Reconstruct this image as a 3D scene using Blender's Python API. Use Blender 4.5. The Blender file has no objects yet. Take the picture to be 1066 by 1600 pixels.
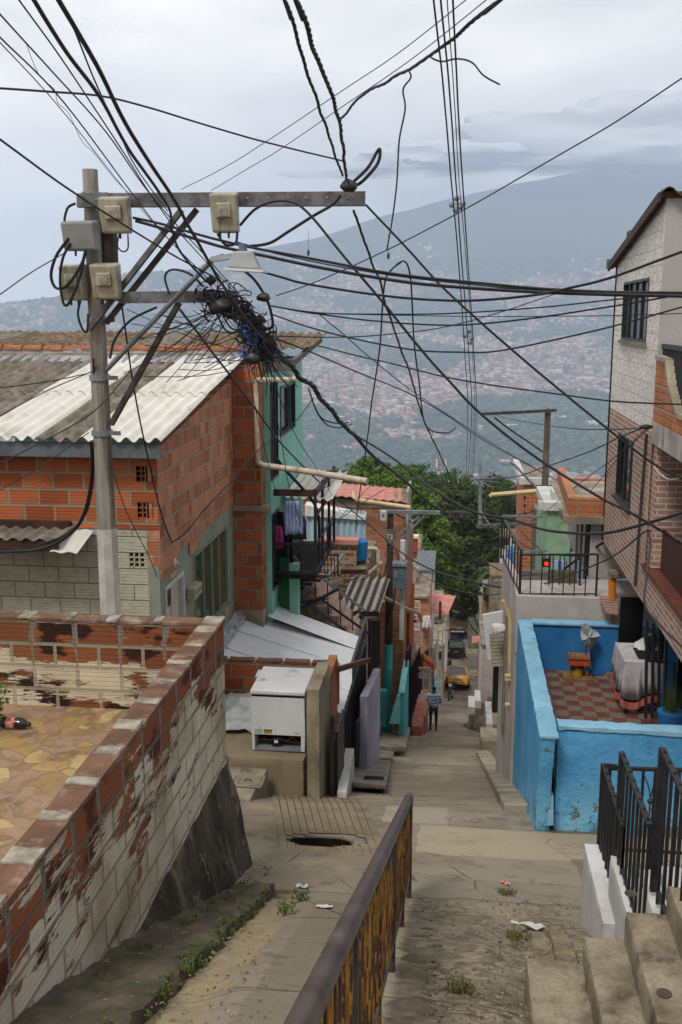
import bpy, bmesh, math, random
import numpy as np
from mathutils import Vector, Matrix, noise as mnoise
from math import sin, cos, tan, atan, pi, radians, sqrt, atan2, floor
random.seed(7)
SC = bpy.context.scene
COL = SC.collection
# ---------------------------------------------------------------- camera
FPX = 1550.0
PIT = atan(305/FPX); YAW = atan(182/FPX*cos(PIT))
FW = Vector((-sin(YAW)*cos(PIT), cos(YAW)*cos(PIT), -sin(PIT)))
RT = Vector((cos(YAW), sin(YAW), 0)); UP = RT.cross(FW)
cam = bpy.data.cameras.new('camera'); camo = bpy.data.objects.new('camera', cam); COL.objects.link(camo)
cam.sensor_fit = 'VERTICAL'; cam.sensor_height = 36; cam.lens = FPX/1600*36
cam.clip_start = 0.05; cam.clip_end = 60000
camo.matrix_world = Matrix(((RT.x, UP.x, -FW.x, 0), (RT.y, UP.y, -FW.y, 0), (RT.z, UP.z, -FW.z, 0), (0, 0, 0, 1)))
SC.camera = camo
# ---------------------------------------------------------------- light
SUN_EL, SUN_AZ = radians(56), radians(205)
w = bpy.data.worlds.new("World"); SC.world = w; w.use_nodes = True
nt = w.node_tree; nt.nodes.clear()
def wn(t, **k):
    n = nt.nodes.new(t)
    for a_, b_ in k.items(): setattr(n, a_, b_)
    return n
out = wn('ShaderNodeOutputWorld'); bg = wn('ShaderNodeBackground'); sky = wn('ShaderNodeTexSky')
sky.sky_type = 'NISHITA'; sky.sun_disc = False; sky.sun_elevation = SUN_EL; sky.sun_rotation = SUN_AZ
sky.air_density = 1.0; sky.dust_density = 2.0
tc = wn('ShaderNodeTexCoord'); mp = wn('ShaderNodeMapping'); mp.inputs['Scale'].default_value = (1.0, 1.0, 2.6)
n1 = wn('ShaderNodeTexNoise'); n1.inputs['Scale'].default_value = 1.9; n1.inputs['Detail'].default_value = 7; n1.inputs['Roughness'].default_value = .52; n1.inputs['Distortion'].default_value = .25
mp.inputs['Location'].default_value = (1.3, .4, .9)
rp = wn('ShaderNodeValToRGB')
rp.color_ramp.elements[0].position = .36; rp.color_ramp.elements[0].color = (3.3, 3.25, 3.3, 1)
rp.color_ramp.elements[1].position = .66; rp.color_ramp.elements[1].color = (7.9, 7.5, 7.05, 1)
e_ = rp.color_ramp.elements.new(.5); e_.color = (5.4, 5.25, 5.15, 1)
mx = wn('ShaderNodeMix', data_type='RGBA'); mx.inputs[0].default_value = .97
L = nt.links.new
L(tc.outputs['Generated'], mp.inputs[0]); L(mp.outputs[0], n1.inputs['Vector']); L(n1.outputs['Fac'], rp.inputs[0])
L(sky.outputs[0], mx.inputs[6]); L(rp.outputs[0], mx.inputs[7]); L(mx.outputs[2], bg.inputs[0]); L(bg.outputs[0], out.inputs[0])
bg.inputs[1].default_value = 0.1
sd = bpy.data.lights.new('sun', 'SUN'); sd.energy = 1.5; sd.angle = radians(14); sd.color = (1, .95, .87)
so = bpy.data.objects.new('sun', sd); COL.objects.link(so)
# sun azimuth measured so that the light comes from behind-left of the camera
sdir = Vector((cos(SUN_EL)*sin(SUN_AZ), cos(SUN_EL)*cos(SUN_AZ), sin(SUN_EL)))
so.rotation_euler = sdir.to_track_quat('Z', 'Y').to_euler()
SC.view_settings.view_transform = 'Standard'; SC.view_settings.look = 'None'; SC.view_settings.exposure = 0.76; SC.view_settings.gamma = 1
SC.render.engine = 'CYCLES'
SC.cycles.max_bounces = 6; SC.cycles.diffuse_bounces = 2; SC.cycles.volume_bounces = 4; SC.cycles.transparent_max_bounces = 12
SC.cycles.use_denoising = True
# ---------------------------------------------------------------- pixel rays (photo pixels, camera at the origin)
def ray(u, v): return FW*FPX + RT*(u-533) + UP*(800-v)
def PY(u, v, Y): d = ray(u, v); return d*(Y/d.y)
def PX(u, v, X): d = ray(u, v); return d*(X/d.x)
def PZ(u, v, Z): d = ray(u, v); return d*(Z/d.z)
PROF = [(-12, 2.6), (0, -1.7), (4.3, -3.41), (7.6, -4.81), (9.0, -5.25), (11.4, -5.98), (13, -6.68), (36, -15.7), (63.6, -24.9), (85, -30.1), (110, -34.5), (160, -50), (400, -140), (1500, -452), (2600, -470)]
PYs = [q[0] for q in PROF]; PZs = [q[1] for q in PROF]
def gz(Y): return float(np.interp(Y, PYs, PZs))
def PG(u, v, dz=0):
    d = ray(u, v); lo, hi = 1., 150.
    for _ in range(40):
        m = (lo+hi)/2
        if d.z*m/d.y > gz(m)+dz: lo = m
        else: hi = m
    return d*(lo/d.y)
# ---------------------------------------------------------------- mesh builder
class MB:
    def __init__(s): s.v = []; s.f = []
    def add(s, vs, fs):
        o = len(s.v); s.v += [tuple(x) for x in vs]; s.f += [tuple(i+o for i in f) for f in fs]; return s
    def hexa(s, p):   # p: 4 bottom (ccw), 4 top
        return s.add(p, [(3, 2, 1, 0), (4, 5, 6, 7), (0, 1, 5, 4), (1, 2, 6, 5), (2, 3, 7, 6), (3, 0, 4, 7)])
    def box(s, x0, x1, y0, y1, z0, z1):
        return s.hexa([(x0, y0, z0), (x1, y0, z0), (x1, y1, z0), (x0, y1, z0), (x0, y0, z1), (x1, y0, z1), (x1, y1, z1), (x0, y1, z1)])
    def obox(s, c, ax, ay, az, hx, hy, hz):
        c, ax, ay, az = Vector(c), Vector(ax).normalized()*hx, Vector(ay).normalized()*hy, Vector(az).normalized()*hz
        return s.hexa([c-ax-ay-az, c+ax-ay-az, c+ax+ay-az, c-ax+ay-az, c-ax-ay+az, c+ax-ay+az, c+ax+ay+az, c-ax+ay+az])
    def bar(s, a, b, w, h=None, up=(0, 0, 1)):
        a, b = Vector(a), Vector(b); d = b-a
        if d.length < 1e-6: return s
        up = Vector(up)
        if abs(d.normalized().dot(up)) > .97: up = Vector((0, 1, 0))
        x = d.cross(up).normalized(); y = x.cross(d).normalized()
        return s.obox((a+b)/2, d, x, y, d.length/2, w/2, (h or w)/2)
    def tube(s, pts, r, n=6, caps=True):
        pts = [Vector(q) for q in pts]; rs = r if isinstance(r, (list, tuple)) else [r]*len(pts)
        o = len(s.v); N = len(pts); ref = None
        for i, q in enumerate(pts):
            t = (pts[min(i+1, N-1)]-pts[max(i-1, 0)])
            t = t.normalized() if t.length > 1e-9 else Vector((0, 0, 1))
            if ref is None: ref = t.orthogonal().normalized()
            ref = (ref-t*ref.dot(t)); ref = ref.normalized() if ref.length > 1e-6 else t.orthogonal().normalized()
            b = t.cross(ref)
            for k in range(n):
                a = 2*pi*k/n; s.v.append(tuple(q+ref*cos(a)*rs[i]+b*sin(a)*rs[i]))
        for i in range(N-1):
            for k in range(n):
                s.f.append((o+i*n+k, o+i*n+(k+1) % n, o+(i+1)*n+(k+1) % n, o+(i+1)*n+k))
        if caps: s.f.append(tuple(o+k for k in range(n))[::-1]); s.f.append(tuple(o+(N-1)*n+k for k in range(n)))
        return s
    def cyl(s, a, b, r0, r1=None, n=12): return s.tube([a, b], [r0, r0 if r1 is None else r1], n)
    def prism(s, poly, ext):
        poly = [Vector(q) for q in poly]; ext = Vector(ext); n = len(poly)
        return s.add(poly+[q+ext for q in poly], [tuple(range(n))[::-1], tuple(range(n, 2*n))]+[(i, (i+1) % n, n+(i+1) % n, n+i) for i in range(n)])
    def sphere(s, c, r, n=8, m=6, sc=(1, 1, 1)):
        c = Vector(c); vs = []; fs = []
        for j in range(m+1):
            t = pi*j/m
            for k in range(n):
                a = 2*pi*k/n; vs.append((c.x+r*sc[0]*sin(t)*cos(a), c.y+r*sc[1]*sin(t)*sin(a), c.z+r*sc[2]*cos(t)))
        for j in range(m):
            for k in range(n): fs.append((j*n+k, (j+1)*n+k, (j+1)*n+(k+1) % n, j*n+(k+1) % n))
        return s.add(vs, fs)
    def corr(s, o, along, across, pitch=.177, amp=.025, th=.008, seg=8, jag=0):
        # corrugated sheet: corner o, 'along' = ridge direction, 'across' = wave direction
        o, al, ac = Vector(o), Vector(along), Vector(across); nrm = ac.cross(al).normalized()
        if nrm.z < 0: nrm = -nrm
        n = max(2, int(ac.length/pitch*seg)); top = []; 
        m = max(1, int(al.length/.9))
        for j in range(m+1):
            for i in range(n+1):
                f = i/n; h = amp*sin(2*pi*f*ac.length/pitch)
                sag = -0.01*sin(pi*j/m)
                top.append(o+ac*f+al*(j/m)+nrm*(h+sag))
        bot = [q-nrm*th for q in top]; N = len(top); W = n+1; fs = []
        for j in range(m):
            for i in range(n):
                a = j*W+i; fs += [(a, a+1, a+W+1, a+W), (N+a, N+a+W, N+a+W+1, N+a+1)]
        for i in range(n): fs += [(i, N+i, N+i+1, i+1), (m*W+i, m*W+i+1, N+m*W+i+1, N+m*W+i)]
        for j in range(m): fs += [(j*W, (j+1)*W, N+(j+1)*W, N+j*W), (j*W+n, N+j*W+n, N+(j+1)*W+n, (j+1)*W+n)]
        return s.add(top+bot, fs)
    def wall(s, o, du, dv, wth, holes=()):
        # wall slab in plane du x dv (vectors), thickness wth (vector), rectangular holes [(u0,u1,v0,v1)] in metres
        o, du, dv, wth = map(Vector, (o, du, dv, wth)); U_, V_ = du.length, dv.length; a, b = du/U_, dv/V_
        us = sorted(set([0, U_]+[min(max(h[i], 0), U_) for h in holes for i in (0, 1)])); vs = sorted(set([0, V_]+[min(max(h[i], 0), V_) for h in holes for i in (2, 3)]))
        def solid(i, j):
            if i < 0 or j < 0 or i >= len(us)-1 or j >= len(vs)-1: return False
            cu, cv = (us[i]+us[i+1])/2, (vs[j]+vs[j+1])/2
            return not any(h[0] < cu < h[1] and h[2] < cv < h[3] for h in holes)
        def q(i, j, t): return o+a*us[i]+b*vs[j]+wth*t
        for i in range(len(us)-1):
            for j in range(len(vs)-1):
                if not solid(i, j): continue
                s.add([q(i, j, 0), q(i+1, j, 0), q(i+1, j+1, 0), q(i, j+1, 0)], [(0, 1, 2, 3)])
                s.add([q(i, j, 1), q(i+1, j, 1), q(i+1, j+1, 1), q(i, j+1, 1)], [(3, 2, 1, 0)])
                if not solid(i-1, j): s.add([q(i, j, 0), q(i, j+1, 0), q(i, j+1, 1), q(i, j, 1)], [(0, 1, 2, 3)])
                if not solid(i+1, j): s.add([q(i+1, j, 0), q(i+1, j+1, 0), q(i+1, j+1, 1), q(i+1, j, 1)], [(3, 2, 1, 0)])
                if not solid(i, j-1): s.add([q(i, j, 0), q(i+1, j, 0), q(i+1, j, 1), q(i, j, 1)], [(3, 2, 1, 0)])
                if not solid(i, j+1): s.add([q(i, j+1, 0), q(i+1, j+1, 0), q(i+1, j+1, 1), q(i, j+1, 1)], [(0, 1, 2, 3)])
        return s
    def build(s, name, mat, parent=None, label=None, cat=None, group=None, kind=None, smooth=False, bevel=0, cols=None, rough=None):
        me = bpy.data.meshes.new(name)
        if parent is not None:
            base = Vector(parent['_o'])
        else:
            A = np.array(s.v); lo, hi = A.min(0), A.max(0); base = Vector(((lo[0]+hi[0])/2, (lo[1]+hi[1])/2, lo[2]))
        me.from_pydata([tuple(Vector(q)-base) for q in s.v], [], s.f)
        bm = bmesh.new(); bm.from_mesh(me)
        if bevel or smooth or rough: bmesh.ops.remove_doubles(bm, verts=bm.verts, dist=1e-5)
        if len(bm.faces) < 60000: bmesh.ops.recalc_face_normals(bm, faces=bm.faces)
        if rough:   # chipped, slightly uneven masonry edges and faces: (cell size, amplitude)
            cs_, am_ = rough
            for _ in range(9):
                le = [e for e in bm.edges if e.calc_length() > cs_]
                if not le or len(bm.faces) > 16000: break
                bmesh.ops.subdivide_edges(bm, edges=le, cuts=1, use_grid_fill=True)
            bm.normal_update(); jb = [(v_, v_.normal.copy(), len({tuple(round(c_, 1) for c_ in f_.normal) for f_ in v_.link_faces}) > 1) for v_ in bm.verts]
            for v_, n_, ed_ in jb:
                q_ = v_.co+base; d_ = am_*(mnoise.noise(q_*3)+.5*mnoise.noise(q_*11))
                if ed_: d_ -= am_*(.7+2.2*max(0, mnoise.noise(q_*8+Vector((5, 1, 2))))+1.2*abs(mnoise.noise(q_*23)))
                v_.co += n_*d_
            smooth = True; bevel = 0
        bm.to_mesh(me); bm.free()
        if smooth:
            me.polygons.foreach_set('use_smooth', [True]*len(me.polygons))
        o = bpy.data.objects.new(name, me); COL.objects.link(o); me.materials.append(mat)
        if smooth: 
            try: me.set_sharp_from_angle(angle=radians(42))
            except Exception: pass
        if bevel:
            b = o.modifiers.new('bevel', 'BEVEL'); b.width = bevel; b.segments = 2; b.limit_method = 'ANGLE'; b.angle_limit = radians(40)
        o['_o'] = tuple(base)
        if parent is not None:
            o.parent = parent; 
            # a sub-part's mesh is stored in its parent's frame, whose origin is parent['_o']
        else: o.location = base
        if label: o['label'] = label
        if cat: o['category'] = cat
        if group: o['group'] = group
        if kind: o['kind'] = kind
        return o
def thing(name, label, cat, loc, group=None):
    o = bpy.data.objects.new(name, None); COL.objects.link(o); o.location = loc; o['_o'] = tuple(loc); o.empty_display_size = .1
    o['label'] = label; o['category'] = cat
    if group: o['group'] = group
    return o
def V(*a): return Vector(a)
def lerp(a, b, t): return a+(b-a)*t
def rnd(a, b): return random.uniform(a, b)
# ---------------------------------------------------------------- materials
def C(h, k=1.0):
    h = h.lstrip('#'); c = [int(h[i:i+2], 16)/255 for i in (0, 2, 4)]
    return tuple(((x/12.92) if x < .04045 else ((x+.055)/1.055)**2.4)*k for x in c)+(1,)
class NT:
    def __init__(s, name):
        s.m = bpy.data.materials.new(name); s.m.use_nodes = True; s.t = s.m.node_tree; s.b = s.t.nodes['Principled BSDF']; s._p = None
    def n(s, t, **k):
        x = s.t.nodes.new(t)
        for a_, b_ in k.items(): setattr(x, a_, b_)
        return x
    def l(s, a, b): s.t.links.new(a, b)
    def put(s, sock, val):
        if isinstance(val, bpy.types.NodeSocket): s.l(val, sock)
        else: sock.default_value = val
    def pos(s):
        if s._p is None: s._p = s.n('ShaderNodeNewGeometry')
        return s._p.outputs['Position']
    def obj(s): return s.n('ShaderNodeTexCoord').outputs['Object']
    def wuv(s):   # wall coordinates in metres: along the wall, height
        s.pos(); sp = s.n('ShaderNodeSeparateXYZ'); s.l(s._p.outputs['Position'], sp.inputs[0])
        sn = s.n('ShaderNodeSeparateXYZ'); s.l(s._p.outputs['True Normal'], sn.inputs[0])
        f = s.math('GREATER_THAN', s.math('ABSOLUTE', sn.outputs[0]), s.math('ABSOLUTE', sn.outputs[1]))
        u = s.mixf(f, sp.outputs[0], sp.outputs[1])
        g = s.math('GREATER_THAN', s.math('ABSOLUTE', sn.outputs[2]), .8)
        vv = s.mixf(g, sp.outputs[2], sp.outputs[0]); uu = s.mixf(g, u, sp.outputs[1])
        cb = s.n('ShaderNodeCombineXYZ'); s.l(uu, cb.inputs[0]); s.l(vv, cb.inputs[1]); s.sep = sp; s.top = g
        return cb.outputs[0]
    def math(s, op, a, b=None, c=None, clamp=False):
        x = s.n('ShaderNodeMath', operation=op, use_clamp=clamp); s.put(x.inputs[0], a)
        if b is not None: s.put(x.inputs[1], b)
        if c is not None: s.put(x.inputs[2], c)
        return x.outputs[0]
    def mixf(s, f, a, b):
        x = s.n('ShaderNodeMix', data_type='FLOAT'); s.put(x.inputs[0], f); s.put(x.inputs[2], a); s.put(x.inputs[3], b); return x.outputs[0]
    def mix(s, f, a, b, mode='MIX'):
        x = s.n('ShaderNodeMix', data_type='RGBA', blend_type=mode); s.put(x.inputs[0], f); s.put(x.inputs[6], a); s.put(x.inputs[7], b); return x.outputs[2]
    def vmul(s, v, k):
        x = s.n('ShaderNodeVectorMath', operation='MULTIPLY'); s.l(v, x.inputs[0]); x.inputs[1].default_value = k; return x.outputs[0]
    def vadd(s, v, k):
        x = s.n('ShaderNodeVectorMath', operation='ADD'); s.l(v, x.inputs[0]); s.put(x.inputs[1], k); return x.outputs[0]
    def noise(s, scale, detail=3, vec=None, rough=.55, st=None, dist=0):
        x = s.n('ShaderNodeTexNoise'); x.inputs['Scale'].default_value = scale; x.inputs['Detail'].default_value = detail; x.inputs['Roughness'].default_value = rough; x.inputs['Distortion'].default_value = dist
        v = vec if vec is not None else s.pos()
        if st: v = s.vmul(v, st)
        s.l(v, x.inputs['Vector']); return x.outputs['Fac']
    def vor(s, scale, vec=None, feature='F1', out='Distance', st=None, rand=1):
        x = s.n('ShaderNodeTexVoronoi', feature=feature); x.inputs['Scale'].default_value = scale; x.inputs['Randomness'].default_value = rand
        v = vec if vec is not None else s.pos()
        if st: v = s.vmul(v, st)
        s.l(v, x.inputs['Vector']); return x.outputs[out]
    def ss(s, x, a, b):   # smoothstep mask
        r = s.n('ShaderNodeMapRange', interpolation_type='SMOOTHSTEP'); s.put(r.inputs[0], x); r.inputs[1].default_value = a; r.inputs[2].default_value = b; return r.outputs[0]
    def ramp(s, x, els):
        r = s.n('ShaderNodeValToRGB'); s.put(r.inputs[0], x); cr = r.color_ramp
        while len(cr.elements) < len(els): cr.elements.new(.5)
        for e, (p_, c_) in zip(cr.elements, els): e.position = p_; e.color = c_
        return r.outputs[0]
    def bump(s, h, dist=.01, strength=.6, chain=None):
        b = s.n('ShaderNodeBump'); b.inputs['Strength'].default_value = strength; b.inputs['Distance'].default_value = dist; s.l(h, b.inputs['Height'])
        if chain is not None: s.l(chain, b.inputs['Normal'])
        s.l(b.outputs[0], s.b.inputs['Normal']); return b.outputs[0]
    def fin(s, col, rough=.8, metal=0, spec=.3):
        s.put(s.b.inputs['Base Color'], col); s.put(s.b.inputs['Roughness'], rough); s.put(s.b.inputs['Metallic'], metal); s.put(s.b.inputs['Specular IOR Level'], spec); return s.m
_mc = {}
def pm(name, c1, c2=None, scale=3, rough=.85, bump=0, bscale=40, stain=None, samt=.5, sscale=2, st=(1, 1, 1), metal=0, spec=.3, fine=.25, chip=None, cthr=.6, cscale=6, objc=False):
    """generic painted / mineral surface: two tones, fine grain, stains, chipped patches"""
    if name in _mc: return _mc[name]
    k = NT(name); vec = k.obj() if objc else k.pos()
    c1 = C(c1) if isinstance(c1, str) else c1
    c2 = c1 if c2 is None else (C(c2) if isinstance(c2, str) else c2)
    f = k.ss(k.noise(scale, 5, vec, st=st), .35, .65); col = k.mix(f, c1, c2)
    if fine: 
        g = k.noise(bscale*1.7, 3, vec); col = k.mix(fine, col, k.ramp(g, [(0.25, (.25, .25, .25, 1)), (.75, (1, 1, 1, 1))]), 'MULTIPLY')
    if stain is not None:
        s1 = k.ss(k.noise(sscale, 6, vec, st=(st[0]*1.6, st[1]*1.6, st[2]*.5), rough=.65), .62-.3*samt, .8-.1*samt); col = k.mix(k.math('MULTIPLY', s1, min(1, samt+.35)), col, C(stain))
    h = k.noise(bscale, 6, vec, rough=.65)
    if chip is not None:
        cm = k.ss(k.noise(cscale, 8, vec, rough=.68), cthr, cthr+.02); col = k.mix(cm, col, C(chip)); h = k.math('SUBTRACT', h, k.math('MULTIPLY', cm, .6))
    if bump: k.bump(h, bump)
    _mc[name] = k.fin(col, rough, metal, spec); return _mc[name]
def blocks(name, a, b, mortar, bw=.41, bh=.215, ms=.012, ribs=5, paint=None, peel=.5, paint2=None, dirt=None, off=(0, 0), rough=.85, topz=None, pscale=1.6, dark=None, under=None):
    """hollow clay block or brick masonry; optional flaking paint over it"""
    k = NT(name); uv = k.vadd(k.wuv(), (off[0], off[1], 0))
    wob = k.vmul(k.n('ShaderNodeTexNoise').outputs['Color'], (0, 0, 0))
    br = k.n('ShaderNodeTexBrick'); k.l(uv, br.inputs['Vector'])
    for nme, v_ in (('Scale', 1), ('Mortar Size', ms), ('Mortar Smooth', .15), ('Brick Width', bw), ('Row Height', bh), ('Bias', 0)): br.inputs[nme].default_value = v_
    br.inputs['Color1'].default_value = (0, 0, 0, 1); br.inputs['Color2'].default_value = (1, 1, 1, 1); br.inputs['Mortar'].default_value = (.5, .5, .5, 1)
    rb = br.outputs['Color']; mo = br.outputs['Fac']
    col = k.mix(rb, C(a), C(b))
    col = k.mix(k.math('MULTIPLY', k.ss(k.noise(9, 5, st=(1, 1, 3.5)), .4, .7), .55), col, C(dark or a, .55))
    sp = k.sep.outputs[2]
    fr = k.math('FRACT', k.math('DIVIDE', k.math('ADD', sp, off[1]), bh))
    h = k.math('MULTIPLY', k.noise(60, 4), .25)
    if ribs:
        rr = k.math('ABSOLUTE', k.math('SINE', k.math('MULTIPLY', fr, pi*ribs)))
        rr = k.ss(rr, 0, .45); col = k.mix(k.math('MULTIPLY', k.math('SUBTRACT', 1, rr), .22), col, C(a, .45)); h = k.math('ADD', h, k.math('MULTIPLY', rr, .28 if paint else .4))
    col = k.mix(mo, col, k.mix(k.noise(25, 4), C(mortar), C(mortar, .55)))
    h = k.math('SUBTRACT', h, k.math('MULTIPLY', mo, 1.1))
    if paint:
        n = k.noise(pscale, 9, uv, rough=.62, st=(1.0, 3.2, 1)); n2 = k.noise(16, 7, uv, rough=.72, st=(.4, 3.2, 1))
        val = k.math('ADD', k.math('MULTIPLY', n, .66), k.math('ADD', k.math('MULTIPLY', n2, .3), k.math('MULTIPLY', rb, .10)))
        n3 = k.ss(fr, .06, .2); val = k.math('ADD', val, k.math('MULTIPLY', k.math('SUBTRACT', 1, n3), -.03))
        if topz is not None:   # wear of its own near the coping
            val = k.math('ADD', val, k.math('MULTIPLY', k.ss(sp, topz-.62, topz-.1), .15))
        th = .53+.32*(.5-peel)
        pk = k.math('SUBTRACT', 1, k.ss(val, th, th+.012))
        pk = k.math('MULTIPLY', pk, k.math('SUBTRACT', 1, k.math('MULTIPLY', mo, .55)))
        pc = k.mix(k.ss(k.noise(1.3, 5), .35, .7), C(paint), C(paint2 or paint))
        pc = k.mix(k.math('MULTIPLY', k.ss(k.noise(5, 7, st=(1, 1, .6), rough=.7), .55, .78), .5), pc, C(dirt or '#4a4030'))
        if under: 
            um = k.ss(k.noise(2.1, 4, st=(1, 1, 2)), .5, .56); col = k.mix(k.math('MULTIPLY', um, k.math('SUBTRACT', 1, mo)), col, C(under))
        col = k.mix(pk, col, pc); h = k.math('ADD', h, k.math('MULTIPLY', pk, .35))
    if topz is not None:   # grey cement smears at the block joints under the coping
        su = k.n('ShaderNodeSeparateXYZ'); k.l(uv, su.inputs[0])
        ww = k.math('ADD', su.outputs[0], k.math('MULTIPLY', k.math('SUBTRACT', k.noise(3, 4), .5), .12))
        fx = k.math('ABSOLUTE', k.math('SUBTRACT', k.math('FRACT', k.math('DIVIDE', ww, bw)), .5))
        lim = k.math('ADD', .42, k.math('MULTIPLY', k.math('SUBTRACT', topz, sp), .12))
        sm = k.math('MULTIPLY', k.ss(k.math('SUBTRACT', fx, lim), 0, .02), k.ss(k.math('ADD', sp, k.math('MULTIPLY', k.noise(2.2, 4), .5)), topz-.22, topz-.1))
        col = k.mix(sm, col, k.mix(k.noise(30, 5, rough=.7), C('#332f2a'), C('#968f82')))
    if dirt:
        col = k.mix(k.math('MULTIPLY', k.ss(k.noise(1.1, 6, rough=.7), .5, .8), .5), col, C(dirt))
    k.bump(h, .012, .9)
    return k.fin(col, rough, 0, .25)
# ---------------------------------------------------------------- shared materials
K_conc = pm('concrete_weathered', '#968c79', '#716858', 1.7, fine=.45, bump=.008, bscale=28, stain='#3c352a', samt=.45, sscale=1.1)
K_conc_lt = pm('concrete_light', '#aaa190', '#877d6a', 2.2, fine=.45, bump=.006, bscale=30, stain='#524a3b', samt=.4, sscale=1.5)
K_plas = pm('plaster_tan', '#a0967f', '#857b65', 1.5, fine=.4, bump=.005, bscale=40, stain='#574e3d', samt=.45)
K_blue0 = pm('paint_blue_plain', '#4c8fbb', '#3a7dac', 1.6, bump=.006, bscale=22, stain='#1c4a70', samt=.3, sscale=1.3, chip='#6f7878', cthr=.69, cscale=2.6)
K_bluetop = pm('paint_pale_blue', '#8cbcd4', '#78adc8', 2, bump=.004, bscale=22, stain='#5b6a70', samt=.35, sscale=2, chip='#7d7a70', cthr=.66, cscale=3)
K_bluein = pm('paint_deep_blue', '#2f76ad', '#2668a0', 1.4, bump=.003, bscale=30, stain='#14527f', samt=.3)
K_turq = pm('paint_turquoise', '#55bcc4', '#48aab2', 2, bump=.003, stain='#2f7378', samt=.25)
K_turql = pm('paint_turquoise_top', '#93dcdc', '#7ccccf', 2, bump=.003, stain='#4a8084', samt=.25)
K_mint = pm('paint_mint', '#8cc4b0', '#7bb7a2', 1.2, bump=.004, bscale=20, stain='#9dc9b6', samt=.4, sscale=1.4)
K_green = pm('paint_green', '#246b33', '#1d5a2c', 2, bump=.003, stain='#143a1c', samt=.3)
K_sage = pm('plaster_sage', '#8d9384', '#7f8677', 1.3, bump=.002, stain='#5d6153', samt=.3)
K_white = pm('paint_white', '#c9c9c6', '#b4b3ae', 2, bump=.003, stain='#6d675b', samt=.35, sscale=1.4)
K_whiteg = pm('plaster_pinkish_white', '#b9b2ae', '#a9a29d', 1.3, bump=.004, bscale=18, stain='#7d746c', samt=.35)
K_lilac = pm('paint_lilac', '#97949f', '#85838f', 2, bump=.006, stain='#5c5a66', samt=.5, chip='#7b776d', cthr=.66, cscale=4)
K_black = pm('iron_black', '#17171a', '#232326', 8, rough=.5, spec=.5, fine=.2, bump=.001, bscale=90)
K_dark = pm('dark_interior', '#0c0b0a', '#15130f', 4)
K_brownwood = pm('timber_dark', '#4a2f24', '#33211a', 6, rough=.7, bump=.003, st=(1, 1, .3))
K_galv = pm('galvanised', '#8f979c', '#727a80', 5, rough=.5, metal=.35, spec=.5, stain='#4f4f50', samt=.3)
K_galvl = pm('galvanised_sheet', '#dcdee0', '#cdd0d3', 1.1, rough=.5, metal=0, spec=.5, stain='#7d7f80', samt=.25, bump=.001)
K_zinc = pm('zinc_gutter', '#70767a', '#5c6266', 5, rough=.6, metal=.3, stain='#33312e', samt=.4)
K_asb = pm('fibre_cement_sheet', '#8b8376', '#6b6357', 3.5, rough=.95, bump=.004, bscale=50, stain='#3b362e', samt=.5, sscale=2.4, st=(1.5, .8, 1))
K_asbw = pm('white_roof_sheet', '#dcdad2', '#cfccc3', 1.5, rough=.7, bump=.001, stain='#8a8272', samt=.3, sscale=1.6)
K_asbo = pm('fibre_cement_brown', '#85725c', '#63543f', 3.5, rough=.95, bump=.005, bscale=50, stain='#3a3022', samt=.55, sscale=3)
K_pinkroof = pm('pink_roof_sheet', '#c08478', '#b47568', 1.5, rough=.75, stain='#7c4a40', samt=.5, sscale=1.5, st=(.6, 3, 3), bump=.001)
K_terr = pm('terracotta_tile', '#ab6b48', '#8b5436', 5, bump=.004, stain='#4e3b2c', samt=.4, sscale=5)
K_orange = pm('paint_orange', '#a8501c', '#8f4216', 2, stain='#59290f', samt=.3)
K_pole = pm('pole_concrete', '#a09b91', '#7f7970', 6, bump=.004, bscale=60, stain='#3a3226', samt=.6, sscale=3, st=(1, 1, .25))
K_poled = pm('pole_dark', '#4d453b', '#37312a', 6, bump=.005, bscale=50, stain='#221e19', samt=.6, sscale=3, st=(1, 1, .3))
K_polew = pm('pole_whitewash', '#c7c2bb', '#b3aca2', 5, bump=.003, stain='#7d7467', samt=.35, sscale=5, chip='#8a8070', cthr=.7, cscale=5)
K_steel = pm('crossarm_steel', '#7b7c7d', '#5c5a58', 7, rough=.55, metal=.4, spec=.5, stain='#3b2e24', samt=.5, sscale=4)
K_steeld = pm('brace_steel_dark', '#55504c', '#403b38', 7, rough=.65, metal=.3, stain='#2a211b', samt=.5, sscale=4)
K_pipe = pm('galvanised_pipe', '#868b8e', '#73777a', 6, rough=.5, metal=.3, stain='#514c46', samt=.4)
K_meter = pm('meter_plastic', '#aaa591', '#918b76', 6, rough=.35, spec=.5, stain='#6a6048', samt=.5, sscale=8)
K_meterw = pm('meter_glass', '#8f8a78', '#6f6b5c', 9, rough=.15, spec=.6)
K_boxg = pm('junction_box_grey', '#949694', '#828482', 4, rough=.5, stain='#5c5b57', samt=.3, sscale=8)
K_cable = pm('cable_black', '#17181b', '#202125', 9, rough=.55, spec=.4, fine=0)
K_cableg = pm('cable_grey', '#4a4c50', '#3b3d42', 9, rough=.6, fine=0)
K_cablel = pm('cable_pale', '#b9b6ad', '#a19d92', 9, rough=.6, fine=0)
K_cableb = pm('cable_blue', '#1d53a8', '#184690', 9, rough=.5, fine=0)
K_pvc = pm('pvc_cream', '#cdbb8e', '#bda878', 3, rough=.5, spec=.4, stain='#8a7448', samt=.35, sscale=4)
K_pvcw = pm('pvc_white_worn', '#c9bfae', '#b8a893', 5, rough=.6, stain='#9a6f4c', samt=.5, sscale=6)
K_pvco = pm('pipe_orange', '#c4761f', '#b0661a', 4, rough=.5)
K_wood = pm('timber', '#8b6a48', '#6f5236', 6, bump=.002, stain='#3b2a1b', samt=.3)
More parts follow.
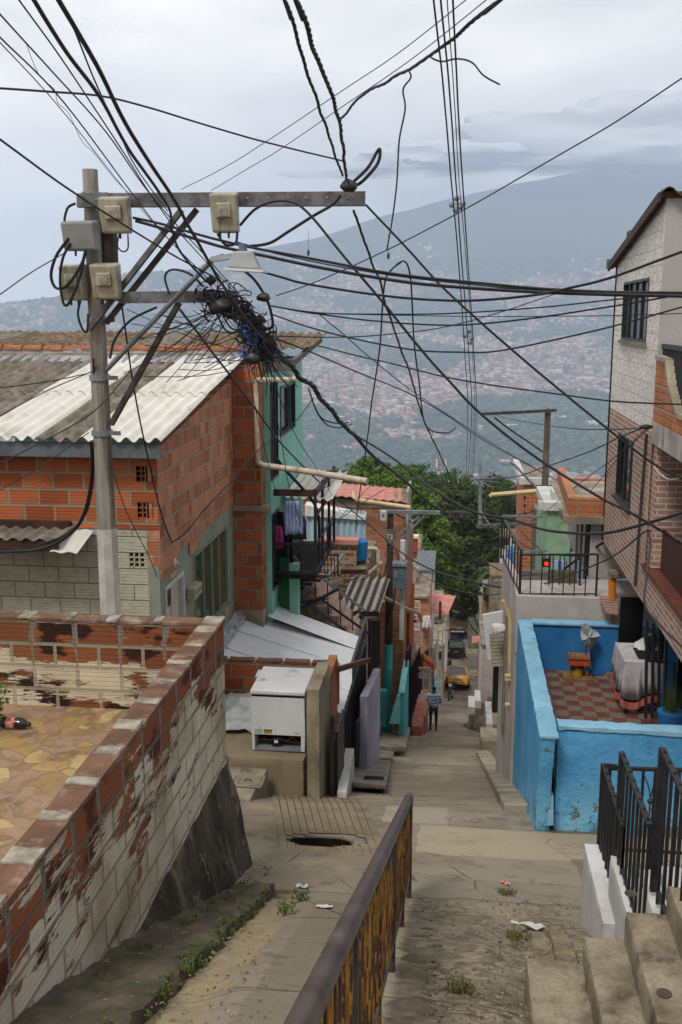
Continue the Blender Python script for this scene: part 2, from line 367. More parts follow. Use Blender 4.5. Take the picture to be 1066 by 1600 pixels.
K_litter = pm('paper_white', '#d5d4d0', '#c3c2be', 8)
K_rubber = pm('rubber', '#111111', '#1a1a1a', 8, rough=.8)
K_leaf = None
def glass(name, c='#20282c', rough=.08, spec=.7):
    if name in _mc: return _mc[name]
    k = NT(name); col = k.mix(k.ss(k.noise(2.5, 4), .4, .6), C(c), C(c, 1.8)); _mc[name] = k.fin(col, rough, 0, spec); return _mc[name]
K_glass = glass('window_glass')
# masonry
K_blk_wall = blocks('flaking_block_wall', '#8f5634', '#75452a', '#6f665a', paint='#c4bba9', paint2='#978b72', peel=.3, dirt='#4c4233', off=(.13, .11), topz=-2.69, under='#4a2415', ms=.016)
K_blk_cross = blocks('flaking_block_wall_cross', '#8a5230', '#70432c', '#9a917f', paint='#cabfa6', paint2='#ab9f86', peel=.4, dirt='#6a5a41', off=(.07, .11), topz=-2.69, under='#2c1811', ms=.018)
K_blk_raw = blocks('raw_clay_block', '#bd6f44', '#8d4727', '#9c907e', dirt='#573b2b', off=(.05, .05), ms=.017)
K_blk_raw2 = blocks('raw_clay_block_side', '#c98a66', '#96563a', '#a99c89', bw=.24, dirt='#6d4a36', off=(.05, .05), ms=.015)
K_blk_sage = blocks('sage_painted_block', '#b5b29e', '#a9a793', '#85816f', bw=.41, bh=.215, ms=.008, dirt='#62644f', off=(.05, .02), dark='#b3b09c')
K_blk_col = blocks('raw_clay_column', '#b86b45', '#86452a', '#94836f', dirt='#54301f', ms=.018, bw=.34)
K_brk_or = blocks('orange_brick', '#b4633a', '#9a4f2c', '#b09a82', bw=.3, bh=.13, ms=.014, ribs=0, dirt='#6a4a38')
K_brk_far = blocks('orange_brick_far', '#b5775a', '#9a6044', '#a39380', bw=.41, bh=.215, ms=.02, ribs=0, dirt='#5c4638')
K_brk_old = blocks('old_brick', '#9c5f43', '#7c4a35', '#a89c88', bw=.28, bh=.15, ms=.025, ribs=0, paint='#b3a793', peel=.7, dirt='#54463a')
K_veneer = blocks('brown_brick_veneer', '#a98878', '#8d6c5e', '#d6c5b7', bw=.2, bh=.07, ms=.010, ribs=0, dirt='#5a4036')
K_whblk = blocks('whitewashed_block', '#d6d1c8', '#dfdad1', '#c6c0b5', bw=.3, bh=.2, ms=.006, ribs=0, dirt='#8b8274', dark='#a39c90')
K_parap = blocks('orange_parapet_block', '#b9764f', '#a06240', '#a38e78', bw=.3, bh=.26, ms=.014, ribs=3, dirt='#73492f')
def tile_checker():
    k = NT('checker_tiles'); TS_ = .18; v = k.n('ShaderNodeTexChecker'); uv = k.vadd(k.pos(), (0.03, 0.0, 0)); k.l(uv, v.inputs['Vector']); v.inputs['Scale'].default_value = 5
    n = k.noise(120, 4, rough=.7)
    red = k.mix(k.ss(k.noise(4, 3), .4, .6), C('#6c3e33'), C('#5c342b')); sp = k.mix(k.ss(n, .38, .62), C('#3f372f'), C('#877c69'))
    sx = k.n('ShaderNodeSeparateXYZ'); k.l(uv, sx.inputs[0])
    f = k.math('MODULO', k.math('ADD', k.math('FLOOR', k.math('DIVIDE', sx.outputs[0], TS_)), k.math('ADD', k.math('FLOOR', k.math('DIVIDE', sx.outputs[1], TS_)), 400)), 2)
    col = k.mix(k.math('GREATER_THAN', f, .5), sp, red)
    j = k.math('MINIMUM', k.math('PINGPONG', sx.outputs[0], .1175), k.math('PINGPONG', sx.outputs[1], .1175))
    col = k.mix(k.ss(k.noise(1.2, 5), .55, .8), col, C('#3c2a20'))
    return k.fin(col, .55, 0, .4)
K_check = tile_checker()
def tile_stone():
    k = NT('crazy_stone_tiles'); u = k.vadd(k.pos(), (0, 0, 0))
    nz = k.n('ShaderNodeTexNoise'); nz.inputs['Scale'].default_value = 2.5; k.l(k.pos(), nz.inputs['Vector'])
    vv = k.vmul(nz.outputs['Color'], (.5, .5, 0)); uu = k.vadd(k.pos(), vv)
    d = k.vor(5.4, uu, 'DISTANCE_TO_EDGE', rand=.85, st=(1, 1, 0)); c = k.vor(5.4, uu, 'F1', 'Color', rand=.85, st=(1, 1, 0))
    s = k.n('ShaderNodeSeparateColor'); k.l(c, s.inputs[0])
    base = k.ramp(s.outputs[0], [(0, C('#917760')), (.35, C('#957c62')), (.6, C('#84694f')), (.8, C('#957a48')), (.93, C('#ab9665'))])
    base = k.mix(k.math('MULTIPLY', k.ss(k.noise(6, 6, rough=.7), .45, .65), .6), base, C('#765a44'))
    col = k.mix(k.math('MULTIPLY', k.ss(d, .05, .02), k.ss(k.noise(3, 4), .35, .6)), base, C('#7a6650'))
    col = k.mix(k.math('MULTIPLY', k.ss(k.noise(2, 8, rough=.7), .54, .62), .6), col, C('#5a4632'))
    k.bump(k.math('ADD', k.ss(d, 0, .04), k.noise(40, 4)), .004); return k.fin(col, .7, 0, .35)
K_stone = tile_stone()
def street_mat():
    k = NT('street_concrete'); p = k.pos(); sp = k.n('ShaderNodeSeparateXYZ'); k.l(p, sp.inputs[0]); X, Y = sp.outputs[0], sp.outputs[1]
    cb = k.n('ShaderNodeCombineXYZ'); wob = k.math('MULTIPLY', k.math('SUBTRACT', k.noise(1.2, 3), .5), .25)
    k.l(k.math('ADD', k.math('ADD', X, wob), 13), cb.inputs[1]); k.l(k.math('ADD', Y, wob), cb.inputs[0])
    br = k.n('ShaderNodeTexBrick'); k.l(cb.outputs[0], br.inputs['Vector'])
    for a_, b_ in (('Scale', 1), ('Mortar Size', .016), ('Mortar Smooth', .5), ('Brick Width', 2.9), ('Row Height', 40)): br.inputs[a_].default_value = b_
    br.offset = .37
    br.inputs['Color1'].default_value = (0, 0, 0, 1); br.inputs['Color2'].default_value = (1, 1, 1, 1); br.inputs['Mortar'].default_value = (.5, .5, .5, 1)
    base = k.mix(br.outputs['Color'], C('#948a78'), C('#a89e8a'))
    base = k.mix(k.ss(k.noise(.55, 5), .42, .6), base, C('#867c6b'))
    base = k.mix(k.ss(k.noise(2.6, 7, rough=.7), .52, .72), base, C('#6f6555'))
    base = k.mix(k.math('MULTIPLY', k.ss(k.noise(.9, 7, rough=.62), .56, .7), .6), base, C('#b0a287'))
    for (xa, xb, y_a, yb_, cc, f_) in ((-.3, 4, 9.2, 10.45, '#b5a88f', .75), (-.75, .02, 10.5, 11.7, '#aea592', .7), (1.25, 4, 8.4, 9.3, '#6f6759', .6), (-.22, .4, 5.5, 7.25, '#8f8878', .7), (-1.02, -.36, 1, 7.2, '#7d7564', .6), (-.4, 4, 7.6, 8.3, '#857f73', .5), (-.9, .7, 26, 33, '#7a7265', .5), (-.5, 1.5, 40, 60, '#6f695f', .5), (-1.1, .75, 12.2, 15.5, '#988d7a', .5), (.1, .8, 16, 19, '#7b7262', .6), (-.9, .1, 20, 25, '#9d927e', .5), (.74, 1.1, 10.4, 13.5, '#a09888', .6)):
        wx = k.math('ADD', X, k.math('MULTIPLY', k.math('SUBTRACT', k.noise(2.5, 5), .5), .14)); wy = k.math('ADD', Y, k.math('MULTIPLY', k.math('SUBTRACT', k.noise(2.1, 5), .5), .2))
        e_ = .012; mk_ = k.math('MULTIPLY', k.math('MULTIPLY', k.ss(wx, xa-e_, xa+e_), k.ss(wx, xb+e_, xb-e_)), k.math('MULTIPLY', k.ss(wy, y_a-e_, y_a+e_), k.ss(wy, yb_+e_, yb_-e_))); base = k.mix(k.math('MULTIPLY', mk_, f_), base, C(cc))
    # coarse aggregate showing through where the skin has worn off
    ag = k.vor(17, p, 'F1', 'Color', st=(.8, 1, 1)); agd = k.vor(17, p, 'F1', st=(.8, 1, 1)); s = k.n('ShaderNodeSeparateColor'); k.l(ag, s.inputs[0])
    agc = k.ramp(s.outputs[1], [(0, C('#40382c')), (.25, C('#6f6452')), (.75, C('#8a7e69')), (1, C('#a89c86'))])
    wornr = k.math('MULTIPLY', k.ss(X, -.45, -.15), k.math('MULTIPLY', k.ss(Y, 7.9, 7.2), k.ss(X, 1.5, .9)))
    worn = k.math('MULTIPLY', k.ss(k.math('ADD', k.noise(1.6, 6, rough=.65), k.math('MULTIPLY', wornr, .14)), .52, .62), k.math('ADD', .25, k.math('MULTIPLY', wornr, .4)))
    base = k.mix(worn, base, agc)
    g = k.noise(70, 5, rough=.7); base = k.mix(.45, base, k.ramp(g, [(.3, (.35, .33, .3, 1)), (.7, (1, 1, 1, 1))]), 'MULTIPLY')
    gr = k.math('MULTIPLY', k.math('MAXIMUM', k.math('MULTIPLY', k.ss(X, .55, 1.0), k.ss(Y, 10.4, 10.7)), k.math('MULTIPLY', k.ss(X, -1.0, -1.5), k.ss(Y, 12.6, 13.2))), k.ss(k.noise(3, 6, rough=.7), .35, .6)); base = k.mix(k.math('MULTIPLY', gr, .6), base, C('#4d4538'))
    g2 = k.ss(k.noise(1.7, 8, rough=.72), .58, .64); base = k.mix(k.math('MULTIPLY', g2, .5), base, C('#564c3e'))
    # joints and cracks
    base = k.mix(k.math('MULTIPLY', br.outputs['Fac'], .55), base, C('#3b3227'))
    cr = k.vor(.9, k.vadd(p, k.vmul(k.t.nodes.new('ShaderNodeTexNoise').outputs['Color'], (.3, .3, .3))), 'DISTANCE_TO_EDGE', st=(1, .8, .5))
    crm = k.math('MULTIPLY', k.ss(cr, .010, .003), k.ss(k.noise(.7, 3), .5, .62)); base = k.mix(k.math('MULTIPLY', crm, .6), base, C('#2c251c'))
    # ochre silt in the gutter beside the left kerb
    silt = k.math('MULTIPLY', k.ss(X, -1.12, -1.2), k.ss(Y, 7.8, 6.9)); base = k.mix(k.math('MULTIPLY', silt, k.math('MULTIPLY', k.ss(k.noise(3.5, 7, rough=.7), .3, .62), .8)), base, C('#a0916c'))
    h = k.math('ADD', k.math('MULTIPLY', g, .3), k.math('ADD', k.math('MULTIPLY', k.noise(9, 5), .5), k.math('MULTIPLY', k.math('SUBTRACT', 1, agd), k.math('MULTIPLY', worn, 1.2))))
    h = k.math('SUBTRACT', h, k.math('ADD', k.math('MULTIPLY', br.outputs['Fac'], .8), crm))
    k.bump(h, .012, .8); return k.fin(base, .9, 0, .25)
K_street = street_mat()
K_earth = pm('earth', '#5d5040', '#463c30', 2, bump=.02, bscale=12, stain='#3f4a26', samt=.5, sscale=3)
# ---------------------------------------------------------------- ground sheet, street
def grid_mesh(name, xs, ys, zf, mat, kind='structure'):
    vs = [(x, y, zf(x, y)) for y in ys for x in xs]; W = len(xs)
    fs = [(j*W+i, j*W+i+1, (j+1)*W+i+1, (j+1)*W+i) for j in range(len(ys)-1) for i in range(W-1)]
    m = MB(); m.add(vs, fs); return m.build(name, mat, kind=kind, smooth=True)
def steps(a, b, d0, g=1.0):
    r = [a]; d = d0
    while r[-1] < b: r.append(r[-1]+d); d *= g
    r[-1] = b; return r
def street_z(x, y):
    z = gz(y)
    n = mnoise.noise(V(x*1.1, y*.9, 0))*.03+mnoise.noise(V(x*3.3, y*3, 4))*.010
    if y < 7.4 and x > -.3:
        z += n*.6+mnoise.noise(V(x*6, y*6, 2))*.014
        if .3 < x < .75: z -= .07*math.exp(-((x-.52)/.16)**2)      # channel on the right
    else: z += n*.6
    if x < -1.1 and y < 7.6: z -= .07*min(1, (-1.1-x)/.2)
    # washed-out hole beside the ribbed ramp
    d = ((x+1.3)/.32)**2+((y-9.42)/.2)**2
    d += .35*mnoise.noise(V(x*9, y*9, 3))
    if d < 1.0: z -= .85*min(1, (1-d)*6)
    return z
xs = steps(-4.2, 4.6, .055); ysn = steps(.5, 13, .055)+steps(13.1, 40, .3)+steps(40.5, 112, 1)
ysn = sorted(set(round(q, 3) for q in ysn))
street = grid_mesh('street', xs, ysn, street_z, K_street)
def ground_z(x, y):
    z = gz(y)-.9
    if abs(x) > 14: z -= (abs(x)-14)*.12
    return z+mnoise.noise(V(x*.05, y*.05, 0))*.6
grid_mesh('ground', steps(-90, 90, 3), steps(-30, 170, 3), ground_z, K_earth)
# ribbed concrete ramp (left, below the freezer terrace): ribs run along the street
K_ramp = pm('ramp_concrete', '#8d8169', '#7a6f59', 2, bump=.005, stain='#4b4333', samt=.4)
m = MB()
for i in range(13):
    def ex(y): return lerp(-1.62, -2.42, (y-8.85)/3.6)+i*.098*lerp(.85, 1, (y-8.85)/3.6)
    ys = [8.85+j*.1 for j in range(37)]
    for j in range(36):
        for (fa, fb, dz) in ((0, .078, .012),):
            if ((ex(ys[j])+fa+1.25)/.42)**2+((ys[j]-9.42)/.3)**2 < 1: continue
            ya, yb = ys[j], ys[j+1]
            P_ = [(ex(ya)+fa, ya), (ex(ya)+fb, ya), (ex(yb)+fb, yb), (ex(yb)+fa, yb)]
            m.add([(x, y, street_z(x, y)-.004+dz*min(1, (y-8.84)/.3, max(0, (12.46-y)/.3))*1.3) for x, y in P_], [(0, 1, 2, 3)])
m.build('ribbed_ramp', K_ramp, kind='structure')
m = MB()
for i in range(1, 13):
    for j in range(2, 34):
        ya, yb = 8.85+j*.1, 8.95+j*.1
        fa = lambda y: lerp(-1.62, -2.42, (y-8.85)/3.6)+i*.098*lerp(.85, 1, (y-8.85)/3.6)
        if ((fa(ya)+1.28)/.42)**2+((ya-9.42)/.3)**2 < 1: continue
        m.add([(fa(ya)-.022, ya, street_z(fa(ya), ya)+.007), (fa(ya)-.002, ya, street_z(fa(ya), ya)+.007), (fa(yb)-.002, yb, street_z(fa(yb), yb)+.007), (fa(yb)-.022, yb, street_z(fa(yb), yb)+.007)], [(0, 1, 2, 3)])
m.build('ramp_groove', pm('groove_brown', '#65594a', '#52493b', 6), kind='structure')  # darker brown strips laid between the ribs so the grooves show
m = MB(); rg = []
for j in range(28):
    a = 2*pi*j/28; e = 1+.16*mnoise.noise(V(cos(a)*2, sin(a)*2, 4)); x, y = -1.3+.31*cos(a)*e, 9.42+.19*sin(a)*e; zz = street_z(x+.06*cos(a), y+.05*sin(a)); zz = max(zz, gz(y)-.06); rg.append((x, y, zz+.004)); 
m.add(rg+[(x, y, z-.9) for x, y, z in rg], [(j, (j+1) % 28, 28+(j+1) % 28, 28+j) for j in range(28)]+[tuple(range(28, 56))]); m.build('hole_shade_lining', pm('hole_shade', '#171310', '#241d16', 12), kind='structure')  # near-black lining: shade of the void under the slab, put into its colour
# ---------------------------------------------------------------- far hillside across the valley
def ridge(az):   # photo outline of the ridge: pixel u -> pixel v
    u = 533+FPX*tan(az+YAW) if False else None
def terr_z(x, y):
    r = sqrt(x*x+y*y); az = atan2(x, y); u = 715+1550*tan(az)*1.0
    if r < 400: return gz(r)-6
    prof = [(400, -150), (1400, -440), (2500, -470), (2900, -440), (3500, -340), (4300, -215), (5200, -20), (6200, 330), (7200, 740), (8400, 1200), (10000, 1700)]
    z = float(np.interp(r, [q[0] for q in prof], [q[1] for q in prof]))
    rv = float(np.interp(u, [-300, 0, 130, 200, 300, 400, 500, 600, 700, 800, 900, 1066, 1400], [520, 478, 462, 432, 425, 392, 372, 338, 312, 290, 272, 258, 250]))
    rat = -(299.2+304.0/1550*0+(rv-800)*1520.9/1550)/(1520.9-(rv-800)*.193) if False else -(299.2+(rv-800)*.9812)/(1520.9-(rv-800)*.1931)
    rr = 8200
    cap = rat*rr
    if r > 4800:
        big = 90*mnoise.noise(V(x*.0009, y*.0009, 3))+45*mnoise.noise(V(x*.0025, y*.0025, 7))+18*mnoise.noise(V(x*.007, y*.007, 1))
        z += big*min(1, (r-4800)/1500)
        # conical foothill
        pk = PY(832, 345, 6700); d = sqrt((x-pk.x)**2+(y-6700)**2); z = max(z, pk.z-d*.52+60*mnoise.noise(V(x*.004, y*.004, 1))) if d < 900 else z
        lim = cap*(r/rr)+10*mnoise.noise(V(x*.004, 0, 5))
        z = min(z, lim) if r < rr else lim-(r-rr)*.5
    else:
        z += 25*mnoise.noise(V(x*.0016, y*.0016, 0))*min(1, (r-400)/900)+10*mnoise.noise(V(x*.005, y*.005, 0))
    return z
def hill_mat():
    k = NT('hillside_ground'); a_ = k.n('ShaderNodeAttribute'); a_.attribute_name = 'Col'
    c = k.mix(k.math('MULTIPLY', k.ss(k.noise(.03, 4), .35, .65), .5), a_.outputs['Color'], (.035, .045, .025, 1)); return k.fin(c, 1, 0, .1)
K_hill = hill_mat()
rs = steps(120, 400, 20)+steps(420, 9600, 38)[0:]
azs = [radians(-34+i*.42) for i in range(151)]
vs = []; 
for r in rs:
    for a_ in azs: x, y = r*sin(a_), r*cos(a_); vs.append((x, y, terr_z(x, y)))
Wd = len(azs); fs = [(j*Wd+i, j*Wd+i+1, (j+1)*Wd+i+1, (j+1)*Wd+i) for j in range(len(rs)-1) for i in range(Wd-1)]
HILL = (vs, fs)
def attr_mat(name, rough=.9):
    k = NT(name); a_ = k.n('ShaderNodeAttribute'); a_.attribute_name = 'Col'; return k.fin(a_.outputs['Color'], rough, 0, .2)
K_farhouse = attr_mat('far_house_walls'); K_fartree = attr_mat('far_foliage', 1)
def colmesh(name, v, f4, fcol, mat, label=None, kind=None, group=None, cat=None, parent=None):
    me = bpy.data.meshes.new(name); nv = len(v); nf = len(f4); k = f4.shape[1]
    base = np.array([(v[:, 0].min()+v[:, 0].max())/2, (v[:, 1].min()+v[:, 1].max())/2, v[:, 2].min()]) if parent is None else np.array(parent['_o'])
    v = v-base
    me.vertices.add(nv); me.vertices.foreach_set('co', v.astype(np.float32).ravel())
    me.loops.add(nf*k); me.loops.foreach_set('vertex_index', f4.astype(np.int32).ravel())
    me.polygons.add(nf); me.polygons.foreach_set('loop_start', np.arange(0, nf*k, k, dtype=np.int32)); me.polygons.foreach_set('loop_total', np.full(nf, k, dtype=np.int32))
    me.update(calc_edges=True); me.validate()
    at = me.color_attributes.new('Col', 'FLOAT_COLOR', 'CORNER'); at.data.foreach_set('color', np.repeat(fcol, k, axis=0).astype(np.float32).ravel())
    me.materials.append(mat); o = bpy.data.objects.new(name, me); COL.objects.link(o)
    if parent is None: o.location = tuple(base)
    else: o.parent = parent
    o['_o'] = tuple(base)
    for a_, b_ in (('label', label), ('kind', kind), ('group', group), ('category', cat)):
        if b_: o[a_] = b_
    return o
rng = np.random.default_rng(5)
CB = [(600, 650, 1.0, 90, 40), (520, 600, .7, 80, 30), (690, 690, .8, 60, 22), (850, 565, .6, 110, 25), (520, 720, .7, 60, 18), (640, 600, .6, 110, 28), (760, 610, .6, 60, 25), (960, 600, .5, 90, 22),
      (700, 735, -1.3, 400, 16), (600, 580, -.5, 70, 10), (720, 560, -.6, 90, 9), (930, 520, -.5, 80, 12), (680, 660, -.5, 30, 12), (560, 620, -.5, 40, 10),
      (860, 640, -1.0, 120, 22), (840, 700, -1.1, 160, 28), (530, 655, -.6, 50, 14), (620, 700, -.7, 70, 14), (700, 480, .3, 300, 50), (560, 545, -.5, 60, 12), (780, 520, -.5, 90, 12), (640, 620, -.3, 40, 8)]
def pix(x, y, z):
    P_ = Vector((x, y, z)); f = P_.dot(FW); return 533+FPX*P_.dot(RT)/f, 800-FPX*P_.dot(UP)/f
def city_mask(x, y, r):
    return city_mask0(x, y, r)*.55+cbias(x, y, r)
CBW = None
def cbias(x, y, r):   # neighbourhood centres laid out on the hillside in plan
    global CBW
    if CBW is None:
        CBW = []
        for (u, v, a_, su, sv) in CB:
            d = ray(u, v); q = None
            for rr in range(2300, 7500, 25):
                q = d*(rr/d.y)
                if q.z < terr_z(q.x, q.y): break
            dv = ray(u, v-sv); q2 = q
            for rr in range(int(q.y), 8500, 25):
                q2 = dv*(rr/dv.y)
                if q2.z < terr_z(q2.x, q2.y): break
            CBW.append((q.x, q.y, a_, su/1550*q.y, max(120, q2.y-q.y)))
    return sum(a_*.6*math.exp(-((x-cx)/sx_)**2-((y-cy)/sy_)**2) for cx, cy, a_, sx_, sy_ in CBW)
def city_mask0(x, y, r):
    d = mnoise.noise(V(x*.0011+3, y*.0016, 1))+.75*mnoise.noise(V(x*.0045, y*.005, 9))+.5*mnoise.noise(V(x*.012, y*.012, 2))
    if r > 5600: d -= (r-5600)/1400
    if r < 3000: d -= .1+(3000-r)/1400
    return d
hv, hf = HILL; ho = MB().add(hv, hf).build('hillside', K_hill, kind='structure', smooth=True)
hc = np.ones((len(hv), 4))
for i_, (x, y, z) in enumerate(hv):
    r = sqrt(x*x+y*y); t_ = max(0, min(1, city_mask(x, y, r)*3+.15)) if 2300 < r < 7200 else 0
    n_ = mnoise.noise(V(x*.01, y*.01, 4))*(.25 if r < 5200 else .9)+.9+(.5*mnoise.noise(V(x*.003, y*.003, 8)) if r > 5200 else 0)
    a_ = np.array([.030, .046, .022])*n_; b_ = np.array([.13, .115, .085])*n_; hc[i_, :3] = a_*(1-t_)+b_*t_
at_ = ho.data.color_attributes.new('Col', 'FLOAT_COLOR', 'POINT'); at_.data.foreach_set('color', hc.astype(np.float32).ravel())
def rand_az(n): return rng.uniform(radians(-34), radians(20), n)
houses = []; trees = []
lin = lambda h: np.array(C(h))
ROOF = [lin('#ad8d79'), lin('#9c745f'), lin('#b8a190'), lin('#958d84'), lin('#d0cbc3'), lin('#b0805f'), lin('#e2dfd9')]
for i in range(30000):
    r = 2500+4400*rng.random()**1.05; a_ = rng.uniform(radians(-31), radians(17)); x, y = r*sin(a_), r*cos(a_)
    d = city_mask(x, y, r)
    if d > .1 or (d > -.15 and rng.random() < .07): houses.append((x, y, r))
    elif rng.random() < .95 and r < 6200: trees.append((x, y, r))
for i in range(9000):
    r = 2200+3400*rng.random(); a_ = rng.uniform(radians(-31), radians(17)); x, y = r*sin(a_), r*cos(a_)
    if city_mask(x, y, r) < .12 or rng.random() < .2: trees.append((x, y, r))
houses = sorted(houses, key=lambda q: q[2])
def house_arrays(hs, seed=0):
    g = np.random.default_rng(seed); n = len(hs); V8 = np.zeros((n, 8, 3)); FC = np.zeros((n, 5, 4))
    for i, (x, y, r) in enumerate(hs):
        w_, d_, h_ = g.uniform(9, 24), g.uniform(9, 18), g.uniform(4, 13)*(1.8 if g.random() < .04 else 1)
        if g.random() < .02: w_ *= 2.6; h_ *= .8
        t = g.normal(.35, .25)+.4*mnoise.noise(V(x*.002, y*.002, 5)); c_, s_ = cos(t), sin(t); z = terr_z(x, y)-4
        base = [(-w_/2, -d_/2), (w_/2, -d_/2), (w_/2, d_/2), (-w_/2, d_/2)]
        for k_, (a_, b_) in enumerate(base):
            px, py = x+a_*c_-b_*s_, y+a_*s_+b_*c_
            V8[i, k_] = (px, py, z); V8[i, 4+k_] = (px, py, z+4+h_+(1.8 if k_ > 1 else 0)*(g.random() > .5))
        rc = ROOF[g.choice(7, p=[.21, .17, .16, .12, .14, .12, .08])]*g.uniform(.7, 1.1)
        wc = lin(['#9a6a52', '#a88a78', '#b9b0a3', '#8d6650'][g.integers(4)])*g.uniform(.6, 1.05)
        FC[i, 0] = rc; FC[i, 1:] = wc; FC[i, :, 3] = 1
    idx = np.array([[4, 5, 6, 7], [0, 1, 5, 4], [1, 2, 6, 5], [2, 3, 7, 6], [3, 0, 4, 7]])
    F4 = (idx[None]+8*np.arange(n)[:, None, None]).reshape(-1, 4)
    return V8.reshape(-1, 3), F4, FC.reshape(-1, 4)
NEARN = 290
v_, f_, c_ = house_arrays(houses[NEARN:], 1)
colmesh('hillside_houses', v_, f_, c_, K_farhouse, 'dense terracotta and white houses covering the far hillside in haze', 'stuff', None, 'houses')
for i in range(min(NEARN, len(houses))):
    v_, f_, c_ = house_arrays([houses[i]], 100+i)
    colmesh('hillside_house', v_, f_, c_, K_farhouse, 'tiny terracotta house low on the hazy far hillside', None, 'houses low on the far hillside', 'house')
ico = [(0, 0, 1)]+[(.894*cos(2*pi*k_/5), .894*sin(2*pi*k_/5), .447) for k_ in range(5)]+[(.894*cos(2*pi*(k_+.5)/5), .894*sin(2*pi*(k_+.5)/5), -.447) for k_ in range(5)]+[(0, 0, -1)]
icf = np.array([(0, 1, 2), (0, 2, 3), (0, 3, 4), (0, 4, 5), (0, 5, 1), (1, 6, 2), (2, 7, 3), (3, 8, 4), (4, 9, 5), (5, 10, 1), (2, 6, 7), (3, 7, 8), (4, 8, 9), (5, 9, 10), (1, 10, 6), (6, 11, 7), (7, 11, 8), (8, 11, 9), (9, 11, 10), (10, 11, 6)])
ico = np.array(ico)
def blobs(pts, seed, cols):
    g = np.random.default_rng(seed); n = len(pts); P = np.array([(a_, b_, c_) for a_, b_, c_, _ in pts]); S = np.array([q[3] for q in pts])
    Vv = ico[None]*(1+.35*g.normal(size=(n, 12, 1)))*S[:, None, None]*np.array([1, 1, .8]); Vv = Vv+P[:, None]
    Ff = (icf[None]+12*np.arange(n)[:, None, None]).reshape(-1, 3); cc = np.array([cols[g.integers(len(cols))]*g.uniform(.6, 1.35) for _ in range(n)]); cc[:, 3] = 1
    fc = np.repeat(cc, 20, axis=0); return Vv.reshape(-1, 3), Ff, fc
TC = [lin('#35472a'), lin('#3e5230'), lin('#2b3d24'), lin('#4d5c34')]
pts = []
for x, y, r in trees:
    s_ = rng.uniform(5, 13)
    pts.append((x, y, terr_z(x, y)+s_*.5, s_))
    if r < 4500: pts.append((x+rng.uniform(-12, 12), y+rng.uniform(-12, 12), terr_z(x, y)+s_*.4, s_*.8))
v_, f_, c_ = blobs(pts, 3, TC)
colmesh('hillside_woods', v_, f_, c_, K_fartree, 'blue green woods between the houses on the far hillside', 'stuff', None, 'woods')
# pale hall roofs that stand out across the valley
def far_pos(u, v):
    d = ray(u, v); 
    for r in range(2300, 7500, 25):
        q = d*(r/d.y)
        if q.z < terr_z(q.x, q.y): return q
    return d*(4000/d.y)
for (u, v, w_, h_, lab) in ((915, 595, 75, 12, 'long white flat roofed hall amid trees on the far hillside'), (935, 664, 80, 10, 'low white shed among dark woods behind the right pole top'), (872, 655, 50, 9, 'small pale shed left of the low white shed in the woods'),
                            (602, 571, 40, 12, 'pale cream building on the far hillside left of the wires'), (795, 668, 60, 8, 'pale brown terraced block in the valley woods'), (868, 582, 70, 8, 'wide grey roofed factory on the hazy hillside'), (625, 640, 30, 12, 'cream house block above the valley woods')):
    q = far_pos(u, v); m = MB(); m.box(q.x-w_/2, q.x+w_/2, q.y-16, q.y+16, q.z-10, q.z+h_)
    o = m.build('far_hall', K_white, None, lab, 'building'); 
    r_ = MB(); r_.prism([(q.x-w_/2-1, q.y-17, q.z+h_), (q.x-w_/2-1, q.y+17, q.z+h_), (q.x-w_/2-1, q.y, q.z+h_+4)], (w_+2, 0, 0)); r_.build('roof', K_white, o)
# ---------------------------------------------------------------- haze
k = NT('haze_air'); k.t.nodes.remove(k.b); pv = k.n('ShaderNodeVolumePrincipled'); pv.inputs['Color'].default_value = (.68, .81, 1.0, 1); pv.inputs['Density'].default_value = 1.6e-4; pv.inputs['Anisotropy'].default_value = .1
k.l(pv.outputs[0], k.t.nodes['Material Output'].inputs['Volume'])
MB().box(-6500, 6500, -300, 9900, -700, 985).build('haze', k.m, None, 'blue white haze over the valley and the mountain', 'haze', kind='stuff')

# clouds resting on the summit, above the haze
k = NT('cloud_vapour'); sp = k.n('ShaderNodeSeparateXYZ'); k.l(k.pos(), sp.inputs[0])
al = k.ss(k.math('ADD', k.math('MULTIPLY', k.math('SUBTRACT', sp.outputs[2], 1000), 1/110), k.math('MULTIPLY', k.math('SUBTRACT', k.noise(.0022, 6, rough=.6), .5), 1.5)), -.3, .7)
k.put(k.b.inputs['Alpha'], al); k.fin((.5, .51, .53, 1), 1, 0, 0); k.b.inputs['Subsurface Weight'].default_value = 0
for i, (u, v, Y_, rx_, rz_, lab) in enumerate(((1010, 245, 7350, 1300, 380, 'grey cloud bank resting on the summit above the right house'), (780, 268, 7300, 900, 210, 'low cloud over the ridge right of the street lines'), (590, 300, 7350, 650, 120, 'thin cloud strip along the ridge in the middle'))):
    q = PY(u, v, Y_); m = MB(); m.sphere((0, 0, 0), 1, 60, 40); vs_ = []
    for a in m.v:
        e = 1+.35*mnoise.noise(V(*a)*1.6+V(i*7, 0, 0))+.2*mnoise.noise(V(*a)*4+V(i*3, 1, 0))+.1*mnoise.noise(V(*a)*9); z = a[2]*rz_*e; vs_.append((q.x+a[0]*rx_*e, q.y+a[1]*260*e, max(990+4*i, q.z+z)))
    m.v = vs_; m.build('cloud', k.m, None, lab, 'cloud', 'clouds on the mountain', smooth=True)
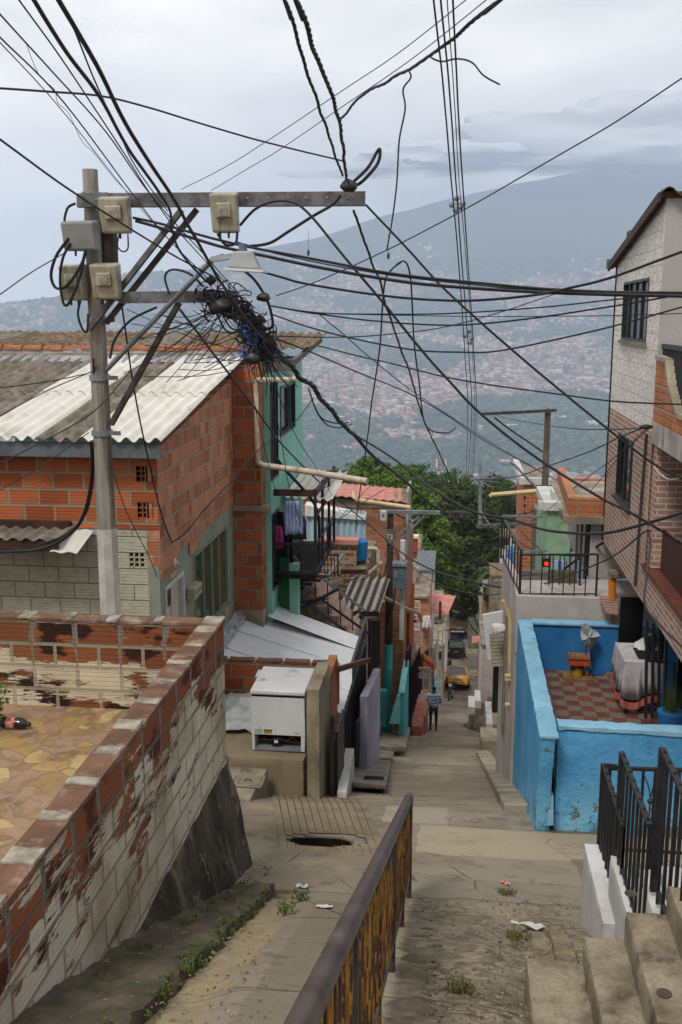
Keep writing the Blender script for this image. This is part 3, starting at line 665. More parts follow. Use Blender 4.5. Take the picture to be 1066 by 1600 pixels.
def blue_mat():
    k = NT('paint_blue'); p = k.pos(); sp = k.n('ShaderNodeSeparateXYZ'); k.l(p, sp.inputs[0])
    c = k.mix(k.ss(k.noise(1.3, 5), .35, .65), C('#559bc8'), C('#4389ba')); c = k.mix(k.math('MULTIPLY', k.ss(k.noise(3, 6, st=(1, 1, .35), rough=.65), .5, .75), .5), c, C('#2e6a98'))
    low = k.ss(k.math('ADD', sp.outputs[2], k.math('MULTIPLY', k.math('SUBTRACT', sp.outputs[1], 10.6), .42)), -5.0, -5.75)
    c = k.mix(k.math('MULTIPLY', low, k.ss(k.noise(2.2, 5), .35, .6)), c, C('#79b4d0'))
    ch = k.ss(k.math('ADD', k.noise(5, 9, rough=.7), k.math('MULTIPLY', low, .14)), .665, .68); c = k.mix(ch, c, k.mix(k.noise(30, 4), C('#8a8478'), C('#3f3b36')))
    sc_ = k.ss(k.noise(9, 8, rough=.75, st=(1, 1, 1.8)), .70, .71); c = k.mix(sc_, c, C('#2b4a63'))
    h = k.math('ADD', k.noise(16, 6), k.math('ADD', k.math('MULTIPLY', k.noise(3.5, 4), 1.2), k.math('MULTIPLY', ch, -.8))); k.bump(h, .02, .8); return k.fin(c, .75, 0, .3)
K_blue = blue_mat()
# ================================================================ foreground left: terrace, flaking wall, kerb
MB().box(-9, -2.18, -2, 8.22, -7.2, -3.5).build('terrace_floor', K_stone, kind='structure')
pw = thing('parapet_wall', 'long flaking white and terracotta block wall running up the left foreground', 'wall', (-2.1, 4, -4.9))
m = MB(); m.wall((-2.03, -1.8, -4.06), (0, 10.18, 0), (0, 0, 1.37), (-.15, 0, 0)); m.build('block_wall', K_blk_wall, pw)
K_cop = pm('coping_terracotta', '#755541', '#5c4333', 4, bump=.004, stain='#9b9181', samt=.45, sscale=4, chip='#a59c8c', cthr=.68, cscale=5)
m = MB(); y = -1.8
while y < 8.3: m.box(-2.2, -2.012, y, min(y+.395, 8.385), -2.69, -2.652+rnd(-.004, .004)); y += .41
m.build('coping', K_cop, pw, rough=(.05, .005))
K_mort = pm('mortar_grey', '#a79f90', '#7d7567', 9, bump=.008, bscale=40, stain='#4a443a', samt=.5)
m = MB(); y = -1.8+.385
while y < 8.3:
    m.box(-2.206+rnd(0, .03), -2.008-rnd(0, .02), y-.02-rnd(0, .05), y+.03+rnd(0, .06), -2.68, -2.643+rnd(0, .006)); y += .41
m.box(-2.19, -2.01, 8.2, 8.39, -2.67, -2.638)
m.build('mortar_patch', K_mort, pw, rough=(.025, .006))
cw = thing('parapet_wall', 'flaking cream and terracotta block wall closing the far side of the left terrace', 'wall', (-5, 8.3, -5))
m = MB(); m.wall((-2.185, 8.22, -4.3), (-6.8, 0, 0), (0, 0, 1.61), (0, .15, 0)); m.build('block_wall', K_blk_cross, cw)
m = MB(); x = -2.2
while x > -8.9: m.box(x-.39, x, 8.205, 8.385, -2.69, -2.655+rnd(-.004, .004)); x -= .405
m.build('coping', K_cop, cw, rough=(.06, .005))
m = MB(); x = -2.2
while x > -8.9: m.box(x-.42-rnd(0, .05), x-.37+rnd(0, .04), 8.2, 8.39, -2.68, -2.65+rnd(0, .006)); x -= .405
m.build('mortar_patch', K_mort, cw, rough=(.03, .006))
# rough dark footing that carries the wall on the slope
K_foot = pm('footing_rubble', '#4b4337', '#2b261f', 3, bump=.06, bscale=9, stain='#857c68', samt=.4, sscale=2.5, st=(1, 1, .5), chip='#6d6555', cthr=.6, cscale=5)
def lump(name, f, nu, nv, mat, amp=.03, fr=4, **kw):
    vs = []; 
    for j in range(nv+1):
        for i in range(nu+1):
            q = Vector(f(i/nu, j/nv)); n_ = mnoise.noise_vector(q*fr)*amp+mnoise.noise_vector(q*fr*3)*amp*.4; vs.append(q+n_)
    fs = [(j*(nu+1)+i, j*(nu+1)+i+1, (j+1)*(nu+1)+i+1, (j+1)*(nu+1)+i) for j in range(nv) for i in range(nu)]
    return MB().add(vs, fs).build(name, mat, smooth=True, **kw)
def footf(a, b):
    y = 3.6+a*5.0; zb = gz(y)-.25; zt = -4.02; fl = .24*min(1, max(0, (y-4.6)/3)); 
    prof = [(-2.04, zt+.01), (-2.02, zt-.02), (-2.02+fl*.5, lerp(zt, zb, .45)), (-2.0+fl, zb)]
    k_ = b*3; i = min(2, int(k_)); t = k_-i
    x = lerp(prof[i][0], prof[i+1][0], t); z = lerp(prof[i][1], prof[i+1][1], t)
    if y > 8.45: x = lerp(x, -2.2, (y-8.45)/.15)
    return (x, min(y, 8.52), z)
lump('wall_footing', footf, 70, 16, K_foot, .022, 4, label='dark rough concrete footing flaring under the far end of the long flaking wall', cat='footing')
def kerbf(a, b):
    y = 1.5+a*6.2; z = gz(y); prof = [(-2.05, z-.0), (-1.8, z+.0), (-1.6, z+.03), (-1.47, z+.02), (-1.43, z-.17)]
    k_ = b*4; i = min(3, int(k_)); t = k_-i
    return (lerp(prof[i][0], prof[i+1][0], t), y, lerp(prof[i][1], prof[i+1][1], t))
K_kerb = pm('kerb_concrete_mossy', '#62594a', '#4b4338', 3, bump=.03, bscale=14, stain='#3a4022', samt=.6, sscale=3, chip='#8b8270', cthr=.64, cscale=9)
lump('kerb', kerbf, 200, 36, K_kerb, .03, 7, kind='structure')
def leafmat(name, a, b, t=.25):
    k = NT(name); c = k.mix(k.noise(3, 3), C(a), C(b)); k.b.inputs['Transmission Weight'].default_value = 0
    d = k.n('ShaderNodeBsdfTranslucent'); k.put(d.inputs[0], c); ms = k.n('ShaderNodeMixShader'); ms.inputs[0].default_value = t
    k.fin(c, .7, 0, .25); k.l(k.b.outputs[0], ms.inputs[1]); k.l(d.outputs[0], ms.inputs[2]); k.l(ms.outputs[0], k.t.nodes['Material Output'].inputs[0]); return k.m
K_grass = leafmat('weed_green', '#3f5423', '#5c6a33'); K_grassd = leafmat('weed_dry', '#6a6236', '#4d5226')
def tuft(m, c, r, n, h, lean=.6):
    for _ in range(n):
        a = rnd(0, 2*pi); q = Vector(c)+V(cos(a), sin(a), 0)*rnd(0, r); b = rnd(0, 2*pi); hh = h*rnd(.5, 1.1); w_ = rnd(.004, .009)
        d = V(cos(b), sin(b), 0); s_ = V(-sin(b), cos(b), 0)*w_; p1 = q+d*hh*lean*.3+V(0, 0, hh*.6); p2 = q+d*hh*lean+V(0, 0, hh*.8)
        m.add([q-s_, q+s_, p1+s_*.8, p1-s_*.8, p2], [(0, 1, 2, 3), (3, 2, 4)])
m = MB()
for _ in range(150):
    y = rnd(2.5, 7.6); x = -1.48+rnd(-.07, .04); tuft(m, (x, y, gz(y)+.0+rnd(-.06, .02)), .04, 8, .05)
for _ in range(40):
    y = rnd(4.5, 8.3); x = rnd(-1.95, -1.6); tuft(m, (x, y, gz(y)+.0), .04, 6, .04)
m.build('weeds', K_grass, None, 'low green weeds growing along the mossy kerb', 'weeds', kind='stuff')
def leafplant(m, c, r, n, s, h=.08):
    for _ in range(n):
        q = Vector(c)+V(rnd(-r, r), rnd(-r, r), rnd(.01, h)); a = V(rnd(-1, 1), rnd(-1, 1), rnd(-.2, .6)).normalized()*s*rnd(.6, 1.2); b = a.cross(V(rnd(-1, 1), rnd(-1, 1), 1)).normalized()*s*.5
        m.add([q-a, q+b, q+a, q-b], [(0, 1, 2, 3)])
for (u, v, lab) in ((470, 1405, 'green weed in the lane crack below the white scrap'), (447, 1425, 'small green weed in the crack nearest the kerb')):
    q = PG(u, v); m = MB(); leafplant(m, q, .07, 60, .02, .07); tuft(m, q, .05, 14, .07); m.build('weed_plant', K_grass, None, lab, 'weed')
for (u, v, lab) in ((793, 1398, 'dry grass tuft beside the red and white scrap'), (808, 1468, 'dry grass tuft below the long white scrap'), (722, 1548, 'pale dry grass patch in the stony right lane')):
    q = PG(u, v); m = MB(); tuft(m, q, .08, 70, .05, 1.1); m.build('grass_tuft', K_grassd, None, lab, 'grass tuft')
# litter
def scrap(u, v, w_, h_, mat, lab, dz=.02, name='paper_scrap', ang=0):
    q = PG(u, v)+V(0, 0, .015); m = MB(); n = 5; vs = []
    for j in range(n+1):
        for i in range(n+1):
            a_, b_ = (i/n-.5), (j/n-.5); e = 1-.35*abs(a_)*mnoise.noise(V(u*.1+i, v*.1+j, 0))
            x, y = a_*w_*e, b_*h_*(1-.6*abs(a_)); vs.append(q+V(x*cos(ang)-y*sin(ang), x*sin(ang)+y*cos(ang), (x*sin(ang)+y*cos(ang))*-.39+dz*mnoise.noise(V(i*.9+u, j*.9, 2))+.008))
    fs = [(j*(n+1)+i, j*(n+1)+i+1, (j+1)*(n+1)+i+1, (j+1)*(n+1)+i) for j in range(n) for i in range(n)]
    m.add(vs, fs); return m.build(name, mat, None, lab, 'litter')
scrap(507, 1420, .13, .09, K_litter, 'white paper scrap lying in the left lane')
scrap(472, 1388, .10, .07, pm('scrap_blue_white', '#aab7c6', '#d2d6da', 30), 'crumpled blue and white wrapper at the top of the left lane', .05, 'wrapper')
scrap(825, 1449, .26, .09, K_litter, 'long white plastic strip lying in the right gutter', .05, ang=-.45)
scrap(869, 1474, .06, .05, K_litter, 'small white scrap beside the washed-out gutter')
scrap(790, 1383, .12, .05, pm('scrap_red_white', '#c63a22', '#d8d4ca', 22), 'red and white crumpled wrapper on the landing edge', .05, 'wrapper', -.9)
# bottle on the terrace and the plant pot beside it
q = PZ(8, 1128, -3.45)
t = thing('drink_bottle', 'dark bottle with red label lying on the left terrace', 'bottle', (q.x, q.y, -3.5))
d = V(1, -.1, 0); c = V(q.x-.02, q.y, -3.45)
MB().tube([c, c+d*.16, c+d*.2, c+d*.24], [.05, .05, .04, .018], 14).build('bottle_body', pm('bottle_dark', '#141011', '#201818', 3, rough=.15, spec=.6), t, smooth=True)
MB().cyl(c+d*.05, c+d*.13, .0512, n=14).build('bottle_label', pm('label_red', '#b5281b', '#c7bdb0', 26, rough=.4), t, smooth=True)
MB().cyl(c+d*.24, c+d*.26, .02, n=12).build('cap', K_black, t)
q = PZ(-20, 1140, -3.5); m = MB(); leafplant(m, q+V(0, 0, .1), .16, 220, .035, .28); m.build('terrace_plant', K_grass, None, 'dark green plant at the left edge of the terrace', 'plant')
# ================================================================ left brick house
HX, HY = -3.8, 12.23
bh_ = thing('brick_house', 'low raw block and sage green house with corrugated roof, behind the concrete pole', 'house', (-6, 14, -7.2))
zsplit = PY(200, 826, HY).z; zeave = PY(200, 712, HY).z; zbot = -7.4
m = MB(); m.wall((HX-.151, HY+.003, zbot), (-6.4, 0, 0), (0, 0, zsplit-zbot), (0, .15, 0), [(.03, .25, 4.17, 4.37)]); m.build('front_wall', K_blk_sage, bh_)
m = MB(); m.wall((HX+.012, HY-.012, zsplit), (-6.4, 0, 0), (0, 0, zeave-zsplit+.12), (0, .15, 0), [(.06, .27, .62, .83), (.06, .27, .14, .36)]); m.build('block_wall', K_blk_raw, bh_)
# ventilation blocks
K_vent = pm('vent_block', '#8a5236', '#6f4129', 5)
for (z0, mt_, dx) in ((zsplit+.62, K_vent, .0), (zsplit+.14, K_vent, .0), (zbot+4.17, K_blk_sage, -.14)):
    v_ = MB(); HX += dx
    for i in range(4): v_.box(HX-.05-.22*i/3-.012, HX-.05-.22*i/3+.012, HY+.0, HY+.07, z0, z0+.21)
    for i in range(4): v_.box(HX-.28, HX-.04, HY+.005, HY+.065, z0+.2*i/3-.002, z0+.2*i/3+.016)
    v_.build('vent', mt_, bh_)
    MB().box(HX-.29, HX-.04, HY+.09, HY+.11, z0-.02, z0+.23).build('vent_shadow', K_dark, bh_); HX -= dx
# side wall towards the street
yF = PX(362, 700, HX).y
dn, df = PX(257, 919, HX), PX(286, 897, HX); wn_, wf = PX(302, 867, HX), PX(354, 827, HX)
zwb = PX(355, 944, HX).z; zsb = PX(300, 842, HX).z
zs0, zs1 = zeave, PX(360, 592, HX).z
m = MB(); m.wall((HX, HY, zbot), (0, yF-HY, 0), (0, 0, zsb-zbot), (-.15, 0, 0), [(dn.y-HY, df.y-HY, dn.z-2.0-zbot, dn.z-zbot), (wn_.y-HY, wf.y-HY, zwb-zbot, wn_.z-zbot)])
m.build('side_wall', K_sage, bh_)
m = MB(); X0 = HX+.022
P_ = [(HY, zsb), (yF, zsb), (yF, zs1), (HY, zs0+.08)]
m.prism([(X0, a_, b_) for a_, b_ in P_], (-.17, 0, 0)); ob = m.build('side_block_wall', K_blk_raw2, bh_)
# stepped lower edge of the bare blocks
for (u0, u1, dz) in ((248, 276, .2), (294, 311, .2)): a_, b_ = PX(u0, 850, HX).y, PX(u1, 850, HX).y; MB().box(HX-.1, X0+.001, a_, b_, zsb-dz, zsb).build('block_edge', K_blk_raw2, bh_)
# door
dr = MB(); D0, D1, DZ = dn.y, df.y, dn.z; dr.box(HX-.1, HX-.04, D0+.06, D1-.06, DZ-2, DZ-.06)
for f in (.12, .42): dr.box(HX-.045, HX-.025, lerp(D0, D1, f)+.0, lerp(D0, D1, f+.02), DZ-1.9, DZ-.1)
K_door = pm('door_white', '#b9b5aa', '#a8a395', 3, rough=.5); door = dr.build('door', K_door, bh_)
m = MB(); m.box(HX-.06, HX+.02, D0, D0+.05, DZ-2, DZ); m.box(HX-.06, HX+.02, D1-.05, D1, DZ-2, DZ); m.box(HX-.06, HX+.02, D0+.05, D1-.05, DZ-.05, DZ); m.build('door_frame', K_white, door)
MB().box(HX-.04, HX-.02, D0+.1, lerp(D0, D1, .4), DZ-.32, DZ-.1).build('door_pane', K_glass, door)
# window
W0, W1, WZ0, WZ1 = wn_.y, wf.y, zwb, wn_.z
K_curt = pm('curtain_ochre', '#6d6a3a', '#4f5a3d', 6, st=(1, 4, .2), stain='#3a4630', samt=.5)
fr = MB(); t_ = .045
K_wfr = pm('window_frame_green', '#7c8a78', '#6b7a68', 4, rough=.5)
fr.box(HX-.06, HX+.015, W0, W0+t_, WZ0, WZ1); fr.box(HX-.06, HX+.015, W1-t_, W1, WZ0, WZ1); fr.box(HX-.06, HX+.015, W0+t_, W1-t_, WZ1-t_, WZ1); fr.box(HX-.06, HX+.015, W0+t_, W1-t_, WZ0, WZ0+t_)
for f in (.27, .52, .74): fr.box(HX-.05, HX+.005, lerp(W0, W1, f)-.02, lerp(W0, W1, f)+.02, WZ0+t_, WZ1-t_)
wd = fr.build('window', K_wfr, bh_)
k = NT('curtained_glass'); sp = k.n('ShaderNodeSeparateXYZ'); k.l(k.pos(), sp.inputs[0]); cc = k.mix(k.ss(k.noise(1.6, 2, st=(1, 3, .15)), .45, .55), C('#55522a'), C('#3c4836')); cc = k.mix(k.ss(k.noise(9, 3, st=(1, 3, .1)), .4, .7), cc, C('#2a3022')); K_cg = k.fin(cc, .12, 0, .6)
MB().box(HX-.04, HX-.03, W0+t_, W1-t_, WZ0+t_, WZ1-t_).build('pane', K_cg, wd)
MB().box(HX-.02, HX+.07, W0-.05, W1+.05, WZ0-.06, WZ0-.003).build('sill', K_conc_lt, wd)
# sign plate, lamp base and electricity meter on the side wall
q0, q1 = PX(265, 905, HX), PX(275, 892, HX)
pl = MB(); pl.box(HX+.002, HX+.014, q0.y, q1.y, q0.z-.0, q1.z+.02); plate = pl.build('number_plate', pm('plate_cream', '#b9ab84', '#a4956d', 9), bh_)
q = PX(271, 879, HX); m = MB(); m.tube([(HX+.003, q.y, q.z), (HX+.03, q.y, q.z), (HX+.05, q.y, q.z)], [.07, .065, .03], 14); m.cyl((HX+.05, q.y, q.z), (HX+.1, q.y, q.z-.01), .018, n=8); m.build('lamp_holder', K_white, bh_, smooth=True)
a_, b_ = PX(291, 935, HX), PX(302, 908, HX); m = MB(); m.box(HX+.003, HX+.13, a_.y, b_.y+.02, a_.z-.03, b_.z); mt_ = m.build('meter_box', K_meter, bh_, bevel=.012)
MB().box(HX+.131, HX+.137, a_.y+.05, b_.y-.03, a_.z+.06, b_.z-.06).build('meter_window', K_meterw, mt_)
# roof sheets: (name suffix irrelevant) strips run up the slope
EV, RG = HY-.33, yF+.35; zE = PY(200, 692, EV).z; zR = PY(300, 563, RG).z
def sheet(x0, x1, mat, dz=0, lab=None):
    mid = lerp(EV, RG, .46); zm = lerp(zE, zR, .46)
    for (ya, yb, za, zb) in ((EV, mid+.12, zE, lerp(zE, zR, .50)), (mid, RG, zm+.028, zR+.028)):
        m = MB(); m.corr((x0, ya, za+dz+.03), (0, yb-ya, zb-za), (x1-x0, 0, 0), .19, .034); m.build('roof_sheet', mat, bh_, lab, smooth=True)
xs_ = [(-10.6, -9.7, 0), (-9.72, -8.8, 0), (-8.84, -7.9, 0), (-7.95, -7.0, 0), (-7.06, -6.1, 0), (-6.14, -5.2, 1), (-5.26, -4.62, 0), (-4.68, HX+.18, 1)]
for i, (a_, b_, wht) in enumerate(xs_): sheet(a_, b_, K_asbw if wht else K_asb, .012*(i % 2), 'white corrugated sheet' if wht else None)
m = MB(); m.box(-10.6, HX+.14, EV+.06, EV+.12, zE-.2, zE-.02); m.box(-10.6, HX+.14, EV+.121, EV+.2, zE-.2, zE-.17); m.build('gutter', K_zinc, bh_)
m = MB(); m.box(-10.6, HX-.0, RG-.05, RG+.1, zR-.3, zR+.12); m.build('back_wall', K_conc_lt, bh_)
m = MB(); x = -10.6
while x < HX+.1: m.add(*(lambda vs: (vs, [(0, 1, 5, 4), (1, 2, 6, 5), (2, 3, 7, 6)]))([(x, RG-.42, zR-.01), (x, RG-.2, zR+.06), (x, RG, zR+.09), (x, RG+.02, zR+.2), (x+.35, RG-.44-rnd(0, .06), zR-.02), (x+.35, RG-.2, zR+.055), (x+.35, RG, zR+.09), (x+.35, RG+.02, zR+.2)])); x += .35
m.build('flashing', pm('flashing_metal', '#aab0b3', '#888d90', 2, rough=.45, metal=.4, stain='#5a5148', samt=.4), bh_)
m = MB(); x = -10.6
while x < HX+.1:
    pts = []; 
    for j in range(7): a = pi*j/6; pts.append((cos(a)*.1, sin(a)*.075))
    o_ = rnd(-.03, .03); vs = [(x, RG+.1+p_[0], zR+.16+p_[1]) for p_ in pts]+[(x+.4, RG+.1+o_+p_[0]*1.1, zR+.17+p_[1]*1.1) for p_ in pts]
    m.add(vs, [(j, j+1, 8+j, 7+j) for j in range(6)]); x += .37
m.build('ridge_tile', K_terr, bh_)
# small canopy of fibre cement over the front wall
a_ = PY(-40, 838, 11.6); b_ = PY(88, 838, 11.6)
cn = thing('door_canopy', 'weathered slab canopy with a white sheet end on the sage block wall', 'canopy', ((a_.x+b_.x)/2, 11.8, a_.z))
m = MB(); m.corr((a_.x-.6, 11.6, a_.z-.02), (0, .62, .05), (b_.x-a_.x+.6, 0, 0), .177, .02); m.build('canopy_sheet', K_asb, cn, smooth=True)
m = MB(); m.box(a_.x-.6, b_.x, 11.62, 11.68, a_.z-.14, a_.z-.04); m.box(a_.x-.6, b_.x-.03, 12.1, 12.2, a_.z-.2, a_.z+.1); m.build('canopy_beam', K_brownwood, cn)
a2, b2 = PY(85, 858, 11.75), PY(126, 840, 11.75); m = MB(); m.corr((a2.x, 11.6, a2.z-.0), (0, .6, .16), (b2.x-a2.x, 0, 0), .2, .012); m.build('white_sheet', K_asbw, cn, smooth=True)
# ================================================================ utility pole
PX0, PYY = -3.78, 10.3
def P3(u, v): return PY(u, v, PYY)
zt = P3(140, 265).z; zw = P3(165, 825).z; zb = gz(PYY)-.2
up_ = thing('utility_pole', 'tall worn concrete utility pole with whitewashed foot and two steel crossarms', 'pole', (PX0, PYY, zb))
rad = lambda z: lerp(.135, .082, (z-zb)/(zt-zb))
MB().tube([(PX0, PYY, z) for z in (zw, lerp(zw, zt, .3), lerp(zw, zt, .7), zt)], [rad(zw), rad(lerp(zw, zt, .3)), rad(lerp(zw, zt, .7)), rad(zt)], 8).build('shaft', K_pole, up_)
MB().tube([(PX0, PYY, zb), (PX0, PYY, zw)], [rad(zb)+.002, rad(zw)+.002], 8).build('whitewashed_foot', K_polew, up_)
def angle_iron(a, b, h, d=.06, th=.008, mat=K_steel, nm='crossarm'):
    a, b = Vector(a), Vector(b); m = MB(); m.bar(a, b, th, h); dv = (b-a).normalized(); n_ = V(0, 1, 0)
    m.bar(a+V(0, d/2, h/2), b+V(0, d/2, h/2), d, th); m.bar(a+V(0, d/2, -h/2), b+V(0, d/2, -h/2), d, th)
    n = int((b-a).length/.19)
    o = m.build(nm, mat, up_)
    mm = MB()
    for i in range(1, n): 
        q = a.lerp(b, i/n+.004*(i % 3)); mm.cyl(q+V(0, -.012, .01), q+V(0, -.004, .01), .012, n=8)
    mm.build('bolt_row', K_galv, o)
FY = PYY-.17
angle_iron(PY(120, 313, FY), PY(571, 310, FY), .13)
angle_iron(PY(185, 465, FY), PY(371, 463, FY), .11)
def pbar(u0, v0, u1, v1, w_, mat, nm, dy=0, dy1=None, par=None):
    m = MB(); m.bar(PY(u0, v0, FY+dy), PY(u1, v1, FY+(dy if dy1 is None else dy1)), w_, w_*.8); return m.build(nm, mat, par or up_)
pbar(284, 328, 139, 515, .062, K_steel, 'brace', -.03, .02); pbar(308, 327, 166, 505, .062, K_steeld, 'brace', .1, .1)
pbar(280, 473, 174, 663, .065, K_steeld, 'brace', .05, .1)
z1 = P3(150, 330).z; z2 = P3(150, 500).z
MB().box(PX0+.06, PX0+.2, PYY+.04, PYY+.18, z2+.2, z1).build('back_post', K_poled, up_)
for v in (676, 500, 590, 305):
    z = P3(155, v).z; MB().cyl((PX0, PYY, z-.03), (PX0, PYY, z+.03), rad(z)+.012, n=14).build('clamp_band', K_galv, up_)
    MB().obox((PX0+rad(z)+.05, PYY-.03, z), (1, 0, 0), (0, 1, 0), (0, 0, 1), .06, .02, .022).build('clamp_bolt', K_galv, up_)
# street lamp on its pipe arm
a_, b_ = P3(170, 576)+V(.02, -.1, 0), PY(333, 405, FY-.35)
sl = thing('street_lamp', 'grey street lamp on a galvanised pipe arm, on the near concrete pole', 'street lamp', a_)
c_ = PY(372, 402, FY-.55)
MB().tube([a_, a_.lerp(b_, .5), b_, b_.lerp(c_, .4)+V(0, 0, .02)], .027, 10).build('arm', K_pipe, sl, smooth=True)
hm = MB(); ax = V(1, -.25, 0).normalized(); 
K_lamp = pm('lamp_grey', '#a3a7a9', '#8f9395', 5, rough=.45, stain='#6b6a66', samt=.25)
cc = PY(385, 408, FY-.6)
hm.hexa([cc+V(-.17, -.09, -.06), cc+V(.14, -.09, -.08), cc+V(.14, .09, -.08), cc+V(-.17, .09, -.06), cc+V(-.11, -.06, .09), cc+V(.06, -.06, .09), cc+V(.06, .06, .09), cc+V(-.11, .06, .09)])
hd = hm.build('lamp_head', K_lamp, sl, bevel=.015)
MB().obox(cc+V(-.005, 0, -.085), (1, 0, -.06), (0, 1, 0), (0.06, 0, 1), .19, .11, .012).build('lens_rim', K_galvl, hd)
m = MB(); m.bar(b_, cc+V(-.1, 0, .05), .05, .05); m.build('clamp', K_lamp, sl)
MB().cyl(cc+V(-.03, 0, .09), cc+V(-.03, 0, .16), .04, n=12).build('photocell', pm('photocell', '#5c7486', '#4d6475', 4), hd)
# meter boxes and junction box hung on the pole
def meter(u0, u1, v0, v1, Y, dep, lab, mat=K_meter, win=(.25, .75, .35, .7), name='meter_box', tap=.06):
    a, b = PY(u0, v1, Y), PY(u1, v0, Y); t = thing(name, lab, 'meter box', ((a.x+b.x)/2, Y, a.z), 'electricity boxes on the pole')
    w_ = b.x-a.x; h_ = b.z-a.z; m = MB(); i_ = w_*tap
    m.hexa([(a.x+i_, Y-dep*.7, a.z), (b.x-i_*.5, Y-dep*.7, a.z), (b.x-i_*.5, Y, a.z), (a.x+i_, Y, a.z), (a.x, Y-dep, b.z-.03), (b.x-i_, Y-dep, b.z-.03), (b.x-i_, Y, b.z), (a.x, Y, b.z)])
    o = m.build('casing', mat, t, bevel=.022)
    if win:
        x0, x1, z0, z1 = a.x+w_*win[0], a.x+w_*win[1], a.z+h_*win[2], a.z+h_*win[3]
        MB().box(x0, x1, Y-dep-.012, Y-dep*.75, z0, z1).build('cover', mat, t, bevel=.008)
        MB().box(lerp(x0, x1, .3), lerp(x0, x1, .85), Y-dep-.02, Y-dep-.0122, lerp(z0, z1, .1), lerp(z0, z1, .6)).build('dial_window', K_meterw, t)
    m = MB()
    for f in (.3, .6): m.cyl((lerp(a.x, b.x, f), Y-dep*.35, a.z-.05), (lerp(a.x, b.x, f), Y-dep*.35, a.z+.01), .012, n=8)
    m.build('cable_gland', K_black, t)
    return t
meter(162, 208, 306, 366, FY-.02, .16, 'beige meter box on the top crossarm, right of the pole top')
meter(333, 376, 300, 365, FY-.02, .16, 'beige meter box in the middle of the top crossarm')
meter(104, 139, 412, 470, PYY-.05, .2, 'beige meter box on the left side of the pole, under the grey box')
meter(150, 192, 410, 468, FY-.03, .18, 'beige meter box on the pole front beside the lower left one')
meter(107, 156, 344, 393, FY-.02, .2, 'square grey steel junction box on the left of the pole', K_boxg, None, 'junction_box', .02)
# ================================================================ green house with brick column, behind the brick house
def zY(v, Y, u=533): return PY(u, v, Y).z
gh = thing('green_house', 'mint green house with raw brick front corner and rusty sheet roof, left of the street', 'house', (-5, 18.5, -9.5))
GY = 16.62; gx0 = PY(361, 700, GY).x; gx1 = PY(407, 700, GY).x; GX = -3.2
m = MB(); m.box(gx0, gx1, GY, GY+.35, zY(958, GY), zY(572, GY)); m.build('brick_column', K_blk_col, gh)
m = MB(); m.box(gx0, gx1+.01, GY+.003, GY+.35, -9.5, zY(958, GY)-.001); m.build('column_base', K_conc_lt, gh)
m = MB(); m.box(gx0-.02, gx1+.12, GY-.04, GY+.3, zY(802, GY), zY(794, GY)); m.build('ledge', K_conc, gh, bevel=.01)
def yz(u, v, X=GX): q = PX(u, v, X); return q.y, q.z
ya, yb = GY+.36, yz(473, 700)[0]
zt_, zb_ = yz(473, 556)[1], -9.5
H = lambda u0, u1, vt, vb: (yz(u0, vt)[0]-ya, yz(u1, vt)[0]-ya, yz((u0+u1)/2, vb)[1]-zb_, yz((u0+u1)/2, vt)[1]-zb_)
hs = [(.02, .72, H(405, 424, 596, 760)[2], H(405, 424, 596, 760)[3]), H(437, 460, 600, 676), (.02, .72, H(405, 424, 810, 940)[2], H(405, 424, 815, 940)[3])]
m = MB(); m.wall((GX, ya, zb_), (0, yb-ya, 0), (0, 0, zt_-zb_), (-.15, 0, 0), hs); m.build('side_wall', K_mint, gh)
zg = yz(440, 872)[1]; MB().box(GX+.001, GX+.012, ya+.75, yb-.02, zb_+.5, zg).build('green_wall', K_green, gh)
MB().box(GX+.013, GX+.03, yz(453, 900)[0], yz(461, 900)[0], zb_+.5, zg-.2).build('turquoise_strip', K_mint, gh)
def framed(h, par, X=GX, d=.05, mat=K_black, bars=2, gl=K_glass, mid=True):
    y0, y1, z0, z1 = ya+h[0], ya+h[1], zb_+h[2], zb_+h[3]; f = MB(); t = .045
    f.box(X-.05, X+.02, y0, y0+t, z0, z1); f.box(X-.05, X+.02, y1-t, y1, z0, z1); f.box(X-.05, X+.02, y0+t, y1-t, z1-t, z1); f.box(X-.05, X+.02, y0+t, y1-t, z0, z0+t)
    for i in range(1, bars): yy = lerp(y0, y1, i/bars); f.box(X-.04, X+.01, yy-.018, yy+.018, z0+t, z1-t)
    w_ = f.build('window', mat, par); MB().box(X-.1, X-.09, y0, y1, z0, z1).build('pane', gl, w_)
    return w_
framed(hs[1], gh, bars=2); framed(hs[0], gh, bars=3, gl=K_dark); framed(hs[2], gh, bars=3, gl=K_dark)
m = MB(); m.box(-9.5, GX-.16, yb-.15, yb, zb_, zt_); m.build('rear_wall', K_mint, gh)
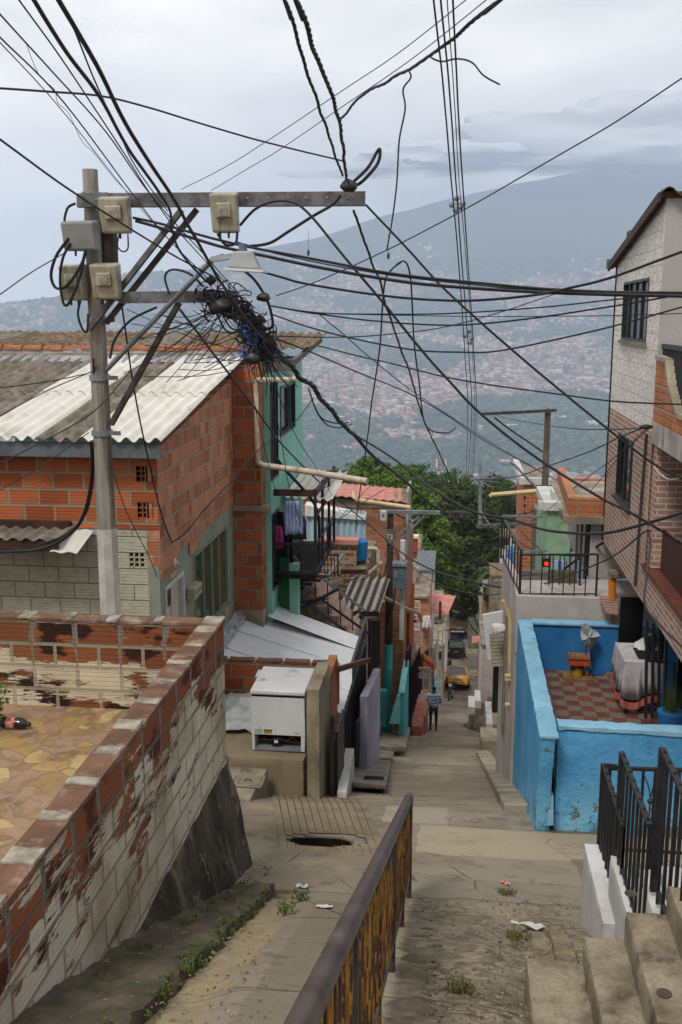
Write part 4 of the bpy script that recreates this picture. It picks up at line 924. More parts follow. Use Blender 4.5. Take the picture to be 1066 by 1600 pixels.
# roof of the green house: weathered sheets in three strips, eave overhanging to the right
e0, e1 = PY(405, 563, GY+.3), PY(463, 560, GY+.3); r1 = PY(511, 524, 20.9)
zf_, zr_ = zY(557, GY+.3)+.0, zY(520, 20.9)
x = -10.9; i = 0
while x < r1.x-.1:
    x2 = min(x+.93, r1.x); fx = max(0, (x2-gx1)/(r1.x-gx1)) if x2 > gx1 else 0
    yst = GY+.32+fx*1.2; m = MB(); m.corr((x, yst, lerp(zf_, zr_, (yst-GY-.32)/4)+.02*(i % 2)), (0, 20.9-yst, zr_-lerp(zf_, zr_, (yst-GY-.32)/4)), (x2-x+.03, 0, 0), .177, .028)
    m.build('roof_sheet', K_asbo if i % 4 != 1 else K_asb, gh, smooth=True); x = x2; i += 1
m = MB(); m.bar((gx0, GY+.3, zf_-.16), (GX+.42, GY+.45, zf_-.16), .1, .2); m.bar((GX+.4, GY+.4, zf_-.12), (GX+.4, yb, lerp(zf_, zr_, .9)-.1), .06, .1); m.build('eave_beam', pm('fascia_grey', '#6b655e', '#544e48', 3), gh)
# white drain pipes on the corner
t = thing('drain_pipe', 'worn white drain pipe framing the narrow window of the green house', 'pipe', (gx1, GY, zf_-2))
P = [PY(461, 585, GY+.25), PY(461, 593, GY), PY(402, 594, GY-.06), PY(400, 600, GY-.06), PY(403, 722, GY-.06)]
MB().tube(P, .045, 8).build('pipe_run', K_pvcw, t, smooth=True)
MB().tube([PY(403, 722, GY-.06), PY(412, 727, GY-.1), PY(490, 738, GY-.35), PY(574, 752, GY-.8)], [.045, .05, .052, .052], 10).build('outlet_pipe', K_pvcw, t, smooth=True)
q_ = PY(513, 742, GY-.47); MB().tube([q_+V(.07*cos(a), .02, .07*sin(a)) for a in [i*.6 for i in range(11)]], .012, 5).build('wire_tie', K_black, t)
m = MB(); pbox_ = [PY(403, 985, 17.55), PY(452, 872, 17.55)]; m.box(GX+.031, pbox_[1].x, 17.55, 17.7, pbox_[0].z-1, pbox_[1].z); m.build('green_front', K_green, gh)
m = MB(); pbox_ = [PY(453, 985, 17.5), PY(466, 882, 17.5)]; m.box(pbox_[0].x, pbox_[1].x, 17.5, 17.7, pbox_[0].z-1, pbox_[1].z); m.build('turquoise_pier', K_mint, gh)
# ---- iron balcony with washing
BY0, BY1, BX = 17.25, 20.0, -2.45
zfl = zY(884, 18); zrl = zY(846, 18); ztp = zY(752, 18)
bal = thing('iron_balcony', 'dark iron balcony with posts and canopy on the side of the green house', 'balcony', (-2.8, 18.6, zfl-.1))
MB().box(GX+.02, BX, BY0, BY1, zfl-.08, zfl).build('floor_slab', K_dark, bal)
def rails(name, par, a, b, z0, z1, n, mat=K_black, r=.012, top=.035, low=True):
    a, b = Vector(a), Vector(b); m = MB(); up = V(0, 0, 1)
    m.bar(a+up*z1, b+up*z1, top, top)
    if low: m.bar(a+up*(z0+.05), b+up*(z0+.05), top*.7, top*.7)
    for i in range(n+1):
        q = a.lerp(b, i/n); w_ = r*2 if 0 < i < n else top; m.bar(q+up*z0, q+up*z1, w_, w_)
    return m.build(name, mat, par)
rails('railing', bal, (BX, BY0, 0), (BX, BY1, 0), zfl, zrl+.1, 5); rails('railing', bal, (GX, BY0, 0), (BX, BY0, 0), zfl, zrl+.1, 3)
for yy in (BY0, lerp(BY0, BY1, .35), lerp(BY0, BY1, .7), BY1): MB().bar((BX, yy, zfl), (BX, yy, ztp-.02), .05).build('post', K_black, bal)
m = MB(); m.bar((BX, BY0, zrl+.62), (BX, BY1, zrl+.62), .04); m.bar((GX, BY0, ztp-.1), (BX, BY0, ztp-.1), .06, .12); m.bar((BX, BY0, ztp-.1), (BX, BY1, ztp-.1), .06, .1); m.build('canopy_beam', K_brownwood, bal)
m = MB(); m.corr((GX+.02, BY0+.7, ztp-.3), (0, 2.6, .12), (.95, 0, -.05), .15, .025); m.build('canopy_sheet', K_asbw, bal, smooth=True)
# washing
def cloth(name, mat, c, w_, h_, lab, ang=0, cat='clothes'):
    m = MB(); nx, nz = 8, 8; vs = []
    for j in range(nz+1):
        for i in range(nx+1):
            f = i/nx-.5; x = f*w_*(1 if j > 1 else .7+.15*j)*(1-.0*j); y = .035*sin(f*14+j*.5)*(.4+j/nz)+.02*mnoise.noise(V(f*5, j, c[0]*9)); vs.append(Vector(c)+V(x*cos(ang)-y*sin(ang), x*sin(ang)+y*cos(ang), -h_*j/nz))
    m.add(vs, [(j*(nx+1)+i, j*(nx+1)+i+1, (j+1)*(nx+1)+i+1, (j+1)*(nx+1)+i) for j in range(nz) for i in range(nx)])
    o = m.build(name, mat, None, lab, cat, 'washing on the iron balcony', smooth=True); s_ = o.modifiers.new('solid', 'SOLIDIFY'); s_.thickness = .012; return o
def stripes(name, a, b, fr, axis=2):
    k = NT(name); sp = k.n('ShaderNodeSeparateXYZ'); k.l(k.pos(), sp.inputs[0]); f = k.math('FRACT', k.math('MULTIPLY', k.math('ADD', sp.outputs[axis], k.math('MULTIPLY', k.noise(4, 3), .1)), fr)); return k.fin(k.mix(k.ss(f, .4, .5), C(a), C(b)), .9, 0, .1)
cloth('shirt', stripes('shirt_blue_stripe', '#7e8fc4', '#b4bde0', 16, 0), PY(458, 783, 17.5), .34, .62, 'pale blue and violet shirt hanging on the iron balcony', .3)
cloth('towel', pm('cloth_pink', '#b5447c', '#a03a70', 6), PY(435, 822, 17.35), .17, .42, 'small pink cloth hanging over the balcony rail', .1)
cloth('trousers', pm('cloth_black', '#15151b', '#1d1c24', 6), PY(444, 800, 17.6), .3, .95, 'black trousers hanging behind the pink cloth', .1)
cloth('shirt', pm('cloth_grey', '#4a4a58', '#5a5866', 6), PY(468, 806, 17.9), .26, .45, 'dark grey shirt hanging right of the blue shirt', .2)
# iron stair and rubble steps under the balcony
st = thing('iron_stair', 'black iron stair rising under the balcony of the green house', 'stair', (-2.6, 19, zfl-2))
a0, a1 = PY(402, 826, 17), PY(568, 952, 19.5)
for (dz, dx) in ((0, 0), (-.75, .1)):
    m = MB(); m.bar(PY(405, 830, 17.2)+V(dx, 0, dz*1.0), PY(568, 952, 19.5)+V(0, 0, dz), .04); m.build('stringer', K_galv if dz == 0 else K_black, st)
m = MB()
for i in range(9):
    q = PY(405, 830, 17.2).lerp(PY(568, 952, 19.5), i/8); m.bar(q, q+V(.02, 0, -.75), .022)
m.build('baluster_row', K_black, st)
for (u0, v0, u1, v1) in ((402, 985, 530, 920), (420, 905, 500, 893), (405, 950, 510, 935), (500, 935, 590, 1000)):
    MB().bar(PY(u0, v0, 17.6), PY(u1, v1, 18.3), .045).build('strut', K_black, st)
m = MB()
for i in range(7):
    q = PY(415+i*13, 938-i*6, 17.5+i*.12); m.box(q.x-.32, q.x+.25, q.y, q.y+.2, q.z-.015, q.z)
m.build('tread_flight', K_steeld, st)
K_rub = pm('rubble_masonry', '#a48673', '#b8a79b', 7, bump=.02, bscale=14, stain='#b3684a', samt=.5, sscale=5)
rs_ = thing('rubble_stair', 'rough stepped masonry stair above the grey sheet roof', 'stair', (-2.9, 19.6, -8.6))
for i in range(6):
    q = PY(478+i*11.5, 917+i*15, 19.4-i*.1); MB().box(q.x-.12, q.x+.24, q.y, q.y+1.2, q.z-1.6, q.z).build('step', K_rub, rs_, bevel=.03)
def streak_mat(s_):
    k = NT('sheet_streaked'); sp = k.n('ShaderNodeSeparateXYZ'); k.l(k.pos(), sp.inputs[0]); f = k.math('FRACT', k.math('DIVIDE', k.math('SUBTRACT', sp.outputs[0], k.math('MULTIPLY', sp.outputs[1], s_)), .2))
    c = k.mix(k.ss(k.math('ADD', f, k.math('MULTIPLY', k.noise(8, 5), .3)), .55, .85), C('#b7b1a5'), C('#4a453e')); return k.fin(k.mix(k.ss(k.noise(3, 5), .5, .8), c, C('#6a645a')), .95, 0, .1)
# corrugated roofs behind the stair
for (pts, lab, Yn) in (([(527, 955), (592, 955), (550, 903), (592, 903)], 'short grey corrugated roof below the corner brick wall', 22), ([(512, 1003), (548, 1003), (530, 960), (566, 960)], 'lower grey corrugated roof beside the rubble stair', 20)):
    a, b, c_, d_ = [PY(pts[i][0], pts[i][1], Yn if i < 2 else Yn+(2.5 if Yn == 22 else 1.5)) for i in range(4)]
    t = thing('corrugated_roof', lab, 'roof', ((a.x+b.x)/2, Yn, a.z-.1)); m = MB(); m.corr(a, c_-a, b-a, .2, .03); m.build('sheet', streak_mat((c_-a).x/(c_-a).y), t, smooth=True); m = MB(); m.bar(a-V(0, 0, .06), b-V(0, 0, .06), .06, .1); m.bar(c_-V(0, 0, .06), d_-V(0, 0, .06), .06, .1); m.build('purlin', K_brownwood, t)
# ================================================================ freezer terrace
TZ = -5.8
K_terrc = pm('terrace_screed', '#8b7f66', '#786c54', 1.6, bump=.005, stain='#4d4434', samt=.4)
ft = MB(); ft.hexa([(-3.8, 12.02, -7.4), (-1.9, 12.02, -7.4), (-1.9, 14.2, -7.4), (-3.8, 14.2, -7.4), (-3.8, 12.2, TZ), (-1.9, 12.2, TZ), (-1.9, 14.2, TZ), (-3.8, 14.2, TZ)])
ft.build('terrace_block', K_terrc, None, kind='structure', rough=(.09, .014))
MB().hexa([(-3.79, 11.15, -6.4), (-2.38, 11.15, -6.4), (-2.34, 12.03, -6.4), (-3.79, 12.03, -6.4), (-3.79, 11.2, -5.86), (-2.42, 11.2, -5.86), (-2.36, 12.03, -5.86), (-3.79, 12.03, -5.86)]).build('concrete_step', K_conc_lt, None, 'concrete slab step with an inspection cover, below the freezer terrace', 'step', rough=(.05, .008))
q = PZ(388, 1222, -5.86); mc = thing('inspection_cover', 'square worn inspection cover set in the slab step below the freezer', 'cover', (q.x, q.y, -5.86))
MB().box(q.x-.21, q.x+.2, q.y-.17, q.y+.17, -5.858, -5.845).build('cover_plate', K_conc, mc, bevel=.006)
m = MB(); 
for s_ in (.2, .15): 
    for (xa, xb, y_a, y_b) in ((-s_, s_, -s_*.8, -s_*.8+.012), (-s_, s_, s_*.8-.012, s_*.8), (-s_, -s_+.012, -s_*.8, s_*.8), (s_-.012, s_, -s_*.8, s_*.8)): m.box(q.x+xa, q.x+xb, q.y+y_a, q.y+y_b, -5.846, -5.838+(.001 if xb-xa < .1 else 0))
m.build('rim', K_conc_lt, mc)
m = MB(); m.tube([(q.x-.05, q.y, -5.845), (q.x-.03, q.y, -5.815), (q.x+.03, q.y, -5.815), (q.x+.05, q.y, -5.845)], .008, 6); m.build('handle', K_steeld, mc)
# concrete end wall (pillar)
px0, px1 = PY(479, 1150, 12.0).x, PY(499.5, 1150, 12.0).x
cp = MB(); cp.hexa([(px0, 11.98, -7.2), (px1, 11.98, -7.2), (px1, 13.1, -7.2), (px0, 13.1, -7.2), (px0, 12.0, -4.72), (px1, 12.0, -4.72), (px1, 13.05, -4.72), (px0, 13.05, -4.72)])
cp.build('end_wall', K_plas, None, 'tan plastered end wall right of the white freezer', 'wall', rough=(.06, .006))
bw_ = thing('block_wall', 'low terracotta block wall behind the white freezer', 'wall', (-2.9, 14.3, TZ)); m = MB(); m.wall((-3.8, 14.18, TZ), (2.13, 0, 0), (0, 0, .62), (0, .13, 0)); m.build('masonry', K_blk_raw, bw_)
m = MB(); x = -3.8
while x < -1.75: m.box(x, min(x+.39, -1.68), 14.165, 14.325, TZ+.62, TZ+.66); x += .43
m.build('coping', K_cop, bw_, rough=(.06, .005))
bw2 = thing('block_wall', 'short raw block wall behind the tan end wall, beside the black fence', 'wall', (px1, 13.6, -6)); m = MB(); m.box(px0+.03, px1-.02, 13.1, 14.15, -7.2, -5.0); m.build('masonry', K_blk_raw, bw2)
# freezer
fx0, fx1 = PY(394, 1140, 12.4).x, PY(476, 1140, 12.4).x; fy0, fy1 = 12.4, 13.3; fz0, fz1 = TZ+.02, -4.98
fz_ = thing('chest_freezer', 'old white chest freezer with open motor compartment on the terrace', 'freezer', ((fx0+fx1)/2, 12.85, TZ))
K_frz = pm('freezer_white', '#cdd0d2', '#c0c4c7', 1.5, rough=.4, spec=.5, stain='#8b8378', samt=.2, sscale=3, fine=.08)
m = MB(); cz = fz0+.23; m.box(fx0, fx1, fy0+.3, fy1, fz0, fz1); m.box(fx0, fx1, fy0, fy0+.3, cz, fz1); m.box(fx0, fx0+.035, fy0, fy0+.3, fz0, cz); m.box(fx1-.05, fx1, fy0, fy0+.3, fz0, cz)
m.build('body', K_frz, fz_, bevel=.006)
K_lid = pm('freezer_lid', '#d0d2d3', '#c8caca', 3, rough=.4, spec=.5, fine=.05, stain='#55524d', samt=.3, sscale=2.6)
MB().box(fx0-.015, fx1+.012, fy0-.02, fy1+.02, fz1+.006, fz1+.065).build('lid', K_lid, fz_, bevel=.014)
MB().box(fx0+.0, fx1-.0, fy0+.0, fy1, fz1-.03, fz1+.006).build('seal', pm('seal_grey', '#8c8d8c'), fz_)
MB().box(fx0-.06, fx0-.02, fy1-.35, fy1-.1, fz1+.01, fz1+.055).build('handle', K_frz, fz_, bevel=.01)
MB().box(fx0+.036, fx1-.051, fy0+.28, fy0+.295, fz0, cz).build('compartment_back', K_dark, fz_)
MB().box(fx0+.036, fx1-.051, fy0+.0, fy0+.28, fz0, fz0+.03).build('motor_tray', K_galv, fz_)
cx_ = lerp(fx0, fx1, .45); m = MB(); m.sphere((cx_, fy0+.14, fz0+.1), .075, 14, 10, (1, 1, 1.0)); m.cyl((cx_, fy0+.14, fz0+.03), (cx_, fy0+.14, fz0+.06), .09, n=12); cmp_ = m.build('compressor', K_black, fz_, smooth=True)
MB().box(cx_-.03, cx_+.02, fy0+.05, fy0+.064, fz0+.09, fz0+.13).build('compressor_plate', K_litter, cmp_)
m = MB()
for (a, b) in ((.1, .35), (.6, .9), (.15, .85)): m.tube([(lerp(fx0, fx1, a), fy0+.1, fz0+.1), (lerp(fx0, fx1, (a+b)/2), fy0+.05, fz0+.15+a*.05), (lerp(fx0, fx1, b), fy0+.12, fz0+.07)], .007, 6)
m.build('copper_tube', pm('copper', '#7a4a32', '#94603f', 9, rough=.4, metal=.6), fz_)
def label_plate(par, x0, x1, z0, z1, y, base, bands):
    p_ = MB().box(x0, x1, y-.004, y-.001, z0, z1).build('sticker', base, par)
    for (a, b, c_, d_, mt_) in bands: MB().box(lerp(x0, x1, a), lerp(x0, x1, b), y-.0065, y-.0042, lerp(z0, z1, c_), lerp(z0, z1, d_)).build('print', mt_, p_)
K_stg = pm('sticker_green', '#4fa77a', '#5db387', 30, fine=0); K_sty = pm('sticker_yellow', '#c99a1a', '#d0a328', 30, fine=0)
label_plate(fz_, fx0+.035, fx0+.135, cz+.02, cz+.075, fy0, K_stg, [(.1, .5, .6, .8, K_litter), (.1, .9, .3, .4, K_litter), (.1, .7, .12, .2, K_litter)])
label_plate(fz_, fx0+.16, fx0+.275, cz+.015, cz+.075, fy0, K_sty, [(0, 1, .72, 1, K_black), (.1, .9, .45, .52, K_black), (.1, .8, .25, .32, K_black)])
label_plate(fz_, fx1-.14, fx1-.08, cz+.03, cz+.05, fy0, pm('sticker_pale', '#a9acae'), [])
# tarpaulin lying left of the freezer
def tarpf(a, b):
    x = lerp(-3.6, fx0-.02, a); y = lerp(12.9, 13.9, b); e = mnoise.noise(V(x*5, y*5, 0))
    return (x+e*.04, y+e*.1*(1-b), TZ+.02+max(0, .22*sin(pi*a*.9)*(.3+.7*b)+.11*e))
K_tarp = pm('tarpaulin_grey', '#a5a8ab', '#8f9295', 5, rough=.45, spec=.5, stain='#6a6b6c', samt=.3)
o = lump('tarpaulin', tarpf, 40, 26, K_tarp, .02, 5, label='crumpled silver grey tarpaulin lying left of the white freezer', cat='tarpaulin')
# lean-to sheet roof
lr = thing('lean_to_roof', 'wide grey metal sheet roof sloping over the yard behind the freezer', 'roof', (-2.7, 16, -6.2))
LZ0, LZ1, LX0, LX1 = -5.3, -6.03, -3.72, -1.6
def ribsheet(y0a, y1a, y0b, y1b, dz, mat=K_galvl, x0=LX0, x1=LX1):
    n = 2*int(abs(y1a-y0a)/.1); vs = []; W_ = 0; m = MB(); prof = []
    for i in range(n+1):
        f = i/n; h = .012 if i % 4 in (1, 2) else 0; prof.append((f, h))
        if i % 4 in (0, 2): prof.append((f+.004, 0 if h == 0.012 and i % 4 == 2 else h))
    for f, h in prof:
        vs.append((x0, lerp(y0a, y1a, f), LZ0+dz+h)); vs.append((x1, lerp(y0b, y1b, f), LZ1+dz+h))
    nn = len(prof); m.add(vs, [(2*i, 2*i+1, 2*i+3, 2*i+2) for i in range(nn-1)])
    o = m.build('roof_sheet', mat, lr); s_ = o.modifiers.new('solid', 'SOLIDIFY'); s_.thickness = .006; return o
ribsheet(14.35, 15.3, 14.35, 15.4, 0); ribsheet(15.2, 16.15, 15.3, 16.4, .014); ribsheet(16.05, 16.9, 16.3, 17.9, .028)
ribsheet(16.8, 17.5, 17.2, 17.9, .045, K_galvl, -3.25)
m = MB(); m.bar((LX0-.0, 14.35, LZ0+.05), (LX0, 17.1, LZ0+.07), .16, .012); m.build('flashing', K_asbw, lr)
b0, b1 = PY(497, 1055, 13.3), PY(578, 1031, 15.3)
MB().bar(b0, b1, .05, .08).build('edge_beam', pm('beam_redbrown', '#6d4636', '#59382b', 5), lr)
# crumpled foil flashing beside the wall
lump('foil_flashing', lambda a, b: (lerp(-3.79, -3.6, a), lerp(14.6, 17.2, b), -5.2+.06*mnoise.noise(V(a*4, b*22, 0))-.1*a+.08), 8, 60, K_tarp, .012, 8, label='crumpled foil flashing between the metal roof and the sage house wall', cat='flashing')
# black gate fence, door frame, white low walls, lilac wall
bf = thing('iron_fence', 'tall black iron fence under the edge of the grey metal roof', 'fence', (-1.6, 15, -7.4))
m = MB(); n = 22
for i in range(n+1):
    y = lerp(13.2, 18.0, i/n); m.bar((-1.6, y, gz(y)+.05), (-1.6, y, -5.95 if y < 15.5 else -5.6), .022)
m.build('bars', K_black, bf); m = MB(); m.bar((-1.6, 13.2, gz(13.2)+.2), (-1.6, 18, gz(18)+.4), .035); m.bar((-1.6, 13.2, -6.0), (-1.6, 18, -6.0), .035); m.bar((-1.6, 15.5, -5.6), (-1.6, 18, -5.6), .04); m.build('rails', K_black, bf)
gp = PY(520, 1200, 12.6); MB().box(gp.x-.03, gp.x+.03, 12.5, 12.6, -6.7, -5.3).build('gate_post', K_poled, None, 'narrow dark gate post against the tan end wall', 'post')
MB().box(gp.x+.04, gp.x+.07, 12.6, 13.4, -6.8, -5.55).build('gate_leaf', K_black, None, 'black gate leaf right of the tan end wall', 'gate')
def wedge(name, u0, v0, u1, v1, Ya, Yb, wd, mat, lab, cat='wall', zb=None, top=None):
    a, b = PY(u0, v0, Ya), PY(u1, v1, Yb); m = MB(); z0 = gz(Ya)-.5; z1 = gz(Yb)-.5
    m.hexa([(a.x, Ya, z0), (a.x+wd, Ya, z0), (b.x+wd, Yb, z1), (b.x, Yb, z1), (a.x, Ya, a.z), (a.x+wd, Ya, a.z), (b.x+wd, Yb, b.z), (b.x, Yb, b.z)]); return m.build(name, mat, None, lab, cat, rough=(.07, .007))
wedge('low_wall', 526, 1237, 540, 1168, 12.4, 14.2, .14, K_white, 'white sloping low wall at the foot of the black gate')
wedge('low_wall', 556, 1128, 560, 1117, 16.0, 17.0, .07, K_lilac, 'thin pale lilac low wall left of the taller lilac wall')
wedge('low_wall', 562, 1088, 584, 1044, 15.6, 18.9, .14, K_lilac, 'lilac plastered wall with a weathered top, beside the black fence')
# street edge slabs on the left
def slab(name, pts, th, mat, lab, cat='slab', bev=.015, kind=None):
    P = [Vector(p_) for p_ in pts]; m = MB(); m.prism(P, (0, 0, -th)); return m.build(name, mat, None, lab, cat, kind=kind, rough=(.07, .012))
def pg(u, v, dz): return PG(u, v, dz)
slab('concrete_slab', [pg(550, 1222, .16), pg(605, 1226, .16), pg(612, 1188, .2), pg(556, 1182, .2)], .09, pm('slab_dark', '#8a8478', '#6d685d', 2, bump=.004, stain='#3a3630', samt=.4), 'dark concrete slab bridging the gutter, nearest on the left')
slab('concrete_slab', [pg(566, 1182, .18), pg(614, 1184, .18), pg(616, 1174, .2), pg(572, 1170, .2)], .1, K_conc_lt, 'pale narrow slab just above the dark gutter slab')
slab('concrete_slab', [pg(591, 1166, .25), pg(634, 1166, .25), pg(643, 1130, .3), pg(600, 1128, .3)], .16, K_conc_lt, 'wide pale concrete slab below the turquoise walls')
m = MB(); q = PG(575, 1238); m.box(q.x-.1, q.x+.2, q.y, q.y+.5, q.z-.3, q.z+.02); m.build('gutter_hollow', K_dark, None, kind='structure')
# ================================================================ middle distance, left row
def pbox(m, u0, u1, vt, vb, Y, dep):
    a, b = PY(u0, vb, Y), PY(u1, vt, Y); m.box(a.x, b.x, Y, Y+dep, a.z, b.z); return m
def hbox(name, lab, u0, u1, vt, Y, dep, mat, cat='house', cap=None, capm=None):
    a, b = PY(u0, 900, Y), PY(u1, vt, Y); zb = gz(Y+dep)-.8
    t = thing(name, lab, cat, ((a.x+b.x)/2, Y, zb)); MB().box(a.x, b.x, Y, Y+dep, zb, b.z).build('walls', mat, t)
    if not cap: MB().box(a.x+.02, b.x-.02, Y+.02, Y+dep-.02, b.z+.002, b.z+.03).build('roof_screed', K_conc, t)
    if cap: MB().box(a.x-.06, b.x+.06, Y-.06, Y+dep, b.z+.003, b.z+cap).build('roof_slab', capm or K_conc_lt, t)
    return t
def win(par, u0, u1, vt, vb, Y, gl=K_glass, frame=K_black, nm='window', bars=2, proud=.03):
    a, b = PY(u0, vb, Y), PY(u1, vt, Y); m = MB(); t = max(.02, (b.x-a.x)*.07)
    m.box(a.x, a.x+t, Y-proud, Y-.002, a.z, b.z); m.box(b.x-t, b.x, Y-proud, Y-.002, a.z, b.z); m.box(a.x+t, b.x-t, Y-proud, Y-.002, b.z-t, b.z); m.box(a.x+t, b.x-t, Y-proud, Y-.002, a.z, a.z+t)
    for i in range(1, bars): x = lerp(a.x, b.x, i/bars); m.box(x-t*.35, x+t*.35, Y-proud, Y-.002, a.z+t, b.z-t)
    w_ = m.build(nm, frame, par); MB().box(a.x+t, b.x-t, Y-.012, Y-.003, a.z+t, b.z-t).build('pane', gl, w_); return w_
def fence2(name, lab, a, b, h, n, mat=K_black, cat='railing', r=.02, extra=None, grp=None):
    a, b = Vector(a), Vector(b); t = thing(name, lab, cat, (a+b)/2, grp); up = V(0, 0, 1)
    m = MB(); m.bar(a+up*h, b+up*h, r*1.6); m.bar(a+up*.08, b+up*.08, r*1.2); m.build('rails', mat, t)
    m = MB()
    for i in range(n+1): q = a.lerp(b, i/n); m.bar(q, q+up*h, r if 0 < i < n else r*1.8)
    m.build('balusters', mat, t); return t
ph = hbox('brick_house', 'orange brick house with a pink sheet roof, left of the leafy tree', 470, 633, 783, 29, 2, K_brk_far)
a, b, c_, d_ = PY(466, 769, 28.8), PY(635, 784, 28.8), PY(476, 750, 31), PY(641, 759, 31)
m = MB(); m.corr(a, c_-a, b-a, .25, .018, .02, 6); m.build('roof', K_pinkroof, ph, smooth=True)
m = MB(); pbox(m, 520, 628, 785, 792, 28.97, .05); m.build('ring_beam', K_conc_lt, ph)
m = MB(); e = PY(634, 790, 28.9); m.box(e.x, e.x+.08, 28.9, 31, e.z-1.5, PY(634, 768, 29).z); m.build('fascia', K_conc_lt, ph)
MB().tube([PY(553, 768, 28.7), PY(553, 777, 28.6), PY(558, 781, 28.6), PY(600, 787, 28.4), PY(642, 793, 28.2)], .06, 8).build('drain_pipe', K_pvc, None, 'cream pipe slanting across the orange brick wall under the pink roof', 'pipe', smooth=True)
K_bsheet = pm('pale_blue_sheet', '#a9bfcb', '#9bb2bf', 1.2, rough=.6, stain='#6b655c', samt=.45, sscale=2.2, st=(3, 3, .2))
t = thing('sheet_wall', 'pale blue vertical corrugated sheet wall below the pink roof', 'wall', (-4, 26, -9))
a, b = PY(478, 876, 26), PY(571, 876, 26); zt0, zt1 = PY(478, 788, 26).z, PY(571, 806, 26).z
m = MB(); m.corr((a.x, 26, a.z-.3), (0, .001, lerp(zt0, zt1, .5)-a.z+.3), (b.x-a.x, 0, 0), .16, .02); m.build('sheet', K_bsheet, t, smooth=True)
m = MB(); m.hexa([(a.x, 25.9, zt0-.3), (b.x, 25.9, zt1-.1), (b.x, 26.3, zt1-.1), (a.x, 26.3, zt0-.3), (a.x, 25.9, zt0), (b.x, 25.9, zt1), (b.x, 26.3, zt1+.03), (a.x, 26.3, zt0+.03)]); m.build('mortar_cap', K_litter, t)
t = hbox('brick_parapet', 'old brick parapet wall with a pink cap under the pale blue sheet wall', 462, 557, 850, 25, .25, K_brk_old, 'wall'); a, b = PY(498, 850, 24.9), PY(560, 845, 24.9); MB().box(a.x, b.x, 24.9, 25.3, a.z+.001, b.z+.01).build('coping', K_pinkroof, t)
t = hbox('brick_house', 'dim brick house body under the old parapet, beside the iron balcony', 470, 572, 893, 24.6, 3.5, K_brk_old)
fence2('railing', 'short black railing at the foot of the pale blue sheet wall', PY(556, 890, 25.2), PY(570, 890, 25.2), .24, 3)
m = MB(); m.bar(PY(533, 893, 24.2), PY(572, 893, 24.2), .1, .1); m.build('lintel', K_brownwood, None, 'dark red timber beam below the old brick parapet', 'beam')
fence2('railing', 'rusty slanting balcony rail in front of the old brick parapet', PY(497, 900, 22), PY(528, 900, 22)+V(0, 0, 0), .5, 6, K_brownwood)
m = MB(); m.bar(PY(536, 866, 23.0), PY(508, 908, 21.5), .06); m.build('hand_rail', K_galv, None, 'pale slanting hand rail left of the corrugated roof', 'rail')
fr = thing('white_pipework', 'white pipe frame standing between the blue sheet wall and the dark pole', 'frame', PY(592, 905, 26)); m = MB(); m.tube([PY(556, 857, 26), PY(588, 857, 26), PY(591, 861, 26), PY(589, 905, 26)], .05, 8); m.build('pipe', K_pvcw, fr, smooth=True)
MB().tube([PY(574, 898, 25), PY(590, 884, 25), PY(597, 878, 25)], .05, 7).build('pipe_branch', K_pvcw, fr, smooth=True)
t = hbox('brick_house', 'red brick house wall right behind the dark pole', 566, 636, 862, 30.5, 5, K_brk_far)
win(t, 604, 611, 905, 935, 30.5, K_dark)
pbx = MB(); pbox(pbx, 566, 636, 858, 864, 30.35, .2); pbx.build('ledge', K_conc_lt, t)
# orange stucco pieces
t = thing('orange_house', 'burnt orange plastered house front behind the turquoise pole foot', 'house', PY(622, 1060, 31))
m = MB(); pbox(m, 575, 640, 962, 1062, 31, 4); m.build('walls', K_orange, t); m = MB(); pbox(m, 576, 604, 975, 1040, 30.97, .02); m.build('doorway', K_dark, t); m = MB(); pbox(m, 612, 641, 958, 962, 30.8, 1); m.build('ledge', K_orange, t)
win(t, 615, 634, 1000, 1018, 31, K_dark); win(t, 614, 622, 1032, 1056, 31, K_dark)
# cabinet on the white post
t = thing('meter_cabinet', 'grey blue electricity cabinet on a white post beside the dark pole', 'cabinet', PY(625, 1000, 27)); m = MB(); pbox(m, 613.5, 635, 884, 920, 26.9, .3); m.build('cabinet', pm('cabinet_bluegrey', '#5f6d78', '#56636e', 4, rough=.5), t, bevel=.01)
m = MB(); pbox(m, 613, 636, 881, 885, 26.85, .4); m.build('cabinet_top', K_galv, t); m = MB(); pbox(m, 624, 633, 845, 1000, 27.25, .15); m.build('post', K_white, t); m = MB(); pbox(m, 615, 621, 893, 903, 26.88, .02); m.build('door_panel', K_galv, t)
# middle pole
MY = 28.; mz0 = gz(MY)-.3; mzt = zY(797, MY); mzs = zY(1003, MY)
xa, xb = PY(605.5, 1120, MY).x, PY(610.5, 800, MY).x
mp_ = thing('utility_pole', 'dark utility pole with turquoise painted foot in the middle distance', 'pole', (xa, MY, mz0))
xs_ = lerp(xa, xb, (mzs-zY(1120, MY))/(mzt-zY(1120, MY)))
MB().tube([(xa, MY, mz0), (xs_, MY, mzs)], [.135, .122], 8).build('painted_foot', K_turq, mp_); MB().tube([(xs_, MY, mzs), (xb, MY, mzt)], [.118, .085], 8).build('shaft', K_poled, mp_)
MB().cyl((xs_, MY, mzs-.42), (xs_, MY, mzs-.36), .133, n=10).build('band', K_turq, mp_)
MB().bar(PY(592, 799, MY-.12), PY(688, 801, MY-.12), .09, .1).build('crossarm', K_galv, mp_); MB().bar(PY(660, 800, MY-.12), PY(735, 802, MY-.12), .06, .07).build('crossarm', K_steeld, mp_)
for (u0, u1) in ((663, 624), (655, 612)): MB().bar(PY(u0, 806, MY-.1), PY(u1, 846, MY-.1), .05).build('brace', K_galv, mp_)
